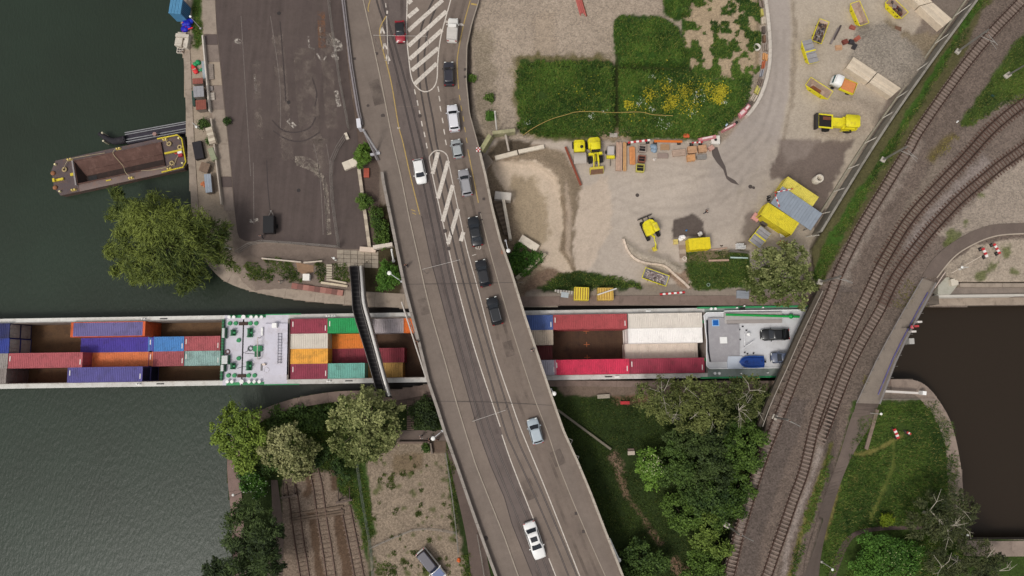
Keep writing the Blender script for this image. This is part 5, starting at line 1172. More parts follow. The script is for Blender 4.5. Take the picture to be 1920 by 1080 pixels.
# ================================================================= WORKS YARD
YEL = MAT((222,208,34), .55, .14, 1.2, 6, (176,154,56), .6, .08, jitter=.05); YELD = MAT((196,178,60), .6, .15, 1.2, 6, (150,130,70), .5, .1)
DARK = MAT((44,40,38), .8, .2, 2, 7); GREYM = MAT((150,146,146), .6, .12, 1.2, 6, (120,114,112), .4, .1); BROWN = MAT((112,82,64), .85, .25, 1.5, 6, (84,66,56), .5, .2)
TIMB = MAT((196,152,104), .8, .2, 2, 8, (168,122,84), .5, .15, jitter=.12); TIMBG = MAT((178,148,128), .85, .2, 2, 8, (150,120,104), .5, .15, jitter=.12)
SCRAP = [MAT((84,74,72), .7, .3, 3, 8), MAT((130,120,116), .6, .3, 3, 8), MAT((96,70,56), .8, .3, 3, 8), MAT((58,54,56), .7, .3, 3, 8)]
rng = random.Random(11)
def skip(label, u0, v0, u1, v1, W=1.75, H=1.25, load=None, lid=False, group='yellow skips in the works yard'):
    zz = zg((u0+u1)/2, (v0+v1)/2); c, L, a = heading(u0, v0, u1, v1, zz+H); o = thing('skip', label, 'skip', (c.x, c.y, zz), a, group)
    l = L/2; lb = l*.62; w_ = W/2; wb = w_*.86; t = .07
    top = [(-l,-w_,H),(l,-w_,H),(l,w_,H),(-l,w_,H)]; bot = [(-lb,-wb,.08),(lb,-wb,.08),(lb,wb,.08),(-lb,wb,.08)]
    it = [(-l+t,-w_+t,H),(l-t,-w_+t,H),(l-t,w_-t,H),(-l+t,w_-t,H)]; ib = [(-lb+t,-wb+t,.16),(lb-t,-wb+t,.16),(lb-t,wb-t,.16),(-lb+t,wb-t,.16)]
    m = MB(); m.add(bot+top, [(0,1,5,4),(1,2,6,5),(2,3,7,6),(3,0,4,7),(3,2,1,0)]); m.add(top+it, [(0,1,5,4),(1,2,6,5),(2,3,7,6),(3,0,4,7)]); m.build('shell', YEL, o)
    m = MB(); m.add(it+ib, [(0,1,5,4),(1,2,6,5),(2,3,7,6),(3,0,4,7),(4,5,6,7)]); m.build('inside', MAT((178,156,138), .8, .25, 1.2, 6, (138,108,92), .6, .1) if not load == 'rubble' else GREYM, o)
    m = MB(); m.tube([(-l,-w_,H),(l,-w_,H),(l,w_,H),(-l,w_,H),(-l,-w_,H)], .055, 6); m.build('rim', YEL, o)
    for s in (-1, 1):
        for x in (-.45, .45): m = MB(); m.cyl((x*l, s*(w_+.02), H*.62), (x*l, s*(w_+.16), H*.62), .07, n=7); m.build('lifting_pin', DARK, o)
        for x in (-.5, 0, .5): m = MB(); m.frus([(x*l-.05, s*wb, .1),(x*l+.05, s*wb, .1),(x*l+.05, s*(wb+.05), .1),(x*l-.05, s*(wb+.05), .1)], [(x*l-.05, s*(w_-.02), H-.1),(x*l+.05, s*(w_-.02), H-.1),(x*l+.05, s*(w_+.05), H-.1),(x*l-.05, s*(w_+.05), H-.1)]); m.build('side_rib', YEL, o)
    if load == 'scrap':
        for k in range(46):
            x = rng.uniform(-.8, .8)*l; y = rng.uniform(-.75, .75)*w_; z = rng.uniform(.45, H+.05)*(1-.2*abs(x/l)); M = Matrix.Translation((x, y, z)) @ Matrix.Rotation(rng.uniform(0, 3.1), 4, 'Z') @ Matrix.Rotation(rng.uniform(-.6, .6), 4, 'X')
            m = MB(); m.cbox(0, 0, 0, rng.uniform(.2, .9), rng.uniform(.08, .35), rng.uniform(.04, .16), M); m.build('scrap_piece', rng.choice(SCRAP), o)
    if load == 'rubble':
        MB().box(-l*.78, l*.78, -w_*.8, w_*.8, .3, .75).build('rubble_bed', MAT((140,128,126), .9, .25, 2, 7), o)
        for k in range(70):
            M = Matrix.Translation((rng.uniform(-.8, .8)*l, rng.uniform(-.8, .8)*w_, .75+rng.uniform(0, .15))) @ Matrix.Rotation(rng.uniform(0, 3), 4, (rng.random(), rng.random(), 1)); q = rng.uniform(.1, .3)
            m = MB(); m.cbox(0, 0, 0, q, q*.8, q*.7, M); m.build('rubble_lump', rng.choice([MAT((168,154,150), .9, .2), MAT((132,116,112), .9, .2), MAT((190,178,170), .9, .2), MAT((98,86,82), .9, .2)]), o)
    if load == 'planks':
        for k in range(4): MB().box(-.6*l+.1*k, .3*l, -.5+.2*k, -.34+.2*k, .5, .6).build('plank', MAT((128,80,52), .85, .2), o)
    if load == 'mixed':
        for k in range(26):
            M = Matrix.Translation((rng.uniform(-.75, .75)*l, rng.uniform(-.7, .7)*w_, rng.uniform(.5, 1.0))) @ Matrix.Rotation(rng.uniform(0, 3), 4, 'Z') @ Matrix.Rotation(rng.uniform(-.5, .5), 4, 'Y'); m = MB(); m.cbox(0, 0, 0, rng.uniform(.3, 1.0), rng.uniform(.2, .5), .1, M); m.build('debris', rng.choice(SCRAP+[MAT((86,42,40), .8), MAT((200,160,60), .7), MAT((216,210,204), .7)]), o)
    if lid:
        for k in range(5):
            x0 = -l+2*l*k/5; MB().box(x0+.03, x0+2*l/5-.03, -w_*.98, w_*.98, H+.06, H+.13).build('cover_board', GREYM, o)
        MB().box(-.12, .12, -w_-.03, w_+.03, H+.13, H+.18).build('strap', YEL, o)
    return o
skip('yellow skip heaped with scrap metal, touching the grey-covered skip', 1546, 38, 1531, 79, load='scrap')
skip('empty rusty yellow skip at the top of the yard', 1603, 4, 1621, 46)
skip('yellow skip with mixed debris cut by the top edge beside the block wall', 1666, -1, 1697, 29, load='mixed')
skip('yellow skip closed with grey cover boards and a yellow strap', 1512, 75, 1526, 118, lid=True)
skip('open yellow skip holding a few brown planks left of the small lorry', 1515, 152, 1557, 179, load='planks')
skip('pale yellow skip filled with grey rubble near the canal', 1207, 511, 1252, 527, load='rubble', W=1.85)
skip('yellow skip with grey lid half under the round tree', 1436, 431, 1414, 459, W=2.2, H=1.5, lid=True)
# ---- generic ribbed site box
def sitebox(label, u0, v0, u1, v1, W, H, rgb, name='storage_box', cat='container', ribs=6, stripes=None, group='yellow site boxes'):
    zz = zg((u0+u1)/2, (v0+v1)/2); c, L, a = heading(u0, v0, u1, v1, zz+H); o = thing(name, label, cat, (c.x, c.y, zz), a, group); pm = MAT(rgb, .5, .12, .8, 6, tuple(int(x*.75) for x in rgb), .5, .08); l = L/2
    MB().box(-l, l, -W/2, W/2, .12, H).build('body', pm, o)
    for s in (-1, 1):
        MB().box(-l+.1, l-.1, s*.6*W/2-.12, s*.6*W/2+.12, 0, .12).build('skid', DARK, o)
        for k in range(ribs): x = -l+(k+.5)*2*l/ribs; MB().box(x-.06, x+.06, min(s*W/2, s*(W/2+.05)), max(s*W/2, s*(W/2+.05)), .2, H-.1).build('wall_rib', pm, o)
    for k in range(ribs): x = -l+(k+.5)*2*l/ribs; MB().box(x-.08, x+.08, -W/2+.08, W/2-.08, H, H+.04).build('roof_rib', stripes or pm, o)
    MB().box(l, l+.04, -W/2+.1, W/2-.1, .2, H-.1).build('door', pm, o)
    return o
sitebox('plain yellow steel container by the dark patch in the yard', 1292, 458, 1332, 455, 1.9, 2.4, (224,202,32), ribs=5)
sitebox('yellow box with brown slits in its lid at the canal edge', 1077, 550, 1104, 551, 2.1, 1.6, (222,200,60), ribs=6, stripes=MAT((150,112,50), .8))
sitebox('tan and yellow box under a white pole at the canal edge', 1121, 551, 1150, 551, 2.0, 1.6, (206,172,84), ribs=6, stripes=MAT((170,128,60), .8))
ga = 'yellow containers of the site compound'
for lab, u, v, a, rgb in (('yellow container on the railway side of the grey flat roof', 1499, 361, -35.5, (208,192,84)), ('bright yellow container on the yard side of the grey flat roof', 1462, 410, -34.5, (218,200,50))):
    c = P(u, v, CH); container(lab, (c.x, c.y, zg(u, v)), R(a), 20, rgb, group=ga, marks=False, name='site_container')
c = P(1494, 390, 3.0); o = thing('flat_roof', 'blue-grey corrugated flat roof spanning between two yellow containers', 'roof', (c.x, c.y, 2.75), R(-36))
for k in range(16):
    x = -3.9+k*.49; MB().box(x+.01, x+.48, -1.75, 1.75, .0, .10+.02*(k % 2)).build('roof_sheet', MAT((140,148,158), .5, .1, .8, 6, (118,122,128), .5, .08), o)
for x in (-3.6, 0, 3.6):
    for y in (-1.3, 1.3): MB().box(x-.06, x+.06, y-.06, y+.06, -2.8, 0).build('post', GALV, o)
c = P(1447, 441, .8); 
def stack(name, label, cat, u, v, rz, dims, n, mat, group=None, gap=.02):
    c = G(u, v); o = thing(name, label, cat, c, R(rz), group); lx, ly, lz = dims
    return o
# ---- concrete shaft ring standing up
def shaft_ring(label, u, v, r, h, rgb=(206,196,180), square=False):
    c = G(u, v); o = thing('shaft_ring', label, 'concrete ring', c, 0, 'precast concrete rings')
    m = MB(); n = 20; ro, ri = r, r*.68
    if square: m.box(-r, r, -r, r, 0, h-.01); 
    rings = [[(q*math.cos(2*math.pi*k/n), q*math.sin(2*math.pi*k/n), z) for k in range(n)] for q, z in (((ro, 0), (ro, h), (ri, h), (ri, .05)) if not square else ((r*.4, h), (r*.34, h+.004), (r*.34, h-.3), (r*.3, h-.3)))]
    m.loft([[Vector(p) for p in q] for q in rings], True, False); m.build('ring', MAT(rgb, .85, .12, 1, 6, tuple(int(x*.8) for x in rgb), .4, .15), o)
    m = MB(); m.cyl((0, 0, .02 if not square else h), (0, 0, .06 if not square else h+.01), ri if not square else r*.34, n=16); m.build('opening', MAT((40,36,34), .9), o)
shaft_ring('pale upright concrete pipe on the dark asphalt', 1529, 339, .68, 1.7)
shaft_ring('white concrete ring with a dark hole at the field edge', 1418, 90, .62, .5, (214,206,196))
shaft_ring('white square concrete block with a round hole at the corner of the haul road', 1339, 265, .72, .9, (212,206,196), True)
# ---- small lorry
c, L, a = heading(1603, 166, 1561, 149, 1.2); o = thing('small_lorry', 'small lorry with white cab and orange load bed beside the block wall', 'lorry', (c.x, c.y, zg(1582, 158)), a)
MB().loft([[Vector((x,-.85*f,.45)), Vector((x,-.87*f,zt-.1)), Vector((x,-.72*f,zt)), Vector((x,.72*f,zt)), Vector((x,.87*f,zt-.1)), Vector((x,.85*f,.45))] for x, f, zt in ((.45,1,2.0),(.6,1,2.15),(1.5,1,2.15),(1.75,.97,2.0),(2.0,.95,1.35),(2.1,.9,.9))]).build('cab', WHT, o)
MB().add([(1.70,-.72,2.05),(2.02,-.76,1.38),(2.02,.76,1.38),(1.70,.72,2.05)], [(0,1,2,3)]).build('windscreen', MAT((40,84,86), .1), o)
MB().box(-2.1, .35, -.45, .45, .4, .6).build('chassis', DARK, o); MB().box(-2.1, .3, -1.0, 1.0, .75, .85).build('bed_floor', MAT((206,132,78), .8, .15), o)
for x0, x1, y0, y1 in ((-2.1,.3,-1.05,-1.0),(-2.1,.3,1.0,1.05),(-2.15,-2.1,-1.05,1.05),(.3,.35,-1.05,1.05)): MB().box(x0, x1, y0, y1, .7, 1.3).build('bed_side', YEL, o)
MB().box(-2.0, .2, -.95, .95, .85, 1.25).build('load', MAT((204,132,82), .85, .15, 2, 9, (180,110,66), .5), o)
for x in (-1.4, 1.3):
    for s in (-1, 1): w_ = link('wheel', WHEEL, TYREM, o); w_.location = (x, s*.85, .32)
# ---- big dumper
c, L, a = heading(1611, 231, 1532, 226, 1.8); o = thing('dumper', 'yellow site dumper with dark tipping skip facing left', 'dumper', (c.x, c.y, zg(1572, 230)), a)
MB().frus([(1.0,-.8,.7),(3.0,-.8,.7),(3.0,.8,.7),(1.0,.8,.7)], [(.8,-1.25,1.7),(3.4,-1.25,1.9),(3.4,1.25,1.9),(.8,1.25,1.7)]).build('skip_shell', YEL, o)
MB().frus([(1.15,-.95,1.72),(3.28,-.95,1.93),(3.28,.95,1.93),(1.15,.95,1.72)], [(1.1,-1.0,1.74),(3.3,-1.0,1.95),(3.3,1.0,1.95),(1.1,1.0,1.74)]).build('skip_inside', MAT((36,30,28), .9), o); MB().box(1.3, 2.6, -.75, -.2, 1.74, 1.9).build('load', RUST, o)
MB().box(3.35, 3.75, -1.3, 1.3, .9, 1.95).build('skip_lip', MAT((52,48,46), .7), o)
MB().box(-.9, .9, -.75, .75, .8, 1.7).build('body', YEL, o); MB().box(-3.4, -.9, -1.05, 1.05, .8, 1.5).build('engine_cover', YEL, o)
MB().loft([[Vector((x,y*f,z)) for y, z in ((-1.12,2.55),(-1.05,2.7),(1.05,2.7),(1.12,2.55))] for x, f in ((-3.3,.8),(-3.05,1),(-1.2,1),(-.95,.9))], True).build('canopy', YEL, o)
for x in (-3.0, -1.2):
    for s in (-1, 1): MB().box(x-.06, x+.06, s*.98-.06, s*.98+.06, 1.4, 2.6).build('canopy_post', YEL, o)
m = MB()
for k in range(3): m.cyl((-2.9+.5*k, 1.1, 1.0), (-1.0+.2*k, 1.35, 1.5-.2*k), .06, n=6)
m.build('handrail', YEL, o); MB().box(-2.6, -1.4, 1.05, 1.35, .5, 1.0).build('step', DARK, o)
BW = MB(); BW.cyl((0,-.25,0), (0,.25,0), .62, n=16); BW = BW.mesh('tyre')
for x in (-2.2, 1.6):
    for s in (-1, 1): w_ = link('wheel', BW, TYREM, o); w_.location = (x, s*1.0, .62)
# ---- road roller
c, L, a = heading(1086, 262, 1088, 307, 1.2); o = thing('road_roller', 'yellow road roller with a grey drum hood beside the wheel loader', 'roller', (c.x, c.y, zg(1087, 285)), a)
m = MB(); rings = [[Vector((x, y*f, z)) for y, z in ((-.95,.5),(-.95,1.25),(-.75,1.4),(.75,1.4),(.95,1.25),(.95,.5))] for x, f in ((-2.0,.85),(-1.7,1),(-.3,1),(.0,.9))]; m.loft(rings).build('body', YEL, o)
MB().cbox(-1.5, .0, 1.75, .08, 1.7, .1).build('roll_bar', YEL, o)
for s in (-1, 1): MB().cbox(-1.5, s*.8, 1.5, .08, .08, .6).build('roll_bar_post', YEL, o)
m = MB(); m.ball((-.8, .35, 1.42), .3, 10, 5, .6); m.build('seat', BLK, o)
m = MB(); m.cyl((1.05,-.95,.7), (1.05,.95,.7), .7, n=20); m.build('drum', MAT((112,106,104), .6, .15), o)
m = MB(); m.loft([[Vector((x, y, z)) for y in (-1.05, 1.05)] for x, z in ((.1,1.1),(.35,1.4),(1.0,1.5),(1.7,1.35),(2.0,1.0))], False, False); m.build('drum_hood', MAT((168,158,148), .7, .12), o)
m = MB(); m.loft([[Vector((x, y, z-.03)) for y in (1.05, -1.05)] for x, z in ((.1,1.1),(.35,1.4),(1.0,1.5),(1.7,1.35),(2.0,1.0))], False, False); m.build('drum_hood', MAT((168,158,148), .7, .12), o)
for s in (-1, 1): w_ = link('wheel', BW, TYREM, o); w_.location = (-1.3, s*.95, .6); w_.scale = (.95, .8, .95)
# ---- wheel loader
c, L, a = heading(1113, 258, 1121, 324, 1.5); o = thing('wheel_loader', 'yellow wheel loader with its bucket down, facing the yard', 'loader', (c.x, c.y, zg(1117, 290)), a)
m = MB(); m.loft([[Vector((x, y*f, z)) for y, z in ((-1.05,.8),(-1.05,1.7),(-.85,1.85),(.85,1.85),(1.05,1.7),(1.05,.8))] for x, f in ((-3.0,.75),(-2.7,1),(-1.4,1),(-1.2,.95))]); m.build('engine_cover', YEL, o)
m = MB(); m.loft([[Vector((x, y*f, z)) for y, z in ((-.85,1.2),(-.8,2.5),(-.65,2.65),(.65,2.65),(.8,2.5),(.85,1.2))] for x, f in ((-1.9,.95),(-1.7,1),(-.9,1),(-.7,.95))]); m.build('cab', YEL, o)
MB().add([(-.68,-.7,2.5),(-.5,-.75,1.5),(-.5,.75,1.5),(-.68,.7,2.5)], [(0,1,2,3)]).build('windscreen', GLASS, o); MB().box(-.75, -.45, -.6, .6, 1.4, 2.3).build('dashboard', BLK, o)
MB().box(-.6, .9, -.4, .4, .7, 1.2).build('front_frame', YEL, o); MB().box(-.5, -.1, -1.15, 1.15, 1.0, 1.5).build('mudguard', YEL, o)
for s in (-1, 1):
    m = MB(); m.tube([(-.3, s*.38, 1.6), (.8, s*.4, 1.5), (2.0, s*.42, .6)], .11, 6); m.build('lift_arm', YEL, o)
m = MB(); m.cyl((-.2, 0, 1.7), (1.5, 0, 1.2), .09, n=7); m.build('tilt_ram', DARK, o)
MB().frus([(1.9,-1.15,.08),(2.9,-1.15,.05),(2.9,1.15,.05),(1.9,1.15,.08)], [(1.85,-1.15,1.0),(2.25,-1.15,1.0),(2.25,1.15,1.0),(1.85,1.15,1.0)]).build('bucket', YELD, o); MB().add([(2.28,-1.05,.98),(2.9,-1.1,.12),(2.9,1.1,.12),(2.28,1.05,.98)], [(0,1,2,3)]).build('bucket_mouth', BROWN, o)
for x in (-2.1, .5):
    for s in (-1, 1): w_ = link('wheel', BW, TYREM, o); w_.location = (x, s*.95, .62)
# ---- compressor trailer
c, L, a = heading(1145, 274, 1145, 297, 1.0); o = thing('compressor_trailer', 'small yellow compressor trailer with grey lid and drawbar', 'trailer', (c.x, c.y, zg(1145, 286)), a)
MB().box(-1.0, .55, -.6, .6, .4, 1.25).build('housing', MAT((164,156,150), .6, .1), o); MB().box(.55, 1.0, -.68, .68, .4, 1.0).build('nose', YEL, o); MB().box(-.9, .45, -.5, .5, 1.25, 1.3).build('lid', MAT((178,170,164), .6, .1), o)
for s in (-1, 1): w_ = link('wheel', WHEEL, TYREM, o); w_.location = (-.2, s*.7, .32)
m = MB(); m.cyl((1.0, 0, .5), (2.2, 0, .4), .05, n=6); m.build('drawbar', DARK, o)
# ---- excavator
z0 = zg(1220, 435); c, L, a = heading(1212, 411, 1228, 447, 1.0); o = thing('excavator', 'yellow excavator with folded boom beside the pile of gravel', 'excavator', (c.x, c.y, z0), a)
for s in (-1, 1):
    m = MB(); rings = [[Vector((x, s*.95+y, z)) for y in (-.24, .24)] for x, z in ((-1.7,.35),(-1.45,.75),(1.45,.75),(1.7,.35),(1.4,.02),(-1.4,.02),(-1.7,.35))]; m.loft(rings, False, False, False); m.add([(x, s*.95+sd_*.24, z) for sd_ in (-1,) for x, z in ((-1.7,.35),(-1.45,.75),(1.45,.75),(1.7,.35),(1.4,.02),(-1.4,.02))], [(0,1,2,3,4,5)]); m.add([(x, s*.95+.24, z) for x, z in ((-1.7,.35),(-1.45,.75),(1.45,.75),(1.7,.35),(1.4,.02),(-1.4,.02))], [(5,4,3,2,1,0)]); m.build('crawler_track', MAT((36,34,34), .85, .15), o)
    for k in range(9): x = -1.4+k*.35; MB().box(x-.05, x+.05, s*.95-.25, s*.95+.25, .75, .79).build('track_shoe', DARK, o)
MB().box(-.8, .8, -.75, .75, .3, .75).build('undercarriage', DARK, o)
MB().box(-2.35, -2.2, -1.25, 1.25, .1, .7).build('dozer_blade', MAT((66,60,54), .7), o); 
for s in (-1, 1): m = MB(); m.cyl((-2.2, s*.5, .4), (-.8, s*.5, .45), .07, n=6); m.build('blade_arm', DARK, o)
up = [(-1.45,-.55),(-1.2,-.95),(-.6,-1.15),(.9,-1.15),(1.0,-.9),(1.0,.2),(.4,.25),(.4,.95),(-.6,1.0),(-1.2,.8),(-1.5,.3)]
MB().prism(up, .85, 1.6).build('house', YEL, o)
MB().prism([(-1.3,-.5),(-1.05,-.85),(-.5,-1.02),(.75,-1.02),(.75,.1),(-1.35,.2)], 1.6, 1.72).build('engine_hood', YEL, o)
m = MB(); m.loft([[Vector((x, y, z)) for y, z in ((.15,1.0),(.18,2.3),(.3,2.42),(.95,2.42),(1.05,2.3),(1.1,1.0))] for x in (-.55, -.45, .75, .9)]); m.build('cab', YEL, o); MB().box(.9, .95, .25, 1.0, 1.1, 2.2).build('windscreen', GLASS, o); MB().box(-.2, .5, .35, .9, 2.42, 2.47).build('roof_hatch', YELD, o)
m = MB(); m.tube([(.9, -.35, 1.3), (1.7, -.4, 2.6), (2.7, -.55, 2.3)], [.18, .2, .15], 7); m.build('boom', YEL, o)
m = MB(); m.tube([(2.7, -.55, 2.35), (3.3, -.65, 1.5), (3.3, -.65, .9)], [.14, .13, .1], 6); m.build('dipper', YEL, o)
m = MB(); m.cyl((1.0, -.35, 1.1), (1.9, -.42, 2.25), .06, n=6); m.cyl((1.8, -.42, 2.75), (2.8, -.57, 2.55), .06, n=6); m.build('ram', GALV, o)
m = MB(); m.frus([(3.0,-.95,.1),(3.5,-.95,.05),(3.5,-.35,.05),(3.0,-.35,.1)], [(3.0,-.95,.8),(3.75,-.95,.7),(3.75,-.35,.7),(3.0,-.35,.8)]); m.build('bucket', YELD, o)
# ---- timber, crates, bins along the fence line
def planks(label, u0, v0, u1, v1, W, n, layers, mat, group='timber stacks along the fence'):
    zz = zg((u0+u1)/2, (v0+v1)/2); c, L, a = heading(u0, v0, u1, v1, zz+.3); o = thing('timber_stack', label, 'timber', (c.x, c.y, zz), a, group); w_ = W/n
    for x in (-.35, .35): MB().box(x*L-.06, x*L+.06, -W/2, W/2, 0, .08).build('bearer', TIMBG, o)
    for j in range(layers):
        for k in range(n):
            e = rng.uniform(-.12, .12); MB().box(-L/2+e, L/2+e*.5, -W/2+k*w_+.012, -W/2+(k+1)*w_-.012, .08+j*.1, .17+j*.1+rng.uniform(0, .01)).build('plank', mat, o)
    return o
planks('wide stack of pale pinkish boards next to the compressor trailer', 1161, 268, 1160, 320, 1.05, 4, 5, TIMBG)
planks('narrow stack of honey-coloured boards between pinkish and orange ones', 1171, 268, 1171, 320, .55, 3, 5, TIMB)
planks('short stack of orange boards beside the open bins', 1185, 276, 1186, 308, .95, 4, 4, MAT((204,136,84), .8, .2, 2, 8, (170,108,66), .5, .15, jitter=.12))
def openbin(label, u, v, lx, ly, h, rim, group='open bins by the timber'):
    c = G(u, v); o = thing('bin', label, 'bin', c, R(-5), group); t = .08
    MB().box(-lx/2, lx/2, -ly/2, ly/2, 0, .1).build('base', DARK, o)
    for x0, x1, y0, y1 in ((-lx/2,lx/2,-ly/2,-ly/2+t),(-lx/2,lx/2,ly/2-t,ly/2),(-lx/2,-lx/2+t,-ly/2+t,ly/2-t),(lx/2-t,lx/2,-ly/2+t,ly/2-t)): MB().box(x0, x1, y0, y1, .1, h).build('side', rim, o)
    MB().box(-lx/2+t, lx/2-t, -ly/2+t, ly/2-t, .1, .35).build('contents', MAT((40,36,38), .9), o); m = MB(); m.tube([(-lx/2,0,h),(lx/2,0,h)], .03, 5); m.build('cross_bar', rim, o)
    return o
openbin('open grey bin with dark contents nearest the fence', 1203, 281, 1.25, 1.15, .9, MAT((176,160,148), .7, .15)); openbin('open rusty bin in the middle of three', 1202, 300, 1.2, 1.1, .9, MAT((150,96,78), .8, .2)); openbin('open bin with a yellow lip in front of the row', 1199, 317, 1.35, 1.3, .9, MAT((196,186,92), .7, .2))
def crate(label, u, v, lx, ly, h, mat, rz=5, slats=5, group='crates and pallets at the fence'):
    c = G(u, v); o = thing('crate', label, 'crate', c, R(rz), group); MB().box(-lx/2+.04, lx/2-.04, -ly/2+.04, ly/2-.04, .1, h-.06).build('core', mat, o)
    for k in range(slats): y = -ly/2+(k+.5)*ly/slats; MB().box(-lx/2, lx/2, y-ly/slats*.42, y+ly/slats*.42, h-.06, h).build('slat', mat, o)
    for x in (-lx/2+.1, 0, lx/2-.1): MB().box(x-.06, x+.06, -ly/2, ly/2, 0, .1).build('runner', mat, o)
    return o
CR = MAT((186,146,112), .8, .2, 2, 8, (150,112,84), .5, .15)
crate('tan crate at the back left of the block of crates', 1296, 283, 1.5, 1.2, .8, CR); crate('tan crate nearest the white square block', 1315, 281, 1.4, 1.25, .8, CR, 8); crate('orange-tan crate at the front of the block of crates', 1294, 298, 1.35, 1.1, .8, MAT((196,146,100), .8, .2, 2, 8)); crate('grey rack in front of the tan crates', 1314, 296, 1.6, .8, .6, MAT((138,132,126), .7, .2), 4, 8)
crate('pinkish crate tucked under the white square block', 1332, 279, .9, .8, .6, MAT((190,150,136), .8, .2), 35); crate('grey pallet lying in front of the tarpaulin heap', 1242, 293, 1.8, .85, .35, MAT((150,132,122), .8, .2), 0, 7); crate('brown wooden frame pallet behind the grey pallet', 1246, 277, 1.5, .95, .4, MAT((168,136,104), .8, .2), 0, 6)
crate('long wooden rack with open frame right of the pallets', 1272, 288, 2.2, 1.1, .6, MAT((174,150,132), .8, .2), 6, 4); crate('pale pink pallet beside the yellow site container', 1416, 408, 1.2, 1.2, .5, MAT((206,150,142), .8, .15), -35); crate('dark wire rack between the pink pallet and the containers', 1431, 419, 1.1, .9, .9, MAT((84,76,72), .7, .2), -35, 7)
crate('orange wooden box beneath the edge of the round tree', 1466, 458, 1.3, .8, .6, MAT((190,126,72), .8, .2), -20); crate('grey steel grid crate on the lower canal walkway', 1391, 553, 2.0, 1.3, .5, MAT((146,150,156), .6, .15), -3, 8)
crate('orange twin boxes in the grass above the fence line', 1286, 255, 1.0, .75, .4, MAT((198,92,54), .7, .15), 0, 2); crate('grey slab stack in the grass above the fence line', 1150, 254, 1.3, .8, .3, MAT((170,160,150), .85, .12), 0, 1)
crate('small yellow crate left of the plain yellow container', 1266, 454, .75, .85, .5, MAT((206,184,110), .7, .15), 2, 2)
# tarpaulin heap, sacks
def heap(name, label, cat, u, v, r, h, mat, n=9, seed=1, group=None, flat=.6):
    rd = random.Random(seed); c = G(u, v); o = thing(name, label, cat, c, 0, group)
    for k in range(n):
        a = rd.uniform(0, 6.3); q = rd.uniform(0, r*.7); m = MB(); m.ball((q*math.cos(a), q*math.sin(a), rd.uniform(.1, h*.6)), rd.uniform(.3, .55)*r, 9, 6, flat); m.build('lump', mat if not isinstance(mat, list) else rd.choice(mat), o)
    return o
heap('tarpaulin_heap', 'crumpled pale blue tarpaulin heap at the fence', 'tarpaulin', 1227, 278, .85, .8, MAT((132,150,166), .7, .2, 3, 8), seed=3)
heap('boulder', 'single white boulder in front of the pallets', 'stone', 1227, 298, .4, .5, MAT((206,196,186), .85, .1), 3, 5)
heap('sandbags', 'pile of white sacks at the foot of the yellow container', 'sacks', 1466, 441, .75, .6, MAT((222,216,208), .8, .1), 9, 8)
heap('sandbags', 'white tarpaulin-covered sacks at the left end of the plain yellow container', 'sacks', 1279, 446, .8, .7, MAT((232,226,222), .7, .08), 7, 9)
heap('sandbags', 'two white bulk bags behind the plain yellow container', 'sacks', 1312, 439, .6, .8, MAT((226,220,214), .7, .08), 4, 12)
c = G(1387, 463); o = thing('pipe_bundle', 'bundle of short white plastic pipes on end by the wire fence', 'pipes', c, 0)
for k in range(14): x = (k % 5)*.32-.65; y = (k//5)*.32-.3; m = MB(); m.ring((x, y, .8), .12, .035, 12, 5); m.cyl((x, y, 0), (x, y, .8), .14, n=10, caps=False); m.build('pipe', WHT, o)
# long yard objects
def bar(name, label, cat, u0, v0, u1, v1, z, w_, h, mats, seg=1, group=None, part='section'):
    a = G(u0, v0, z); b = G(u1, v1, z); d = b-a; o = thing(name, label, cat, (a+b)/2, math.atan2(d.y, d.x), group); L = (Vector((d.x, d.y, 0))).length
    tl = math.atan2(d.z, L)
    for k in range(seg): 
        x0 = -L/2+L*k/seg; M = Matrix.Rotation(-tl, 4, 'Y'); m = MB(); m.box(x0+.005, x0+L/seg-.005, -w_/2, w_/2, 0, h, M); m.build(part, mats[k % len(mats)], o)
    return o
RW_ = [MAT((190,54,56), .6, .1), MAT((226,220,214), .6, .08)]
bar('steel_beam', 'long rusty steel beam lying on the slope of the excavation', 'beam', 1060, 276, 1089, 348, .25, .32, .3, [MAT((140,72,52), .85, .2, 2, 8, (100,56,44), .5)])
gb = 'red and white barrier boards'
def board(label, u0, v0, u1, v1, z=.9, h=.22, w_=.10, seg=8, mats=RW_):
    o = bar('barrier_board', label, 'barrier', u0, v0, u1, v1, z, w_, h, mats, seg, gb, 'stripe')
    L = (P(u0, v0)-P(u1, v1)).length
    for s in (-.42, .42): MB().box(s*L-.05, s*L+.05, -.05, .05, -z, 0).build('leg', GALV, o); MB().box(s*L-.3, s*L+.3, -.25, .25, -z, -z+.1).build('foot', DARK, o)
    return o
board('red and white board along the top of the timber stacks', 1177, 268, 1219, 263, w_=.3); board('plain orange board right of the red and white one at the fence', 1226, 265, 1279, 266, w_=.35, seg=1, mats=[MAT((208,112,44), .7)]); board('short red and white board behind the tan crates', 1297, 268, 1317, 267, w_=.2, seg=5)
board('pale red and white board lying along the canal walkway', 1237, 552, 1284, 548, .1, .15, .3, 9); board('red and white board hung over the corner of the grey flat roof', 1452, 361, 1487, 354, 3.1, .12, .14, 7); board('second red and white board at the left edge of the flat roof', 1453, 364, 1461, 388, 3.1, .12, .14, 5)
board('red and white trestle board in the gravel right of the path', 1842, 465, 1850, 482, .7, .2, .4, 4); board('second red and white trestle board further right in the gravel', 1863, 457, 1874, 476, .7, .2, .35, 5); board('red and white trestle on the lawn at the bare patch', 1676, 804, 1684, 822, .6, .2, .45, 5); board('short red and white board right of the trestle on the lawn', 1700, 810, 1707, 814, .6, .2, .3, 3)
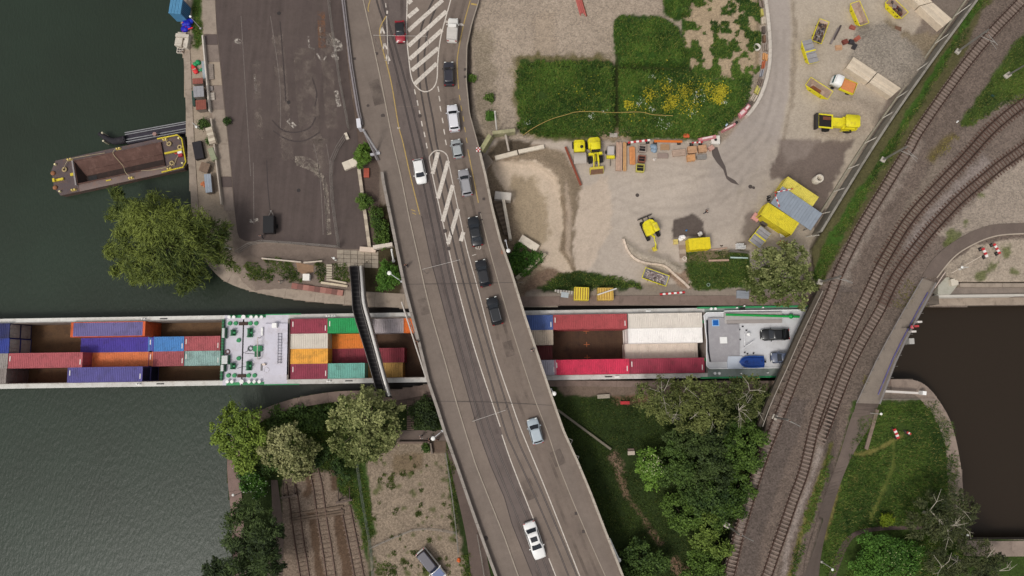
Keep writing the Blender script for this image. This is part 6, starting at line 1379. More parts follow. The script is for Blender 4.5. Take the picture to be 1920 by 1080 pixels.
# rail of long timbers, baulks and barriers along the curved haul road
CURB = [(1425,-60),(1436,0),(1441,40),(1444,80),(1443,120),(1434,160),(1420,192),(1405,212),(1392,228)]
cs = resample(smooth(CURB, 6), 17)
bl = thing('kerb_barrier', 'curved row of pale concrete barrier segments between grass field and haul road', 'barrier')
for i, (a, b) in enumerate(zip(cs[:-1], cs[1:])):
    wline('segment', [(a[0]+.3, a[1]+.3), (b[0]-.1, b[1]-.1)], 6.0, lambda u, v: zg(u, v)+.7, MAT((196,186,174), .85, .12, 1, 6, (160,148,136), .5, .15), bl, .8, False)
IN = offs(cs, 9.5); rd = random.Random(5); cols = [(150,136,124),(176,96,64),(128,112,100),(190,176,158),(112,84,66),(206,150,96),(150,150,156),(188,178,96),(96,84,76)]
nms = ['rusty', 'orange', 'brown', 'pale', 'dark', 'tan', 'grey', 'yellowish', 'blackish']
# each pack keeps its own place along the barrier
for i in range(2, len(IN)-1):
    u, v = IN[i]; k = (i*5) % len(cols); a = IN[i-1]; b = IN[i+1]; d = P(*b)-P(*a)
    c = G(u, v, .0); o = thing('material_pack', '%s pack of site materials, number %s along the curved barrier counted from the top' % (nms[k], ['one','two','three','four','five','six','seven','eight','nine','ten','eleven','twelve','thirteen','fourteen','fifteen','sixteen','seventeen','eighteen','nineteen','twenty'][i-2]), 'materials', c, math.atan2(d.y, d.x), 'packs of materials behind the curved barrier')
    mt = MAT(cols[k], .8, .2, 2, 8, tuple(int(x*.75) for x in cols[k]), .5, .15)
    for j in range(rd.choice((2, 3, 4))): e = rd.uniform(-.1, .1); w_ = rd.uniform(.12, .3); MB().box(-.6+e, .6+e, -.5+j*.28, -.5+j*.28+w_, .0, rd.uniform(.3, .7)).build('piece', mt, o)
PINK = MAT((196,128,132), .7, .15, 1.5, 6, (160,92,96), .5)
for lab, u, v, rz, lx, ly, h in (('faded pink plastic barrier lying nearest the curve end', 1390, 213, 40, 1.6, 1.3, .6), ('faded pink plastic barrier with a notch, second along the curve', 1398, 205, 50, 1.2, .9, .9), ('long pink plastic barrier at the field corner', 1364, 241, 28, 2.6, .55, .8), ('flat pink plastic barrier beside the square concrete block', 1325, 260, 12, 3.0, .7, .5)):
    c = G(u, v); o = thing('plastic_barrier', lab, 'barrier', c, R(rz), 'pink plastic barriers at the field corner'); m = MB(); m.frus([(-lx/2,-ly/2,0),(lx/2,-ly/2,0),(lx/2,ly/2,0),(-lx/2,ly/2,0)], [(-lx/2,-ly*.3,h),(lx/2,-ly*.3,h),(lx/2,ly*.3,h),(-lx/2,ly*.3,h)]); m.build('shell', PINK, o); MB().box(-lx*.3, lx*.3, -ly*.2, ly*.2, h, h+.06).build('grip', MAT((222,200,196), .6), o)
heap('debris_bag', 'black plastic bag inside the ring of pink barriers', 'bag', 1379, 231, .5, .5, BLK, 3, 4); heap('debris_bag', 'pale blue bag in the grass beside the pink barriers', 'bag', 1360, 233, .45, .4, MAT((176,190,206), .6), 3, 6)
# block walls
def blockwall(label, pts4, h, n, m_):
    o = thing('block_wall', label, 'wall', (0, 0, 0), 0, 'concrete block bay walls'); a, b, c, d = [np.array(p, float) for p in pts4]
    for i in range(n):
        for j in range(m_):
            q = [a+(b-a)*s+(d-a)*t+((c-d)-(b-a))*s*t for s, t in ((i/n, j/m_), ((i+1)/n, j/m_), ((i+1)/n, (j+1)/m_), (i/n, (j+1)/m_))]; cx = sum(q)/4; q = [cx+(p-cx)*.965 for p in q]
            hh = h+rng.uniform(-.05, .05); m = MB(); m.prism([tuple(P(p[0], p[1], h)[:2]) for p in q], 0, hh); m.build('block', MAT((206,190,168), .9, .15, 1.2, 6, (176,160,140), .5, .2, jitter=.1), o)
blockwall('pale concrete block wall between gravel heap and small lorry', [(1586,126),(1600,106),(1690,166),(1672,182)], 1.4, 8, 2); blockwall('pale concrete block wall at the top edge', [(1680,-30),(1712,-28),(1786,36),(1768,52)], 1.6, 9, 2)
# scrap near skips
for lab, u, v, rz, lx, ly, h, mt in (('grey steel girder lying between two skips', 1564, 68, 62, 3.4, .35, .3, SCRAP[1]), ('second grey girder along the first', 1569, 62, 62, 3.0, .3, .35, SCRAP[0]), ('flat tan pallet by the scrap heap', 1572, 90, 5, 1.2, .9, .3, CR), ('small rust red box near the empty skip', 1597, 53, -30, 1.1, .6, .5, MAT((150,84,70), .8, .2)), ('brown steel plate on the gravel', 1684, 54, -15, 1.2, .8, .1, BROWN), ('reddish steel part on the scrap heap', 1583, 80, 20, .9, .8, .6, MAT((118,62,52), .8, .25)), ('grey machine part on the scrap heap', 1595, 80, -15, .9, .8, .6, SCRAP[3]), ('orange steel part on the scrap heap', 1606, 74, 35, 1.0, .7, .6, MAT((166,90,72), .8, .2)), ('dark wire bundle below the scrap heap', 1601, 88, 60, 1.1, .7, .4, SCRAP[3])):
    c = G(u, v); o = thing('scrap_part', lab, 'scrap', c, R(rz), 'loose scrap by the skips')
    for k in range(3): y = -ly/2+k*ly/3; MB().box(-lx/2+rng.uniform(0, .1), lx/2-rng.uniform(0, .1), y+.01, y+ly/3-.01, 0, h*rng.uniform(.7, 1)).build('piece', mt, o)
# concrete units at the excavation
STN = MAT((214,202,184), .85, .12, 1, 6, (180,166,148), .5, .15)
bar('concrete_beam', 'white precast beam lying left at the rim of the excavation', 'beam', 929, 298, 971, 287, .05, .75, .55, [STN], 2); bar('concrete_beam', 'white precast beam lying right at the rim of the excavation', 'beam', 972, 286, 1020, 276, .05, .65, .5, [STN], 2)
bar('concrete_slab', 'grey concrete kerb slab against the bridge corner', 'slab', 908, 310, 922, 296, .6, 1.6, .5, [MAT((160,146,132), .85, .12)])
bar('abutment_wall', 'mossy wing wall of the old bridge abutment, long leg', 'wall', 906, 286, 924, 256, .4, .7, 2.6, [MAT((150,146,110), .9, .2, .8, 6, (110,112,74), .7, .2)], 3); bar('abutment_wall', 'mossy wing wall of the old bridge abutment, short leg', 'wall', 924, 255, 966, 250, .3, .6, 1.6, [MAT((156,150,118), .9, .2, .8, 6, (110,112,74), .7, .2)], 4)
bar('pipe', 'bent grey pipe leaning over the abutment corner', 'pipe', 947, 250, 954, 284, .9, .3, .3, [MAT((170,160,148), .8)])
bar('stair_flight', 'weathered concrete stair flight against the right side of the bridge', 'stairs', 931, 376, 953, 440, .3, 1.3, .6, [MAT((140,124,108), .9, .2), MAT((118,104,90), .9, .2)], 16, None, 'step')
bar('wing_wall', 'pale broken wall edge beside the stair flight', 'wall', 944, 380, 957, 452, .2, .5, 2.2, [STN], 7); bar('wing_wall', 'white concrete ledge above the stair flight', 'wall', 928, 371, 958, 374, .3, 1.3, 2.0, [MAT((200,192,182), .85, .12)], 3)
bar('planter_wall', 'low mossy wall below the triangular shrub bed', 'wall', 968, 524, 1023, 478, -.3, .55, 1.4, [MAT((160,150,128), .9, .2, .8, 6, (126,120,92), .6, .2)], 6); bar('planter_wall', 'broken concrete slab at the tip of the shrub bed', 'slab', 976, 448, 1008, 468, .2, 1.3, .9, [STN], 2)
# kerbs of the small gravel island
for lab, pts in (('curved pale stone kerb round the gravel tongue', [(1169,447),(1177,470),(1192,486),(1215,494),(1245,498),(1262,512),(1283,530),(1298,545)]),):
    o = thing('stone_kerb', lab, 'kerb')
    ks = resample(smooth(pts, 6), 11)
    for a, b in zip(ks[:-1], ks[1:]): wline('kerb_stone', [(a[0]+(b[0]-a[0])*.04, a[1]+(b[1]-a[1])*.04), b], 4.0, lambda u, v: zg(u, v)+.3, MAT((204,186,168), .9, .15, 2, 7, (170,150,132), .5, .2, jitter=.1), o, .5, False)
bar('walkway_slab', 'narrow concrete strip with dark patches left of the yellow container', 'slab', 1278, 452, 1281, 492, .02, 1.1, .18, [MAT((166,150,136), .9, .15), MAT((140,122,108), .9, .15)], 5)
shaft_ring('round pale cover on the concrete strip', 1283, 485, .36, .3, (206,196,184)); shaft_ring('thin pale ring in the dark green lawn', 1328, 534, .3, .15, (130,150,130))
bar('timber_beam', 'pale timber beam at the edge of the small lawn', 'beam', 1328, 489, 1366, 488, .05, .3, .25, [TIMBG]); bar('timber_beam', 'short pale timber beam right of the yellow container', 'beam', 1333, 469, 1363, 465, .05, .22, .2, [TIMBG]); bar('pole', 'silver green pole lying beside the round tree', 'pole', 1369, 483, 1402, 484, .2, .22, .2, [MAT((176,196,186), .5)]); bar('pole', 'white pole lying across the tan and yellow box', 'pole', 1120, 553, 1156, 541, 1.75, .2, .18, [MAT((206,200,192), .6)])
bar('wire_fence', 'short wire fence below the bundle of white pipes', 'fence', 1365, 472, 1402, 475, .1, .08, 1.0, [MAT((120,112,104), .6)], 10, None, 'panel'); bar('steel_grid', 'pale steel grid lying left of the first yellow box', 'grid', 1040, 546, 1076, 549, .1, .55, .08, [MAT((176,170,160), .6), MAT((120,112,104), .6)], 14, None, 'bar'); bar('steel_sheet', 'pale grey folded sheet beside the steel grid', 'sheet', 1052, 552, 1066, 554, .05, .9, .1, [MAT((170,176,180), .6)])
OIL = MAT((84,74,69), .6, .12, 1, 6, None, 0, 0)
ozf = lambda u, v: zg(u, v)+.03
st_ = sheet('oil_stain', [(1333,276),(1345,276),(1352,296),(1360,312),(1364,330),(1378,338),(1386,347),(1372,343),(1362,335),(1356,318),(1345,306),(1336,292)], OIL, .04)
for u, v, r in ((1195,366,.32),(1407,350,.35),(1413,352,.25)):
    c = G(u, v, .03); m = MB(); m.cyl(c, c+Vector((0,0,.02)), r, n=14); tag(m.build('manhole_cover', MAN, None), {1195: 'round dark manhole cover alone in the middle of the yard', 1407: 'larger dark manhole cover at the end of the oil trail', 1413: 'smaller dark manhole cover touching the larger one'}[u], 'manhole', 'manhole covers in the yard')
heap('bucket', 'bright blue bucket on the dark patch', 'bucket', 1285, 431, .35, .3, MAT((50,126,190), .5), 2, 2)
heap('soil_lump', 'dark drain hole cover right of the yellow container', 'lid', 1352, 460, .3, .1, MAT((60,46,38), .9), 3, 2)
# ================================================================= TREES, SHRUBS, GRASS
_LM = {}
def LEAF(dark, light, tip=None, ta=.0):
    k = (dark, light, tip, ta)
    if k in _LM: return _LM[k]
    m, t, b = _nodes('foliage'); g = N(t, 'ShaderNodeNewGeometry'); pos = g.outputs['Position']
    n = noise(t, .55, 3, pos); n9 = noise(t, .11, 2, pos)
    f = math_(t, 'ADD', math_(t, 'MULTIPLY', g.outputs['Random Per Island'], .75), math_(t, 'MULTIPLY', math_(t, 'SUBTRACT', n, .5), 1.3))
    f = math_(t, 'ADD', math_(t, 'ADD', f, .12), math_(t, 'MULTIPLY', math_(t, 'SUBTRACT', n9, .5), 2.3)); cl = t.nodes.new('ShaderNodeClamp'); t.links.new(f, cl.inputs[0])
    c = mixc(t, cl.outputs[0], lin(dark), lin(light))
    if tip:
        w = N(t, 'ShaderNodeTexWhiteNoise'); w.noise_dimensions = '1D'; t.links.new(g.outputs['Random Per Island'], w.inputs['W'])
        c = mixc(t, math_(t, 'LESS_THAN', w.outputs['Value'], ta), c, lin(tip))
    t.links.new(c, b.inputs['Base Color']); b.inputs['Roughness'].default_value = .65; b.inputs['Specular IOR Level'].default_value = .2
    b.inputs['Subsurface Weight'].default_value = 0.0
    _LM[k] = m; return m
BARK = MAT((92,80,66), .9, .25, 2, 8, (66,58,48), .5, .3); BARKP = MAT((168,160,144), .8, .2, 2, 8, (140,130,112), .5, .2)
def leaf_quads(C, Nrm, T, ln, wd, rs):
    """quads of length ln and width wd, centred on C, facing Nrm, long axis near T"""
    Nrm = Nrm/np.linalg.norm(Nrm, axis=1, keepdims=True); B = np.cross(Nrm, T); B /= np.linalg.norm(B, axis=1, keepdims=True)+1e-9; T = np.cross(B, Nrm)
    l = (ln*rs.uniform(.6, 1.3, len(C)))[:, None]*.5; w_ = (wd*rs.uniform(.7, 1.3, len(C)))[:, None]*.5
    return np.stack([C-T*l, C+B*w_-T*l*.1, C+T*l, C-B*w_-T*l*.1], 1)
def crown_points(lobes, n, rs, per=26, spread=.42, low=-.35):
    L0 = []
    for (c, r, rz) in lobes:
        L0.append((c, r*.8, rz*.85))
        for k in range(5):
            a = rs.uniform(0, 6.28); e = rs.uniform(-.15, .75); q = rs.uniform(.62, .92); L0.append(((c[0]+math.cos(a)*r*q, c[1]+math.sin(a)*r*q, c[2]+e*rz*.8), r*rs.uniform(.22, .42), rz*rs.uniform(.25, .45)))
    lobes = L0; vols = np.array([r*r for (_, r, _) in lobes]); cnt = np.maximum(3, (vols/vols.sum()*n/per)).astype(int); out = []; outN = []
    for (c, r, rz), k in zip(lobes, cnt):
        d = rs.normal(size=(k*3, 3)); d /= np.linalg.norm(d, axis=1, keepdims=True); d = d[d[:, 2] > low][:k]
        q = rs.uniform(.62, 1.06, len(d))[:, None]; cc = np.array(c)+d*q*np.array([r, r, rz])
        s = spread*min(1.3, .5+r*.22)
        p = np.repeat(cc, per, 0)+rs.normal(size=(len(cc)*per, 3))*np.array([s, s, s*.7]); out.append(p); outN.append(np.repeat(d, per, 0))
    return np.concatenate(out), np.concatenate(outN)
def tree(name, label, lobes_px, n, leaf=(.42,.26), mat=None, base=None, group=None, twig=0, bark=BARK, seed=1, droop=False, cat='tree', spread=.34, per=34, trunk_r=.22, low=-.35, flowers=None):
    rs = np.random.RandomState(seed); rd = random.Random(seed)
    lobes = []
    for (u, v, z, rp, rz) in lobes_px:
        z = max(z, .25)+zg(u, v) if name != 'willow_tree' else z; c = P(u, v, z); lobes.append((tuple(c), rp/PXM(u, v, z), rz))
    ctr = sum((Vector(c) for c, _, _ in lobes), Vector())/len(lobes)
    if base is None:
        uu = sum(l[0] for l in lobes_px)/len(lobes_px); vv = sum(l[1] for l in lobes_px)/len(lobes_px); b = Vector((ctr.x, ctr.y, zg(960+(uu-960)*.95, 690+(vv-690)*.95)))
    else: b = G(*base)
    o = thing(name, label, cat, b, 0, group)
    C, D = crown_points([((c[0]-b.x, c[1]-b.y, c[2]-b.z), r, rz) for c, r, rz in lobes], n, rs, per, spread, low)
    zmin = .12; C[:, 2] = np.maximum(C[:, 2], zmin)
    if droop:
        T = D*np.array([1, 1, .15])+rs.normal(size=C.shape)*.35+np.array([0, 0, -.45]); Nn = np.array([0, 0, 1.0])+rs.normal(size=C.shape)*.55+D*.4
    else:
        T = rs.normal(size=C.shape); Nn = np.array([0, 0, .8])+rs.normal(size=C.shape)*.7+D*.5
    Q = leaf_quads(C, Nn, T, leaf[0], leaf[1], rs); Q[:, :, 2] = np.maximum(Q[:, :, 2], .04)
    me = fast_mesh('crown', Q.reshape(-1, 3), np.arange(len(Q)*4).reshape(-1, 4)); link('crown', me, mat, o)
    if flowers:
        k = rs.choice(len(C), flowers[1], replace=False); F = leaf_quads(C[k]+D[k]*.15+np.array([0, 0, .12]), np.array([0, 0, 1.0])+rs.normal(size=(len(k), 3))*.4, rs.normal(size=(len(k), 3)), .16, .14, rs)
        if len(flowers) > 2: fu = P(flowers[2], flowers[3], 3); dd = np.hypot(C[k, 0]+b.x-fu.x, C[k, 1]+b.y-fu.y) < flowers[4]; F = F[dd]
        if len(F): link('blossom', fast_mesh('blossom', F.reshape(-1, 3), np.arange(len(F)*4).reshape(-1, 4)), flowers[0], o)
    m = MB(); top = ctr-b; mid = Vector((top.x*.5, top.y*.5, top.z*.55))
    if trunk_r:
        m.tube([(0, 0, -.1), tuple(mid*.5+Vector((0, 0, .1))), tuple(mid), tuple(top)], [trunk_r*1.25, trunk_r, trunk_r*.8, trunk_r*.35], 8)
        for c, r, rz in lobes:
            e = Vector(c)-b; k = mid.lerp(e, .55)+Vector((rd.uniform(-.3, .3), rd.uniform(-.3, .3), rd.uniform(0, .4)))
            m.tube([tuple(mid*rd.uniform(.6, 1.0)), tuple(k), tuple(e)], [trunk_r*.5, trunk_r*.32, trunk_r*.12], 6)
        m.build('trunk', bark, o)
    if twig:
        m = MB()
        for q in range(twig):
            c, r, rz = rd.choice(lobes); e = Vector(c)-b; a = rd.uniform(0, 6.28); d = Vector((math.cos(a), math.sin(a), rd.uniform(-.05, .35))); L = r*rd.uniform(.7, 1.15)
            p1 = e+Vector((0, 0, rz*.55))+d*L*.4+Vector((rd.uniform(-.2, .2), rd.uniform(-.2, .2), .2)); p2 = e+Vector((0, 0, rz*.62))+d*L+Vector((rd.uniform(-.3, .3), rd.uniform(-.3, .3), .1))
            m.tube([tuple(e+Vector((0, 0, rz*.3))), tuple(p1), tuple(p2)], [.06, .04, .018], 5)
            for s in (-1, 1):
                if rd.random() < .7: w_ = Vector((-d.y*s, d.x*s, .1)); m.tube([tuple(p1), tuple(p1+d*L*.25+w_*L*.25)], [.03, .012], 4)
        m.build('bare_branch', BARKP, o)
    return o
LW = LEAF((50,62,24), (112,122,52)); LP = LEAF((78,88,42), (158,160,104)); LB = LEAF((60,82,28), (118,136,54)); LDK = LEAF((34,46,24), (76,92,46)); LM_ = LEAF((42,62,24), (92,116,46)); LO = LEAF((54,62,28), (112,118,64)); LG = LEAF((42,72,24), (84,120,44)); LDM = LEAF((38,56,26), (82,104,46)); LSP = LEAF((40,48,26), (84,88,52))
gt = 'trees on the south bank'; gs = 'bushes beside the railway'
tree('willow_tree', 'broad feathery willow overhanging the river beside the hopper barge', [(258,408,5,36,2.5),(300,422,7.5,52,3.5),(352,422,7,42,3.2),(246,450,4.5,28,2.2),(310,472,6,48,3.2),(366,470,6,42,3.2),(398,440,5,32,2.6),(352,522,3.2,20,1.4),(285,495,4,36,2.4),(240,485,2.5,18,1.4),(228,385,3.5,14,1.2),(415,475,4,22,1.8),(300,385,4.5,26,2),(214,402,2.6,12,1),(208,468,2.2,11,1),(346,545,2.2,12,1),(376,518,2.6,16,1.2),(226,508,2.2,12,1),(262,520,2.4,15,1.1),(222,362,2.8,9,.9)], 19000, (.9,.14), LW, (400,462), seed=2, droop=True, trunk_r=.42, spread=.55, per=22)
tree('broadleaf_tree', 'round pale green tree at the corner of canal and railway', [(1462,512,6.5,40,3.5),(1430,490,4.8,28,2.4),(1495,490,5,28,2.4),(1418,525,4.2,26,2.2),(1440,548,4.2,30,2.2),(1485,550,4.2,30,2.2),(1506,525,4.5,22,2.2),(1462,475,5,26,2.2)], 9500, (.40,.28), LP, seed=3, trunk_r=.3)
tree('broadleaf_tree', 'large pale green tree at the lower end of the pipe footbridge', [(685,775,7.5,40,3.4),(650,790,5.5,30,2.4),(722,790,5.5,32,2.4),(690,830,5.5,36,2.6),(645,830,4.2,22,1.8),(738,768,4.5,18,1.6),(697,742,5,22,1.8),(665,760,5,24,2),(720,830,4.5,26,2),(655,860,3.5,16,1.4)], 11000, (.40,.28), LP, seed=4, group=gt, trunk_r=.32)
tree('broadleaf_tree', 'middle pale green tree on the south bank, left of the large one', [(545,828,6.5,34,2.8),(516,850,5,26,2.2),(576,846,5,26,2.2),(546,872,4.5,28,2.2),(525,820,5,22,2),(572,872,3.5,16,1.4)], 7000, (.40,.28), LEAF((84,90,48), (156,154,106)), seed=5, group=gt)
tree('broadleaf_tree', 'bright yellow-green tree at the river corner of the south bank', [(433,812,5.5,32,2.4),(468,792,5.5,30,2.4),(458,850,4.5,34,2.4),(418,836,3.5,20,1.6),(490,826,5,26,2.2),(440,780,4.5,22,1.8)], 8000, (.42,.28), LB, seed=6, group=gt)
tree('flowering_bush', 'small bush with white blossom below the yellow-green tree', [(470,902,2.2,18,1.4),(485,915,2,16,1.2),(460,885,2.4,16,1.4)], 2200, (.34,.24), LG, seed=7, cat='bush', flowers=(MAT((206,210,190), .7), 90), trunk_r=.08)
tree('conifer_tree', 'dark feathery tree filling the bottom left of the south bank', [(475,955,5,32,2.6),(452,995,6,40,3),(492,1005,6,38,3),(432,1045,5,36,2.8),(490,1055,6.5,44,3.2),(405,1072,4,26,2),(450,1085,6,40,3),(515,1000,4,20,1.8),(515,1050,4,20,2)], 13000, (.6,.16), LDK, seed=8, droop=True, group=gt, trunk_r=.3)
tree('undergrowth', 'dark undergrowth between the south bank trees', [(585,790,1.2,26,1.0),(555,782,1.0,22,.8),(610,780,1.0,24,.8),(600,850,1.4,22,1.0),(520,785,1.0,20,.8),(640,880,1.2,20,1.0),(500,870,1.3,22,1)], 5200, (.36,.24), LDM, seed=9, cat='bush', trunk_r=0, per=18)
tree('undergrowth', 'dark green planting between the stairs and the road bridge', [(795,762,1.0,20,.8),(808,785,1.0,20,.8),(790,790,.9,16,.7),(780,770,.8,14,.6)], 2600, (.34,.22), LDK, seed=10, cat='bush', trunk_r=0, per=18)
tree('bare_tree', 'half bare tree with white branches left of the ship stern trees', [(1240,738,6,36,2.6),(1270,762,4.5,30,2.2),(1212,748,4.8,26,2),(1250,775,3.5,24,1.8)], 3600, (.36,.2), LO, seed=11, twig=16, bark=BARKP, group=gt)
tree('broadleaf_tree', 'olive green tree in the middle of the row below the ship stern', [(1310,748,6,36,2.8),(1345,738,6,32,2.6),(1332,785,4.8,32,2.4),(1292,785,4.5,30,2.2),(1280,735,4.5,22,2)], 6000, (.38,.24), LO, seed=12, group=gt, twig=5)
tree('bare_tree', 'thin olive tree with pale twigs against the railway bridge', [(1402,732,6,34,2.6),(1382,768,5,32,2.4),(1410,762,5,24,2),(1368,735,5,24,2)], 4600, (.36,.2), LO, seed=13, twig=12, bark=BARKP, group=gt)
tree('broadleaf_tree', 'small tree crowned with white blossom at the lawn edge', [(1213,862,3.4,20,1.6),(1224,880,3.2,20,1.6),(1222,905,2.4,16,1.2),(1205,880,2.6,14,1.2)], 3000, (.34,.24), LEAF((62,96,30), (112,142,56)), seed=14, flowers=(MAT((206,208,160), .7), 420, 1222, 868, 1.9), trunk_r=.12)
for i, (lab, lb, n, mt) in enumerate((('dark bush right of the white blossom tree', [(1262,862,2.6,30,2),(1285,885,2.6,28,2),(1250,890,2,20,1.5)], 4200, LDM), ('tall dark bush in the middle of the thicket', [(1320,850,3.6,38,2.6),(1350,880,3.4,34,2.4),(1312,895,2.6,28,2)], 6000, LDK), ('light green tall bush at the edge of the track, upper end', [(1392,822,4,34,2.6),(1410,858,3.4,26,2.2),(1375,850,3.6,28,2.2)], 5200, LM_), ('dark bush below the tall one in the thicket', [(1322,930,2.8,34,2.2),(1295,920,2.4,26,1.8),(1350,935,2.8,28,2)], 5000, LDM), ('mid green bush along the track halfway down', [(1385,910,3,28,2.2),(1372,945,2.8,28,2),(1355,975,2.4,24,1.8)], 4600, LM_), ('light green low bush on the lawn side of the thicket', [(1268,952,2,26,1.5),(1295,975,2,26,1.5),(1275,985,1.6,20,1.2)], 3400, LM_), ('yellowish bush near the bottom of the track', [(1330,990,2.4,28,1.8),(1350,1020,2.2,24,1.8),(1315,1015,2,22,1.5)], 4200, LEAF((52,72,28), (110,128,54))), ('bottom bush beside the track', [(1322,1055,2.2,30,1.8),(1300,1075,2,26,1.5),(1340,1070,2,22,1.5)], 4000, LM_), ('dark bush at the bottom under the road bridge edge', [(1200,1040,2.4,28,1.8),(1225,1060,2.2,26,1.6),(1190,1070,2.2,28,1.8)], 4400, LDM), ('shade bush between the olive trees and the thicket', [(1300,820,3,32,2.2),(1340,815,3,30,2.2),(1268,818,2.4,24,1.8)], 4600, LDK))):
    tree('bush', lab, lb, n, (.38,.24), mt, seed=20+i, group=gs, cat='bush', trunk_r=.1)
tree('round_shrub', 'big glossy rounded shrub at the bottom right, pale flowers on top', [(1640,1035,2.2,34,1.8),(1660,1062,2.2,34,1.8),(1620,1065,1.8,28,1.5),(1675,1030,2,22,1.6)], 6200, (.34,.24), LG, seed=40, cat='bush', flowers=(MAT((196,204,140), .7), 260, 1662, 1042, 1.8), trunk_r=.12, group='clipped shrubs on the south east lawn')
tree('round_shrub', 'second rounded shrub touching the big one on its right', [(1705,1042,2,26,1.7),(1700,1070,1.8,24,1.5)], 3000, (.34,.24), LG, seed=41, cat='bush', flowers=(MAT((196,204,140), .7), 120), trunk_r=.1, group='clipped shrubs on the south east lawn')
tree('round_shrub', 'small lime green ball shrub beside the shaded path', [(1662,976,.9,11,.75)], 900, (.26,.18), LEAF((92,112,24), (138,150,40)), seed=42, cat='bush', trunk_r=.05, group='clipped shrubs on the south east lawn')
tree('bare_tree', 'drooping bare-branched tree beside the canal wall, upper one', [(1738,955,5,38,2.4),(1785,945,5,36,2.4),(1770,985,4.5,34,2.2),(1720,985,4,26,2),(1800,985,4,24,2)], 5200, (.5,.14), LSP, seed=43, droop=True, twig=9, bark=BARKP, group='bare trees at the lower right')
tree('bare_tree', 'drooping bare-branched tree in the bottom right corner', [(1790,1040,5,40,2.6),(1840,1048,5,36,2.4),(1760,1062,4.5,34,2.2),(1868,1068,4,28,2),(1815,1075,5,34,2.4)], 5600, (.5,.14), LSP, seed=44, droop=True, twig=10, bark=BARKP, group='bare trees at the lower right')
gp = 'shrubs by the road bridge'
tree('shrub', 'spiky green shrub beside the barrier corner of the bridge', [(680,292,1.6,15,1.3),(676,302,1.2,10,.9),(686,282,1.2,9,.9)], 1100, (.7,.14), LEAF((46,74,24), (98,126,48)), seed=45, cat='bush', droop=True, trunk_r=.06, group=gp, spread=.3)
tree('shrub', 'small dark shrub below the spiky one on the wall', [(683,375,1.3,12,1.0),(680,384,1,8,.8)], 800, (.6,.14), LM_, seed=46, cat='bush', droop=True, trunk_r=.05, group=gp, spread=.3)
tree('shrub', 'hedge-like shrubs filling the bed above the landing', [(705,402,.9,13,.7),(714,425,.9,16,.7),(716,448,.9,15,.7),(705,415,.8,10,.6),(724,440,.8,9,.6)], 2400, (.36,.2), LM_, seed=47, cat='bush', trunk_r=0, group=gp, per=16)
tree('shrub', 'vivid green rounded shrub under the lamp on the bridge', [(728,515,2,19,1.5),(722,530,1.7,16,1.2),(738,525,1.7,14,1.2),(722,503,1.5,11,1.1)], 3200, (.3,.22), LG, seed=48, cat='bush', trunk_r=.1, group=gp)
tree('shrub', 'triangular bed of ivy-green shrubs right of the bridge', [(975,470,.9,14,.8),(985,490,.9,18,.8),(1002,486,.8,14,.7),(972,500,.9,14,.8),(966,485,.9,12,.8),(985,508,.7,10,.6)], 3200, (.34,.24), LG, seed=49, cat='bush', trunk_r=0, group=gp, per=16)
for i, (lab, u, v, r, mt) in enumerate((('dark ornamental bush on the quay by the moored barge', 381, 232, 9, LDM), ('low bush behind the quay shed near the pallets', 392, 262, 6, LDM), ('weed clump at the bridge kerb, upper one', 884, 146, 5, LM_), ('weed clump at the bridge kerb, middle one', 917, 183, 7, LM_), ('weed clump below the lamp pole at the bridge kerb', 919, 218, 8, LG), ('weed clump on the parking lot edge', 425, 227, 4, LDM), ('small bush at the top fence of the gravel plot', 797, 840, 6, LM_))):
    tree('weed_clump', lab, [(u, v, .5, r, .5), (u+r*.5, v+r*.4, .4, r*.6, .4)], 260+r*40, (.3,.2), mt, seed=60+i, cat='plant', trunk_r=0, per=12, group='small self-sown plants')
# ---- grass as real blades
def grass(name, label, polys, dens, mat, h=(.18,.42), seed=1, holes=(), clump=30, wide=.09, mask=None):
    rs = np.random.RandomState(seed); US = []; VS = []
    for poly in polys:
        xs = [p[0] for p in poly]; ys = [p[1] for p in poly]; A = (max(xs)-min(xs))*(max(ys)-min(ys)); n = int(A*dens)
        u = rs.uniform(min(xs), max(xs), n); v = rs.uniform(min(ys), max(ys), n)
        d = sdist(poly, u, v)+(fbm(u, v, 13, 77)-.5)*20; k = (d < 0) & (fbm(u, v, clump, 5+seed) > .28)
        if mask: k = (d < 0) & (fbm(u, v, mask[0], mask[1]) > mask[2])
        for hp in holes: k &= sdist(hp, u, v) > 0
        US.append(u[k]); VS.append(v[k])
    u = np.concatenate(US); v = np.concatenate(VS); n = len(u)
    z = height(u, v); x, y, z = Pn(u, v, z); B = np.stack([x, y, z], 1); nb = 3; B = np.repeat(B, nb, 0)+rs.normal(size=(n*nb, 3))*np.array([.07, .07, 0])
    a = rs.uniform(0, 6.283, n*nb)+np.repeat(fbm(u, v, 25, 9)*9, nb)*.6; L = rs.uniform(h[0], h[1], n*nb)*np.repeat(.6+.9*fbm(u, v, clump, 41+seed), nb)
    lean = rs.uniform(.35, .95, n*nb); D = np.stack([np.cos(a)*lean, np.sin(a)*lean, np.sqrt(1-np.minimum(lean, .97)**2)], 1)
    S = np.stack([-np.sin(a), np.cos(a), 0*a], 1)*(wide*.5*rs.uniform(.6, 1.4, n*nb))[:, None]
    Q = np.stack([B-S, B+S, B+D*L[:, None]], 1)
    o = link(name, fast_mesh(name, Q.reshape(-1, 3), np.arange(len(Q)*3).reshape(-1, 3)), mat); return tag(o, label, 'grass', None, 'stuff')
GM = LEAF((40,58,22), (92,112,44), (128,124,66), .10); GD = LEAF((32,46,20), (70,86,36), (96,96,50), .06); GL = LEAF((44,68,26), (98,122,50), (136,130,72), .09); GF = LEAF((36,62,24), (92,120,46), (128,128,62), .10)
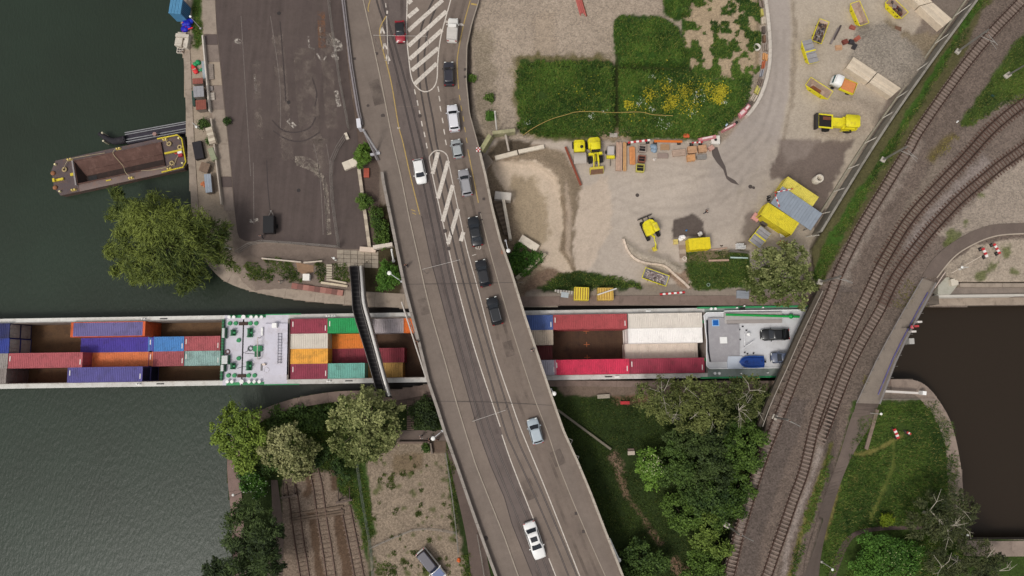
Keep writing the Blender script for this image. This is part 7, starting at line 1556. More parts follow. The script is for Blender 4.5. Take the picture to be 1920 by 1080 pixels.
grass('meadow_grass', 'tall mixed meadow grass over the fenced field mounds', [[(968,134),(982,116),(1150,114),(1156,256),(1000,256),(975,243)], [(1152,42),(1166,30),(1240,33),(1271,52),(1290,112),(1300,140),(1390,152),(1410,145),(1398,195),(1368,230),(1332,258),(1172,260),(1153,256)], [(1242,-40),(1294,-40),(1294,30),(1266,38),(1244,25)]], .36, GF, (.25,.6), 1, clump=26, wide=.13, holes=[[(1153,100),(1160,100),(1161,262),(1152,262)], [(1160,125),(1296,127),(1300,132),(1160,130)]])
grass('verge_grass', 'green grass verge between retaining wall and railway', [[(1850,-30),(1866,-10),(1795,90),(1725,200),(1655,320),(1588,430),(1536,535),(1524,520),(1540,470),(1642,310),(1742,160)], [(1800,232),(1842,172),(1900,84),(1990,-10),(1990,150),(1880,198),(1822,238)], [(1284,472),(1400,472),(1418,540),(1300,544),(1286,512)], [(1012,541),(1050,516),(1080,509),(1150,519),(1200,531),(1203,540),(1100,542),(1020,547)], [(360,-40),(376,-40),(380,76),(372,90),(364,90)]], .24, GM, (.18,.42), 2)
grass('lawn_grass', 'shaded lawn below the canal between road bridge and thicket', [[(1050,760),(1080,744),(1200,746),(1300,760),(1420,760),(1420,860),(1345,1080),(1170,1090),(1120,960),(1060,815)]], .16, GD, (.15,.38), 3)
grass('lawn_grass', 'long streaky grass of the south east lawn', [[(1612,765),(1755,752),(1784,800),(1797,900),(1810,1005),(1800,1090),(1560,1090),(1540,1060),(1560,960),(1590,880)], [(1560,835),(1548,900),(1528,960),(1508,1010),(1490,1080),(1480,1080),(1500,1000),(1532,900)]], .22, GL, (.25,.6), 4, clump=20, holes=[[(1550,1100),(1600,1000),(1640,986),(1790,986),(1790,1000),(1640,1000),(1570,1100)]]+[offs(smooth(q), w_)+offs(smooth(q), -w_)[::-1] for q, w_ in (([(1578,840),(1610,852),(1650,840),(1690,815)], 4), ([(1676,825),(1672,880),(1650,930),(1630,975)], 3.5), ([(1575,880),(1560,960),(1545,1010)], 3), ([(1680,800),(1704,806),(1694,820)], 7))])
grass('bank_grass', 'rough grass on the slope between landing and quay', [[(432,496),(470,492),(520,520),(500,530),(460,520)], [(490,486),(545,484),(556,500),(568,530),(545,530),(505,500)], [(590,490),(612,488),(608,530),(596,530)], [(622,494),(650,496),(656,530),(626,526)], [(575,486),(605,484),(600,494)]], .34, GM, (.2,.5), 5)
grass('weed_grass', 'weeds and grass along the sidings and fences of the south bank', [[(632,862),(660,862),(688,1010),(690,1060),(676,990),(652,930),(634,925)], [(672,860),(684,860),(702,1000),(694,1010)], [(836,842),(846,842),(858,1000),(852,1005)], [(430,740),(480,790),(560,765),(700,752),(700,800),(620,880),(520,900),(440,900)], [(860,1035),(880,1040),(884,1100),(868,1100)], [(702,1050),(745,1060),(740,1080),(702,1080)]], .22, GM, (.2,.45), 6)
grass('weed_tufts', 'scattered green weed tufts on the bare sandy patch', [[(1288,-40),(1425,-40),(1425,130),(1395,150),(1300,140),(1280,60)]], .42, GF, (.2,.55), 7, wide=.12, mask=(17, 52, .485))
_pl = [[(a+r*math.cos(k*.9), b+r*math.sin(k*.9)) for k in range(7)] for a, b, r in [(random.Random(k).uniform(700, 856), random.Random(k+99).uniform(858, 1075), random.Random(k+7).uniform(2.5, 6)) for k in range(60)]]
grass('weed_tufts', 'low weed tufts dotted over the fenced gravel plot', _pl, .5, LEAF((58,70,30), (104,112,58)), (.15,.35), 8, clump=12)
grass('track_weeds', 'yellowish weeds along the edge of the railway ballast', [[(1560,832),(1545,900),(1525,960),(1502,1015),(1480,1090),(1470,1090),(1498,1000),(1530,900)], [(1742,302),(1756,280),(1792,248),(1800,256),(1768,292)], [(1700,520),(1730,540),(1640,700),(1622,730),(1612,720),(1640,660)]], .10, LEAF((86,84,36), (140,128,66)), (.12,.3), 9)
# flowers in the meadow
def flowers(name, label, spots, n, mat, size, seed):
    rs = np.random.RandomState(seed); C = []
    for u, v, r, k in spots:
        q = rs.normal(size=(int(n*k), 2))*r*.5; uu = u+q[:, 0]; vv = v+q[:, 1]; z = height(uu, vv)+rs.uniform(.35, .7, len(uu)); C.append(np.stack(Pn(uu, vv, z), 1))
    C = np.concatenate(C); Q = leaf_quads(C, np.array([0, 0, 1.0])+rs.normal(size=C.shape)*.35, rs.normal(size=C.shape), size, size*.8, rs)
    return tag(link(name, fast_mesh(name, Q.reshape(-1, 3), np.arange(len(Q)*4).reshape(-1, 4)), mat), label, 'flowers', None, 'stuff')
YF = LEAF((112,112,30), (186,172,44))
flowers('yellow_flowers', 'drifts of yellow flowers in the meadow', [(1354,170,12,.9),(1342,178,14,.5),(1284,170,14,.6),(1262,190,14,.6),(1250,200,9,.3),(1218,178,14,.4),(1178,196,11,.3),(1325,165,16,.25),(1292,198,22,.35),(1250,165,12,.25),(1350,188,9,.4),(1300,175,26,.3),(1200,205,30,.12),(1240,150,26,.1),(1100,180,40,.1)], 300, YF, .24, 3)
flowers('white_flowers', 'white flower heads speckled over the meadow', [(1200,192,9,1),(1222,205,6,.6),(1308,180,12,1.4),(1296,210,8,.6),(1358,192,6,.5),(1108,218,8,.8),(1132,210,5,.4),(1240,228,14,.8),(1255,235,8,.4),(990,232,8,.3),(1222,144,6,.3),(1255,150,5,.3)], 34, MAT((196,200,184), .7), .14, 4)
# ================================================================= MOORED HOPPER BARGE
c, L, a = heading(99, 336, 349, 282, -1.2); db = thing('hopper_barge', 'rusty open hopper barge with yellow rails moored at the left quay', 'barge', (c.x, c.y, 0), a)
HL, HW_ = L/2, 3.15; dz = -1.2
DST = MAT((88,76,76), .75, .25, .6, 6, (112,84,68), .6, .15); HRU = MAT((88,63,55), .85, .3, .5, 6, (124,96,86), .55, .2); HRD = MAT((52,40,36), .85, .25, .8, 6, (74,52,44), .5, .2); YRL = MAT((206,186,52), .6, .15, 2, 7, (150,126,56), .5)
out = [(-HL,-1.6),(-HL+.9,-HW_),(HL-.9,-HW_),(HL,-2.2),(HL,2.2),(HL-.9,HW_),(-HL+.9,HW_),(-HL,1.6)]
hx0_, hx1_, hy0, hy1 = -HL+4.2, HL-3.9, -1.9, 2.25
m = MB(); n = len(out); lo = [(x*.985, y*.95, -3.4) for x, y in out]; hi = [(x, y, dz-.02) for x, y in out]; m.add(lo+hi, [(i, (i+1) % n, n+(i+1) % n, n+i) for i in range(n)]); m.build('hull', MAT((96,78,70), .8, .25, .8, 6, (130,84,62), .6, .15), db)
MB().prism([(-HL,-1.6),(-HL+.9,-HW_),(hx0_,-HW_),(hx0_,HW_),(-HL+.9,HW_),(-HL,1.6)], dz-.1, dz).build('foredeck', DST, db); MB().prism([(hx1_,-HW_),(HL-.9,-HW_),(HL,-2.2),(HL,2.2),(HL-.9,HW_),(hx1_,HW_)], dz-.1, dz).build('afterdeck', DST, db)
MB().box(hx0_, hx1_, -HW_, hy0, dz-.1, dz).build('side_deck', MAT((120,104,98), .8, .25, .6, 6, (132,98,80), .6, .15), db); MB().box(hx0_, hx1_, hy1, HW_, dz-.1, dz).build('side_deck', DST, db)
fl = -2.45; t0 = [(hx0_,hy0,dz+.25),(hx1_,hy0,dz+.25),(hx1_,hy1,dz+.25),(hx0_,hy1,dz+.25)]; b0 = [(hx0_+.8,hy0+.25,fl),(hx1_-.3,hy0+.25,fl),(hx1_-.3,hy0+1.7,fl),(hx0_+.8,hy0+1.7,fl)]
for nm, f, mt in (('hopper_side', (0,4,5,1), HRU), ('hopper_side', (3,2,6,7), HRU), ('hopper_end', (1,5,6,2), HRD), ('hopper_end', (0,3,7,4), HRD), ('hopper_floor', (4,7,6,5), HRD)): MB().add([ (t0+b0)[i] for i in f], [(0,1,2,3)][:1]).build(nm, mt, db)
m = MB(); m.tube([t0[0], t0[1], t0[2], t0[3], t0[0]], .11, 6); m.build('coaming', HRU, db)
MB().box(hx0_+1.1, hx0_+2.6, hy0+.35, hy0+1.5, fl+.02, fl+.06).build('sump', BLK, db); MB().box(hx0_+1.5, hx1_-.6, .55, .7, dz-.9, dz-.72).build('ledge', HRU, db); MB().box(hx0_-.35, hx0_-.1, hy0-.2, hy1+.1, dz, dz+.5).build('breakwater', MAT((140,132,130), .7, .2), db)
m = MB(); m.tube([(HL-4.4,HW_-.15,dz+.3),(HL-.9,HW_-.2,dz+.3),(HL-.25,2.1,dz+.3),(HL-.25,-2.1,dz+.3),(HL-.9,-HW_+.2,dz+.3),(HL-4.6,-HW_+.15,dz+.3)], .13, 7); m.build('yellow_fender', YRL, db)
MB().box(HL-3.6, HL-.5, .0, .3, dz+.05, dz+.35).build('yellow_beam', YRL, db); MB().box(-HL+.3, -HL+1.9, -.6, -.2, dz+.05, dz+.3).build('yellow_beam', YRL, db); MB().box(-HL+.25, -HL+.6, -.7, -.1, dz+.3, dz+.6).build('yellow_bracket', YRL, db); MB().box(hx0_-1.0, hx0_-.3, -.2, .25, dz+.05, dz+.3).build('yellow_beam', YRL, db); MB().box(-.3+hx0_+5, hx0_+5.6, hy0-.5, hy0-.32, dz+.0, dz+.1).build('yellow_mark', YRL, db)
TAN = MAT((176,156,112), .8, .2, 2, 7)
for x, y in ((-HL+2.3, 1.2), (HL-2.6, 1.75), (HL-.9, .75), (HL-2.7, -1.75)):
    m = MB(); m.ring((x, y, dz+.16), .32, .14, 16, 6); m.build('tyre_fender', TAN, db)
for x, y in ((-HL+.9, 2.4),(-HL+1.0,-2.5),(HL-.9,-2.2),(HL-.8,2.3)): m = MB(); m.cyl((x, y, dz), (x, y, dz+.4), .16, n=9); m.build('bollard', MAT((226,212,160), .6), db)
for x, y in ((-HL+3.4,HW_-.4),(.3,HW_-.35),(1.6,-HW_+.35),(HL-3.3,-HW_+.5),(-HL+3.3,-HW_+.45),(HL-3.2,HW_-.5)):
    m = MB(); m.cyl((x-.22, y, dz), (x-.22, y, dz+.4), .15, n=9); m.cyl((x+.22, y, dz), (x+.22, y, dz+.4), .15, n=9); m.box(x-.42, x+.42, y-.16, y+.16, dz, dz+.06); m.build('bollard_pair', MAT((214,192,110), .6), db)
ROPE = MAT((176,160,128), .85)
for pts in ([(-HL+2.3,1.2,.4),(-HL+3.4,2.6,.4),(-HL+6,2.7,.35),(-HL+9.5,2.6,.1)], [(0,2.8,.4),(-.6,2.0,.35),(.2,0,-.6),(.9,-1.6,.3),(1.6,-2.8,.4)], [(HL-2.7,-1.75,.3),(HL-3.6,-2.3,.3),(HL-6,-2.2,.1),(HL-8,-1.95,.3)], [(HL-3.2,2.6,.4),(HL-2.6,1.75,.3)], [(HL-1,-.3,.2),(HL-1.8,-1.2,.2),(HL-2.4,-2.4,.3)]):
    m = MB(); m.tube([(x, y, dz+z) for x, y, z in smooth(pts, 5)], .05, 5); m.build('rope', ROPE, db)
MB().box(HL-1.3, HL-.6, -1.0, -.5, dz, dz+.5).build('red_box', MAT((170,52,58), .6), db); MB().box(HL-1.3, HL-.6, -.5, -.1, dz, dz+.52).build('white_box', WHT, db); m = MB(); m.ring((HL-1.7, .0, dz+.1), .26, .08, 12, 5); m.build('lifebuoy', MAT((196,70,60), .6), db)
for y in (1.0, -1.6): m = MB(); m.ball((-HL+.25, y, dz+.1), .42, 8, 5, .6); m.build('rubber_fender', MAT((150,100,70), .8, .3), db)
# pontoon with pipes behind it
c, L, a = heading(236, 259, 352, 238, -1.6); o = thing('pontoon', 'long black pontoon with pipes moored behind the hopper barge', 'pontoon', (c.x, c.y, 0), a)
MB().box(-L/2, L/2, -1.0, 1.1, -3, -1.7).build('float', MAT((50,46,56), .7, .2, 1, 6, (66,60,64), .5), o)
for y, z in ((.95,-1.5),(.6,-1.5),(-.3,-1.5),(-.75,-1.45)): m = MB(); m.cyl((-L/2, y, z), (L/2, y, z), .10, n=7); m.build('pipe', MAT((132,132,134), .5, .15), o)
m = MB(); m.tube([(-L/2, -.2, -1.6), (-L/2-1.8, -.35, -1.5), (-L/2-3.0, .3, -1.5), (-L/2-4.3, 1.6, -1.4)], [.7, .6, .5, .35], 8); m.build('hose', MAT((40,37,42), .8, .2), o)
for k in range(8): m = MB(); m.ring((-L/2-.2-k*.24, -.25, -1.55), .68-.02*k, .05, 12, 5, 'X'); m.build('hose_rib', MAT((70,64,68), .7), o)
gd = 'mooring posts in the river'
for lab, u, v in (('pale mooring post at the tip of the hose, upper one', 193, 250), ('pale mooring post below the first, nearer the barge', 195, 265)):
    c = P(u, v, -1.2); tag(MB().cyl((c.x, c.y, -4), (c.x, c.y, -.9), .16, n=10).build('mooring_post', MAT((196,186,160), .7), None), lab, 'post', gd)
c = P(291, 252, -1.0); tag(MB().cyl((c.x, c.y, -2.6), (c.x, c.y, -.8), .25, n=10).cyl((c.x, c.y, -.8), (c.x, c.y, -.7), .34, n=10).build('mooring_post', MAT((150,120,112), .7), None), 'reddish mooring post where pontoon and barge meet', 'post', gd)
# ================================================================= LEFT QUAY CLUTTER
c = P(331, 17, 3.0); o = thing('blue_hut', 'tall sky-blue corrugated hut at the top of the left quay', 'hut', (P(345, 28, 0).x, P(345, 28, 0).y, 0), R(-5))
BLU = MAT((84,140,176), .6, .12, 1, 6, (66,112,150), .5)
MB().box(-1.05, 1.05, -1.3, 1.3, 0, 2.9).build('wall', BLU, o)
for k in range(8): x = -1.05+k*.2625; MB().box(x+.02, x+.24, -1.4, 1.4, 2.9, 3.0+.03*(k % 2)).build('roof_sheet', BLU, o)
for k in range(9): y = -1.25+k*.31; MB().box(1.05, 1.09, y-.05, y+.05, .1, 2.8).build('wall_rib', MAT((46,72,120), .6), o)
heap('tarpaulin_heap', 'royal blue tarpaulin heap below the blue hut', 'tarpaulin', 352, 48, 1.3, 1.2, [MAT((26,34,168), .5, .2, 2, 7), MAT((34,54,190), .5, .2, 2, 7)], 14, 21)
o = thing('red_frame', 'bright red steel frame leaning on the blue tarpaulin', 'frame', G(354, 57), R(20)); m = MB(); m.cyl((-.9, 0, .4), (.9, 0, .4), .13, n=7); m.build('bar', MAT((206,34,58), .5), o); m = MB(); m.cyl((0, 0, .4), (-.3, 1.2, .9), .11, n=7); m.build('strut', MAT((206,34,58), .5), o)
o = thing('concrete_plant', 'white dusty machine block on the quay below the tarpaulin', 'machine', G(346, 84), R(-6))
DW = MAT((196,186,172), .8, .2, 1.2, 6, (140,128,114), .6, .2)
for x0, x1, y0, y1, h in ((-1.3,1.0,.9,1.5,1.0),(-1.3,-.1,-.6,.85,.8),(.35,1.0,-.9,.85,.9),(-1.0,.2,-1.7,-.75,.35),(-.05,.3,-.4,.6,.5),(-1.2,.2,1.55,1.95,.6)): MB().box(x0, x1, y0, y1, 0, h).build('block', DW, o)
for k in range(6): MB().cbox(-.7+(k % 3)*.4, -1.5+(k//3)*.4, .42, .2, .2, .2).build('fitting', SCRAP[k % 4], o)
heap('net_heap', 'green tarpaulin heap on the quay', 'tarpaulin', 372, 118, .8, .5, MAT((34,140,84), .6, .2), 6, 22); heap('net_heap', 'second green net heap beside the grey sheet', 'tarpaulin', 378, 132, .6, .4, MAT((48,140,92), .6, .2), 5, 23)
o = thing('rowing_boat', 'small red boat hull lying on the quay', 'boat', G(366, 131), R(-60)); MB().loft([dsec(*q) for q in ((-.95,.06,.2,.4),(-.6,.3,.05,.42),(0,.42,.02,.45),(.7,.38,.02,.42),(.85,.3,.05,.4))]).build('hull', MAT((206,50,52), .5, .1), o); MB().cbox(.1, 0, .47, .2, .6, .05).build('thwart', TIMBG, o)
def hut(label, u, v, lx, ly, h, rgb, rz, rib=6, cat='shed'):
    c = G(u, v); o = thing('shed', label, cat, c, R(rz), 'small roofs on the left quay'); mt = MAT(rgb, .7, .15, 1.5, 7, tuple(int(x*.8) for x in rgb), .5); MB().box(-lx/2+.08, lx/2-.08, -ly/2+.08, ly/2-.08, 0, h-.08).build('wall', MAT((120,108,98), .8), o)
    for k in range(rib): x = -lx/2+lx*k/rib; M = Matrix.Rotation(R(5), 4, 'Y'); m = MB(); m.box(x+.01, x+lx/rib-.01, -ly/2, ly/2, h-.08, h, M); m.build('roof_board', mt, o)
hut('brick red shed roof, the upper of two on the left quay', 377, 159, 1.7, 1.0, 1.6, (142,84,72), 6); hut('grey shed roof between two brick red ones', 379, 179, 1.7, 1.9, 1.7, (152,150,152), 6, 3); hut('brick red shed roof, the lower of two on the left quay', 383, 203, 1.7, 1.7, 1.6, (138,78,64), 6)
hut('blue grey shed roof near the willow', 396, 348, 1.1, 3.2, 1.5, (150,158,168), 8, 3); hut('brown plank roof above the blue grey shed', 388, 317, 1.5, 1.6, 1.2, (128,106,88), -15, 8)
bar('tarp_cover', 'dark green long cover lying left of the grey shed', 'cover', 364, 172, 366, 200, .05, .45, .5, [MAT((44,66,58), .7)], 2); crate('grey timber rack on the apron beside the sheds', 395, 136, 1.2, 2.8, .3, MAT((138,126,116), .8, .2), 6, 8, 'crates on the left quay'); crate('pale pallet below the grey timber rack', 398, 182, 1.0, 1.4, .3, MAT((176,166,154), .8, .15), 6, 3, 'crates on the left quay'); crate('small grey pallet between rack and pale pallet', 396, 167, .8, .8, .3, MAT((140,132,128), .8, .15), 6, 4, 'crates on the left quay')
bar('quay_wall_rail', 'thin white wall along the middle of the left quay, upper part', 'wall', 383, 70, 396, 212, .05, .22, .8, [MAT((200,190,178), .8, .12)], 9, None, 'panel'); bar('quay_wall_rail', 'thin white wall along the middle of the left quay, lower part', 'wall', 399, 225, 418, 385, .05, .22, .8, [MAT((176,164,150), .8, .15)], 10, None, 'panel')
bar('grey_sheet', 'grey metal sheet leaning beside the green heap', 'sheet', 381, 115, 384, 148, .3, .55, .1, [MAT((148,156,160), .5)], 2); bar('black_boat', 'black covered boat on the quay next to the moored barge', 'boat', 372, 268, 378, 300, .0, 1.5, .8, [MAT((38,34,38), .7, .2)], 3); bar('plank_roof', 'pale plank cover curved over gear on the quay', 'cover', 395, 242, 403, 272, .3, 1.1, .9, [MAT((196,184,164), .85, .15), MAT((168,154,136), .85, .15)], 6, None, 'plank'); bar('plank_roof', 'mossy green plank cover below the pale one', 'cover', 397, 280, 405, 302, .3, .9, .7, [MAT((142,146,118), .85, .15)], 5, None, 'plank')
heap('clay_pots', 'orange clay pots lined up by the blue grey shed', 'pots', 382, 345, .6, .4, MAT((196,120,80), .8, .2), 9, 31)
# small containers, sculptures skipped; fences
def fence(label, pts, h=1.8, post=2.4, mesh=(150,144,136), zoff=0.0, name='wire_fence', frames=True, zf=None):
    zf = zf or (lambda u, v: zg(u, v)+zoff); p = [Vector(P(u, v, zf(u, v))) for u, v in pts]; o = thing(name, label, 'fence', p[0], 0, 'fences'); b = p[0]; pm = MAT(mesh, .5, .12, 2, 7, None, 0, 0, .3)
    line = resample([tuple(q) for q in p], post)
    if math.dist(line[-1], tuple(p[-1])) > .4: line.append(tuple(p[-1]))
    for q in line: q = Vector(q)-b; m = MB(); m.cyl(q, q+Vector((0, 0, h)), .04, n=6); m.build('post', pm, o)
    for q, r_ in zip(line[:-1], line[1:]):
        q = Vector(q)-b; r_ = Vector(r_)-b; m = MB()
        for t in ((.05, .5, 1.0) if frames else (1.0,)): m.cyl(q+Vector((0, 0, h*t)), r_+Vector((0, 0, h*t)), .028, n=5)
        for k in range(1, 9): e = q.lerp(r_, k/9); m.cyl(e+Vector((0, 0, .05)), e+Vector((0, 0, h)), .007, n=3)
        m.build('mesh_panel', pm, o)
    return o
fence('wire fence along the road side of the parking lot, upper length', [(616,-60),(620,20),(630,90),(640,160),(650,210),(656,245)]); fence('wire fence across the lower right of the parking lot', [(650,258),(632,285),(622,312),(626,380),(634,440),(638,465)]); fence('wire fence closing the parking lot above the landing', [(448,474),(482,453),(560,458),(636,464)])
fence('curved wire fence inside the gravel plot', [(696,1026),(730,1010),(775,992),(810,989),(856,998)], 1.2); fence('straight wire fence between sidings and gravel plot', [(671,868),(680,930),(692,1000),(697,1026),(702,1100)], 1.4, mesh=(116,122,112)); fence('wire fence on the path side of the gravel plot', [(836,848),(846,910),(855,980),(860,1035)], 1.4); fence('double rail fence beside the road bridge at the bottom', [(895,1000),(902,1040),(912,1100)], 1.0)
fence('low railing between lawn and canal corner', [(1641,748),(1690,748),(1748,748)], 1.0)
bar('low_wall', 'concrete retaining edge running through the shaded lawn', 'wall', 1045, 768, 1145, 842, .0, .35, .5, [MAT((120,112,98), .9, .2)], 9); bar('edge_wall', 'low wall closing the top of the gravel plot', 'wall', 748, 829, 806, 829, .0, .3, .6, [MAT((112,96,86), .9, .2)], 4); bar('edge_wall', 'short wall right of the gravel plot corner', 'wall', 808, 830, 811, 850, .0, .25, .7, [MAT((120,108,98), .9, .2)], 2)
bar('brick_wall', 'narrow rubble wall on the south east lawn', 'wall', 1643, 768, 1622, 842, .0, .55, .4, [MAT((130,112,100), .9, .25)], 12, None, 'stone')
# canal gate beam, wall right
bar('barrier_beam', 'white horizontal barrier beam at the canal corner', 'barrier', 1648, 733, 1720, 737, 1.0, .35, .3, [MAT((212,204,196), .6, .1)], 1); bar('barrier_beam', 'white square end block of the barrier beam', 'block', 1722, 736, 1729, 737, .1, .6, 1.2, [WHT], 1)
cw = thing('canal_wall', 'pale two-step concrete canal wall right of the footpath bridge', 'wall')
for a, b, va, vb, z0, z1, mt in ((1800,1880,531,540,2.2,RAIL_Z+.12,CONC), (1880,1960,531,540,2.2,RAIL_Z+.12,CONC), (1960,2012,531,540,2.2,RAIL_Z+.12,CONC)):
    m = MB(); m.prism([tuple(P(u, v, z1)[:2]) for u, v in ((a+.4, va), (b-.4, va), (b-.4, vb-2), (a+.4, vb-2))], -.5, z1); m.build('coping', mt, cw)
m = MB(); m.prism([tuple(P(u, v, 1.6)[:2]) for u, v in ((1780,540),(2012,538),(2012,556),(1755,556))], -1, 1.6); m.build('step', MAT((138,126,116), .9, .25, .5, 5, (112,102,94), .7, .2), cw); m = MB(); m.prism([tuple(P(u, v, 1.9)[:2]) for u, v in ((1752,553),(2012,550),(2012,554),(1752,558))], -1, 1.9); m.build('step_edge', MAT((190,184,174), .85, .12), cw)
m = MB(); m.prism([tuple(P(u, v, 2.4)[:2]) for u, v in ((1760,522),(1790,518),(1796,534),(1782,552),(1758,552))], -1, 2.4); m.build('wing_block', MAT((170,166,152), .85, .15, .6, 6, (140,138,122), .6, .15), cw); m = MB(); m.prism([tuple(P(u, v, 2.9)[:2]) for u, v in ((1782,524),(1796,520),(1797,534),(1784,536))], 2.4, 2.95); m.build('wing_cap', MAT((204,194,176), .85, .12), cw)
bar('hand_rail', 'pale handrail curving from the footpath bridge to the trestle', 'railing', 1784, 512, 1840, 480, 1.0, .08, .08, [MAT((206,190,172), .6)], 4); bar('hand_rail', 'pale handrail over the end of the footpath bridge', 'railing', 1752, 540, 1772, 510, 1.0, .1, .1, [MAT((206,186,172), .6)], 3)
# ================================================================= FOOTBRIDGE WITH PIPE
fzp = [(498,1.0),(520,2.6),(545,3.9),(575,4.1),(715,4.1),(752,3.4)]
def fz(v):
    for (a, b), (c_, d) in zip(fzp[:-1], fzp[1:]):
        if v <= c_: return b+(d-b)*max(0, v-a)/(c_-a)
    return fzp[-1][1]
FL = [(655,500),(658,530),(660,560),(661,578),(667,602),(685,660),(702,720),(708,742)]; FR = [(682,500),(684,530),(686,556),(690,578),(697,602),(712,660),(728,722),(735,746)]
fbr = thing('pipe_footbridge', 'narrow dark footbridge with a shiny pipe crossing over the ship', 'footbridge')
zf2 = lambda d: (lambda u, v: fz(v)+d)
ribbon('deck', FL, FR, zf2(0), MAT((40,37,38), .8, .2, 1, 6, (60,56,54), .5), fbr, 60, .3)
k = 0
for p, q in zip(resample(smooth(FL, 4), 8), resample(smooth(FR, 4), 8)):
    if p[1] > 742: break
    wline('tread', [p, (p[0]+(q[0]-p[0])*.58, p[1]+(q[1]-p[1])*.58)], 2.2, zf2(.06), MAT((66,62,62), .8), fbr, .05, False)
for ln, d in ((FL, 0), ([(a+(b-a)*.60, v) for (a, v), (b, _) in zip(FL, FR)], 0)):
    m = MB(); m.tube([P(u, v, fz(v)+1.1) for u, v in smooth(ln, 4)], .05, 6); m.build('handrail', MAT((120,114,110), .5, .15, 2, 6, None, 0, 0, .4), fbr)
    wline('parapet_plate', ln, 1.2, zf2(.95), MAT((84,78,76), .6, .2), fbr, .9)
m = MB(); m.tube([P(a+(b-a)*.80, v, fz(v)+.75) for (a, v), (b, _) in zip(smooth(FL, 4), smooth(FR, 4))], .27, 12); m.build('pipe', MAT((214,209,202), .25, .06, 2, 6, None, 0, 0, .25), fbr)
m = MB(); m.tube([P(a+(b-a)*.97, v, fz(v)+.4) for (a, v), (b, _) in zip(smooth(FL, 4), smooth(FR, 4))], .09, 8); m.build('cable_duct', MAT((132,120,112), .5, .1), fbr)
for u, v in ((672,548),(718,738)):
    c = P(u, v, 2); m = MB(); m.box(c.x-.5, c.x+.5, c.y-.25, c.y+.25, -.5, fz(v)-.3); m.build('pier', UNDER, fbr)
# landing
LAND = MAT((158,146,130), .9, .15, .8, 6, (130,118,104), .5, .2)
ld = thing('landing', 'pale paved landing at the upper end of the footbridge', 'pavement')
for i in range(6):
    for j in range(4):
        u0 = 632+i*13; v0 = 468+j*8+i*.5; wline('paving_slab', [(u0, v0+4), (u0+12.2, v0+4.4)], 7.3, lambda u, v: zg(u, v)+.08, LAND, ld, .1, False)
bar('landing_wall', 'pale broken wall between landing and shrub bed', 'wall', 676, 468, 706, 470, .05, .8, .7, [MAT((206,186,168), .85, .15)], 3); bar('landing_wall', 'pale sloping wall from the shrub bed to the bridge', 'wall', 702, 466, 738, 460, .4, .6, 1.2, [MAT((206,194,180), .85, .12)], 3)
o = thing('stair', 'short concrete stair in the grass slope left of the footbridge', 'stairs')
for k in range(7): wline('step', [(612, 497+k*4.6), (622.5, 497.5+k*4.6)], 3.4, (lambda d: (lambda u, v: zg(u, v)+d))(.22-.02*k), MAT((178,166,146), .9, .15), o, .25, False)
o = thing('stair', 'long dark stair going down to the south quay', 'stairs')
for k in range(17): wline('step', [(763, 752+k*3.3), (776, 752.4+k*3.3)], 2.2, (lambda d: (lambda u, v: zg(u, v)+d))(.18), MAT((112,94,84), .9, .15), o, .2, False)
bar('bench_row', 'long brick red bench plinth on the curved quay', 'bench', 548, 536, 644, 550, .05, .9, .45, [MAT((142,96,86), .85, .2), MAT((120,84,76), .85, .2), MAT((164,116,104), .85, .2)], 9, None, 'seat'); bar('stone_edge', 'white stone edge between slope and landing walk', 'edge', 492, 485, 566, 492, .05, .22, .4, [MAT((196,182,166), .85, .15)], 7); bar('stone_edge', 'white stone edge right of the dirt patch', 'edge', 570, 493, 605, 490, .05, .22, .4, [MAT((196,182,166), .85, .15)], 4); bar('driftwood', 'pale log lying below the small stair', 'log', 602, 530, 652, 537, .1, .35, .3, [MAT((206,190,164), .85, .2)], 3); bar('driftwood', 'second pale log parallel to the first', 'log', 618, 525, 650, 531, .3, .25, .25, [MAT((196,182,158), .85, .2)], 2)
c = G(577, 521); o = thing('electric_cabinet', 'white square cabinet on the grass slope', 'cabinet', c, 0); MB().box(-.5, .5, -.5, .5, 0, .9).build('body', WHT, o); MB().box(-.55, .55, -.55, .55, .9, .97).build('lid', MAT((226,220,210), .7), o)
sheet('dirt_patch', [(555,492),(588,498),(588,510),(570,516),(558,508)], MAT((140,112,88), .95, .25, 1.2, 6, (116,94,74), .5, .2), .05, z=None)
path([(452,480),(500,500),(540,524),(556,534)], [(470,478),(515,498),(545,516),(562,530)], asphalt('slope_path', (118,104,93), .2), .06, 20)
sheet('gravel_steps', [(1250,400),(1251,400),(1251,401)], CONC, -.5) if False else None
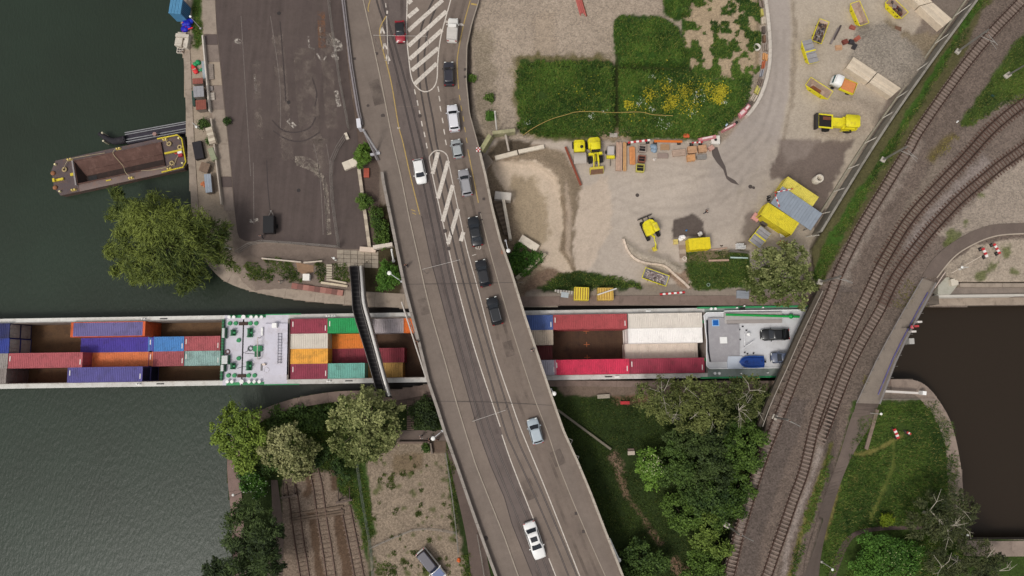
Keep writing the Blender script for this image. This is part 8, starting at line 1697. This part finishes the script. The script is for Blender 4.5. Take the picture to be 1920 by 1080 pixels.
# ================================================================= LAMPS
def lamp(label, u, v, hu, hv, h, z=None, arm=True, mat=None, head=.22, name='street_lamp', group='lamp posts'):
    z = zg(u, v) if z is None else z; b = P(u, v, z); t = P(hu, hv, z+h); o = thing(name, label, 'lamp', b, 0, group); d = t-b; pm = mat or MAT((196,192,184), .5, .1)
    top = Vector((d.x*.15, d.y*.15, h)); m = MB(); m.cyl((0, 0, 0), top, .08, .05, 8); m.build('pole', pm, o)
    m = MB(); m.cyl(top, (d.x, d.y, h), .05, n=6); m.build('arm', pm, o)
    m = MB(); m.ball((d.x, d.y, h+.02), head, 10, 6, .5); m.build('lamp_head', MAT((232,230,224), .4, .05), o); MB().cbox(0, 0, .15, .3, .3, .3).build('base', pm, o)
lamp('white lamp post on the grass strip of the left quay', 377, 54, 357, 31, 4.2); lamp('white lamp beside the willow at the lot corner', 432, 467, 422, 463, 3.6); lamp('white lamp at the landing beside the fence', 630, 488, 626, 484, 3.2); lamp('lamp on the river wall of the south bank', 458, 921, 437, 928, 4.2); lamp('lamp on the south east lawn by the narrow wall', 1630, 774, 1652, 776, 4.0); lamp('lamp leaning out beside the canal wall at the bare trees', 1775, 991, 1814, 1004, 4.5); lamp('lamp at the bottom between the two paths', 1540, 1053, 1561, 1068, 4.0); lamp('lamp on the quay beside the hopper barge', 377, 242, 368, 238, 3.4); lamp('lamp in the gravel beside the footpath bridge', 1798, 505, 1804, 501, 2.6)
def blamp(label, u, v, hu, hv, z0, h, thick=.14): lamp(label, u, v, hu, hv, h, z0, mat=MAT((202,202,204), .5, .08), head=.36, name='bridge_lamp', group='lamps on the road bridge')
blamp('curved white lamp on the bridge edge above the vivid green shrub', 753, 528, 730, 512, zroad(528)-.6, 1.2); blamp('white lamp on the bridge edge beside the lower path', 829, 808, 812, 822, zroad(808)-.4, 1.0); blamp('white lamp on the right bridge edge above the shaded lawn', 1033, 730, 1039, 738, zroad(735)-.3, 1.0); blamp('white lamp on the right bridge edge beside the triangular bed', 948, 452, 953, 470, zroad(455)-.4, 1.2)
def poleobj(label, u0, v0, z0, u1, v1, z1, r, mat, name='pole', cat='pole', group=None):
    a = P(u0, v0, z0); b = P(u1, v1, z1); o = thing(name, label, cat, a, 0, group); m = MB(); m.cyl((0, 0, 0), b-a, r, n=8); m.build('shaft', mat, o); m = MB(); m.cyl((0, 0, -.05), (0, 0, .12), r*1.8, n=8); m.build('foot', mat, o)
SIL = MAT((196,194,196), .4, .08, 2, 6, None, 0, 0, .4)
poleobj('thick silver pole leaning across the walkway at the barrier corner', 708, 285, zroad(285), 681, 243, zroad(285)+5.5, .16, SIL); poleobj('white lamp pole beside the old abutment wall', 932, 250, zg(932, 250), 928, 209, zg(932, 250)+7.5, .14, MAT((214,208,200), .5)); poleobj('white downpipe beside the bridge above the vivid green shrub', 738, 489, .3, 734, 468, 4, .16, WHT); poleobj('white open frame post at the bottom of the bridge edge', 1160, 1050, zroad(1050)-.3, 1142, 1010, zroad(1030)+.1, .2, MAT((214,212,206), .5))
poleobj('pale double pole along the bridge above the orange container', 800, 712, zroad(700)-.5, 753, 566, zroad(570)-.4, .13, MAT((188,180,172), .5)); poleobj('thin dark pole lying in front of the pale one', 790, 660, zroad(660)-.5, 762, 585, zroad(585)-.4, .08, MAT((120,112,106), .5))
c = P(674, 233, 3.0); o = thing('control_cabinet', 'white grey control cabinet at the end of the guard rail', 'cabinet', (P(675, 235, zroad(235)).x, P(675, 235, zroad(235)).y, zroad(235)-1), R(8)); MB().box(-.3, .3, -.75, .75, 0, 2.0).build('body', MAT((206,202,206), .5, .08), o); MB().box(-.34, .34, -.8, .8, 2.0, 2.08).build('lid', MAT((214,212,216), .5, .06), o)
bar('guard_barrier', 'white horizontal barrier closing the walkway corner', 'barrier', 695, 291, 713, 288, 3.4, .4, .35, [SIL], 1); crate('red brick pallet in the shrub bed beside the bridge', 688, 325, .9, 1.6, .4, MAT((168,84,66), .8, .2), 0, 6, 'pallets near the bridge'); o = thing('warning_panel', 'small red and white chequered panel at the bridge corner', 'sign', P(897, 281, zroad(281)+.1), R(0))
for i in range(3):
    for j in range(3): MB().box(-.35+i*.24, -.14+i*.24, -.35+j*.24, -.14+j*.24, 0, .25).build('tile', RW_[0] if (i+j) % 2 else RW_[1], o)
bar('stone_ledge', 'pale angular concrete ledge beside the spiky shrub', 'ledge', 645, 314, 670, 304, .1, 1.4, .6, [STN], 2); bar('bed_kerb', 'pale rough kerb between parking lot and shrub bed', 'kerb', 674, 318, 694, 466, .05, .55, .5, [MAT((190,176,156), .9, .2), MAT((172,158,140), .9, .2)], 14, None, 'stone'); bar('stone_ledge', 'thin white flake on the lot beside the wire fence', 'ledge', 648, 250, 653, 262, .1, .5, .3, [STN], 1)
# tram span wires
for lab, u0, v0, u1, v1 in (('thin white span wire over the tram rails by the black hatchback', 792, 505, 862, 487), ('thin white span wire over the tram rails south of the canal', 886, 790, 948, 769), ('thin span wire over the tram rails at the red car', 700, 66, 800, 68)):
    z = zroad(v0)+.25; a = P(u0, v0, z+5); b = P(u1, v1, z+5); o = thing('span_wire', lab, 'wire', a, 0, 'tram span wires'); m = MB(); m.cyl((0, 0, 0), b-a, .025, n=5); m.build('wire', MAT((206,200,192), .5), o)
    for e in (Vector((0, 0, 0)), b-a): m = MB(); m.cyl(e, e-Vector((0, 0, 5.2)), .05, n=6); m.build('pole', MAT((150,142,134), .5), o)
# loose things on lawns
c = G(1131, 743); o = thing('park_bench', 'pale slatted bench on the south canal walk', 'bench', c, R(3)); [MB().box(-1.0, 1.0, -.3+k*.16, -.18+k*.16, .42, .47).build('slat', MAT((170,158,142), .8), o) for k in range(4)]
for s in (-1, 1): MB().box(s*.85-.05, s*.85+.05, -.3, .35, 0, .42).build('leg', DARK, o)
c = G(1171, 755); o = thing('park_bench', 'bright red bench at the edge of the shaded lawn', 'bench', c, R(0)); [MB().box(-.75, .75, -.25+k*.17, -.11+k*.17, .42, .47).build('slat', MAT((190,50,56), .6), o) for k in range(3)]
for s in (-1, 1): MB().box(s*.6-.05, s*.6+.05, -.25, .25, 0, .42).build('leg', DARK, o)
c = G(1183, 849); o = thing('stone_block', 'pale stone block seat on the lawn left of the blossom tree', 'stone', c, R(2)); MB().box(-.55, .55, -.3, .3, 0, .45).build('block', MAT((190,176,160), .85, .12), o); MB().box(-.5, .5, .3, .7, 0, .25).build('step', MAT((110,92,84), .85), o)
for lab, u, v in (('open white frame box under the bridge edge, upper one', 1068, 827), ('open white frame box under the bridge edge, lower one', 1080, 858)):
    c = P(u, v, zroad(v)-.8); o = thing('vent_frame', lab, 'vent', c, R(-20), 'white vent frames on the bridge edge')
    for x0, x1, y0, y1 in ((-.3,.3,-.36,-.28),(-.3,.3,.28,.36),(-.36,-.3,-.36,.36),(.3,.36,-.36,.36)): MB().box(x0, x1, y0, y1, 0, .3).build('rim', MAT((196,190,180), .7), o)
heap('rubbish_bag', 'small orange bag beside the off-road vehicle', 'bag', 861, 1049, .5, .4, MAT((206,96,40), .6), 4, 41); heap('green_bin', 'dark green bin in the grass between the tracks', 'bin', 1859, 180, .45, .9, MAT((42,72,62), .6), 3, 42, flat=1.0); heap('white_stone', 'small white marker stone in the grass between the tracks', 'stone', 1794, 228, .3, .3, WHT, 2, 43)
o = thing('hose', 'yellow hose lying across the meadow', 'hose', G(980, 252)); b = G(980, 252)
m = MB(); m.tube([G(u, v, .75)-b for u, v in smooth([(980,254),(1000,240),(1032,224),(1062,215),(1080,210),(1110,209),(1150,211),(1200,210),(1225,215),(1262,217)], 4)], .05, 6); m.build('tube', MAT((172,146,84), .6), o)
o = thing('pipe_stack', 'stack of red plastic pipes at the top of the gravel yard', 'pipes', G(1088, 8), R(-76))
for k in range(7): e = rng.uniform(-.5, .5); m = MB(); m.cyl((-2.5+e, -.55+k*.17, .12+.1*(k % 2)), (2.0+e, -.5+k*.17, .12+.1*(k % 2)), .09, n=8); m.build('pipe', MAT((186,100,92), .5, .12) if k < 6 else RUST, o)
# ================================================================= PEOPLE (seen from high above)
def person_mesh(walk=.25, arm=.3):
    J = {'pel': (0,0,.95,.15), 'chest': (0,0,1.3,.17), 'neck': (0,0,1.5,.07), 'head': (.02,0,1.62,.11), 'crown': (.02,0,1.74,.08), 'hl': (0,.1,.9,.11), 'kl': (walk*.6,.11,.5,.08), 'al': (walk*.7,.11,.08,.06), 'tl': (walk*.7+.16,.11,.04,.05), 'hr': (0,-.1,.9,.11), 'kr': (-walk*.2,-.11,.5,.08), 'ar': (-walk,-.11,.1,.06), 'tr': (-walk+.15,-.11,.04,.05), 'sl': (0,.2,1.42,.075), 'el': (-arm*.3,.27,1.15,.055), 'wl': (arm*.5,.27,.92,.045), 'fl': (arm*.7,.26,.85,.04), 'sr': (0,-.2,1.42,.075), 'er': (arm*.2,-.27,1.15,.055), 'wr': (arm,-.26,.98,.045), 'fr': (arm+.1,-.25,.93,.04)}
    E = [('pel','chest'),('chest','neck'),('neck','head'),('head','crown'),('pel','hl'),('hl','kl'),('kl','al'),('al','tl'),('pel','hr'),('hr','kr'),('kr','ar'),('ar','tr'),('chest','sl'),('sl','el'),('el','wl'),('wl','fl'),('chest','sr'),('sr','er'),('er','wr'),('wr','fr')]
    ks = list(J); me = bpy.data.meshes.new('body'); me.from_pydata([J[k][:3] for k in ks], [(ks.index(a), ks.index(b)) for a, b in E], []); o = bpy.data.objects.new('tmp', me); COL.objects.link(o)
    o.modifiers.new('s', 'SKIN'); o.modifiers.new('d', 'SUBSURF').levels = 1
    for i, k in enumerate(ks): me.skin_vertices[0].data[i].radius = (J[k][3], J[k][3]); me.skin_vertices[0].data[i].use_root = (k == 'pel')
    dg = bpy.context.evaluated_depsgraph_get(); r = bpy.data.meshes.new_from_object(o.evaluated_get(dg)); bpy.data.objects.remove(o); r.materials.clear()
    r.polygons.foreach_set('use_smooth', np.ones(len(r.polygons), bool)); return r
PM = person_mesh()
def cloth_mat(shirt, legs, hair):
    m, t, b = _nodes('clothes'); tc = N(t, 'ShaderNodeTexCoord'); sx = N(t, 'ShaderNodeSeparateXYZ'); t.links.new(tc.outputs['Object'], sx.inputs[0])
    c = mixc(t, math_(t, 'GREATER_THAN', sx.outputs[2], .92), lin(legs), lin(shirt)); c = mixc(t, math_(t, 'GREATER_THAN', sx.outputs[2], 1.47), c, lin((190,140,116))); c = mixc(t, math_(t, 'GREATER_THAN', sx.outputs[2], 1.64), c, lin(hair)); t.links.new(c, b.inputs['Base Color']); b.inputs['Roughness'].default_value = .85; return m
def person(label, u, v, z, rz, shirt, legs=(46,46,56), hair=(52,40,32)):
    o = thing('person', label, 'person', P(u, v, z), R(rz), 'people on foot'); link('body', PM, cloth_mat(shirt, legs, hair), o); return o
person('person in dark clothes walking on the left bridge walkway above the canal', 763, 499, zroad(499)+.09, -75, (48,42,44)); person('person in black leaning at the left bridge parapet over the ship', 784, 641, zroad(641)+.09, 60, (30,28,30)); person('person in grey and white on the right bridge walkway over the ship', 998, 657, zroad(657)+.09, 110, (150,146,146)); person('person in white shirt on the lower path beside the bridge', 790, 818, zg(790, 818)+.06, 10, (206,200,196)); person('person in black beside the white lamp on the lower path', 806, 823, zg(806, 823)+.06, 200, (36,34,36)); person('person in dark jacket right of the white lamp on the lower path', 821, 823, zg(821, 823)+.06, 90, (56,52,56)); person('person on the quay path by the dirt patch, light top', 528, 529, zg(528, 529)+.1, 30, (196,186,170)); person('person on the parking lot fence corner in grey', 493, 445, zg(493, 445)+.07, 80, (110,104,104)); person('person in black standing alone in the works yard', 1321, 399, zg(1321, 399)+.03, 10, (30,30,34))
# cyclist on the footpath bridge
o = thing('bicycle', 'bicycle standing on the footpath bridge under the pink rider', 'bicycle', P(1699, 614, RAIL_Z+.10), R(5)); 
for x in (-.52, .52): m = MB(); m.ring((x, 0, .34), .31, .03, 18, 5, 'Y'); m.build('wheel', BLK, o)
m = MB(); m.cyl((-.52, 0, .34), (-.1, 0, .34), .02, n=5); m.cyl((-.1, 0, .34), (-.2, 0, .9), .02, n=5); m.cyl((-.2, 0, .8), (.4, 0, .85), .02, n=5); m.cyl((-.1, 0, .34), (.4, 0, .8), .02, n=5); m.cyl((.4, 0, .95), (.52, 0, .34), .02, n=5); m.build('frame', DARK, o); m = MB(); m.cyl((.38, -.28, 1.0), (.38, .28, 1.0), .02, n=5); m.build('handlebar', GALV, o); MB().cbox(-.2, 0, .93, .26, .14, .06).build('saddle', BLK, o)
person('cyclist in pink top on the footpath bridge', 1702, 614, RAIL_Z+.25, 5, (226,96,116), (40,40,48))
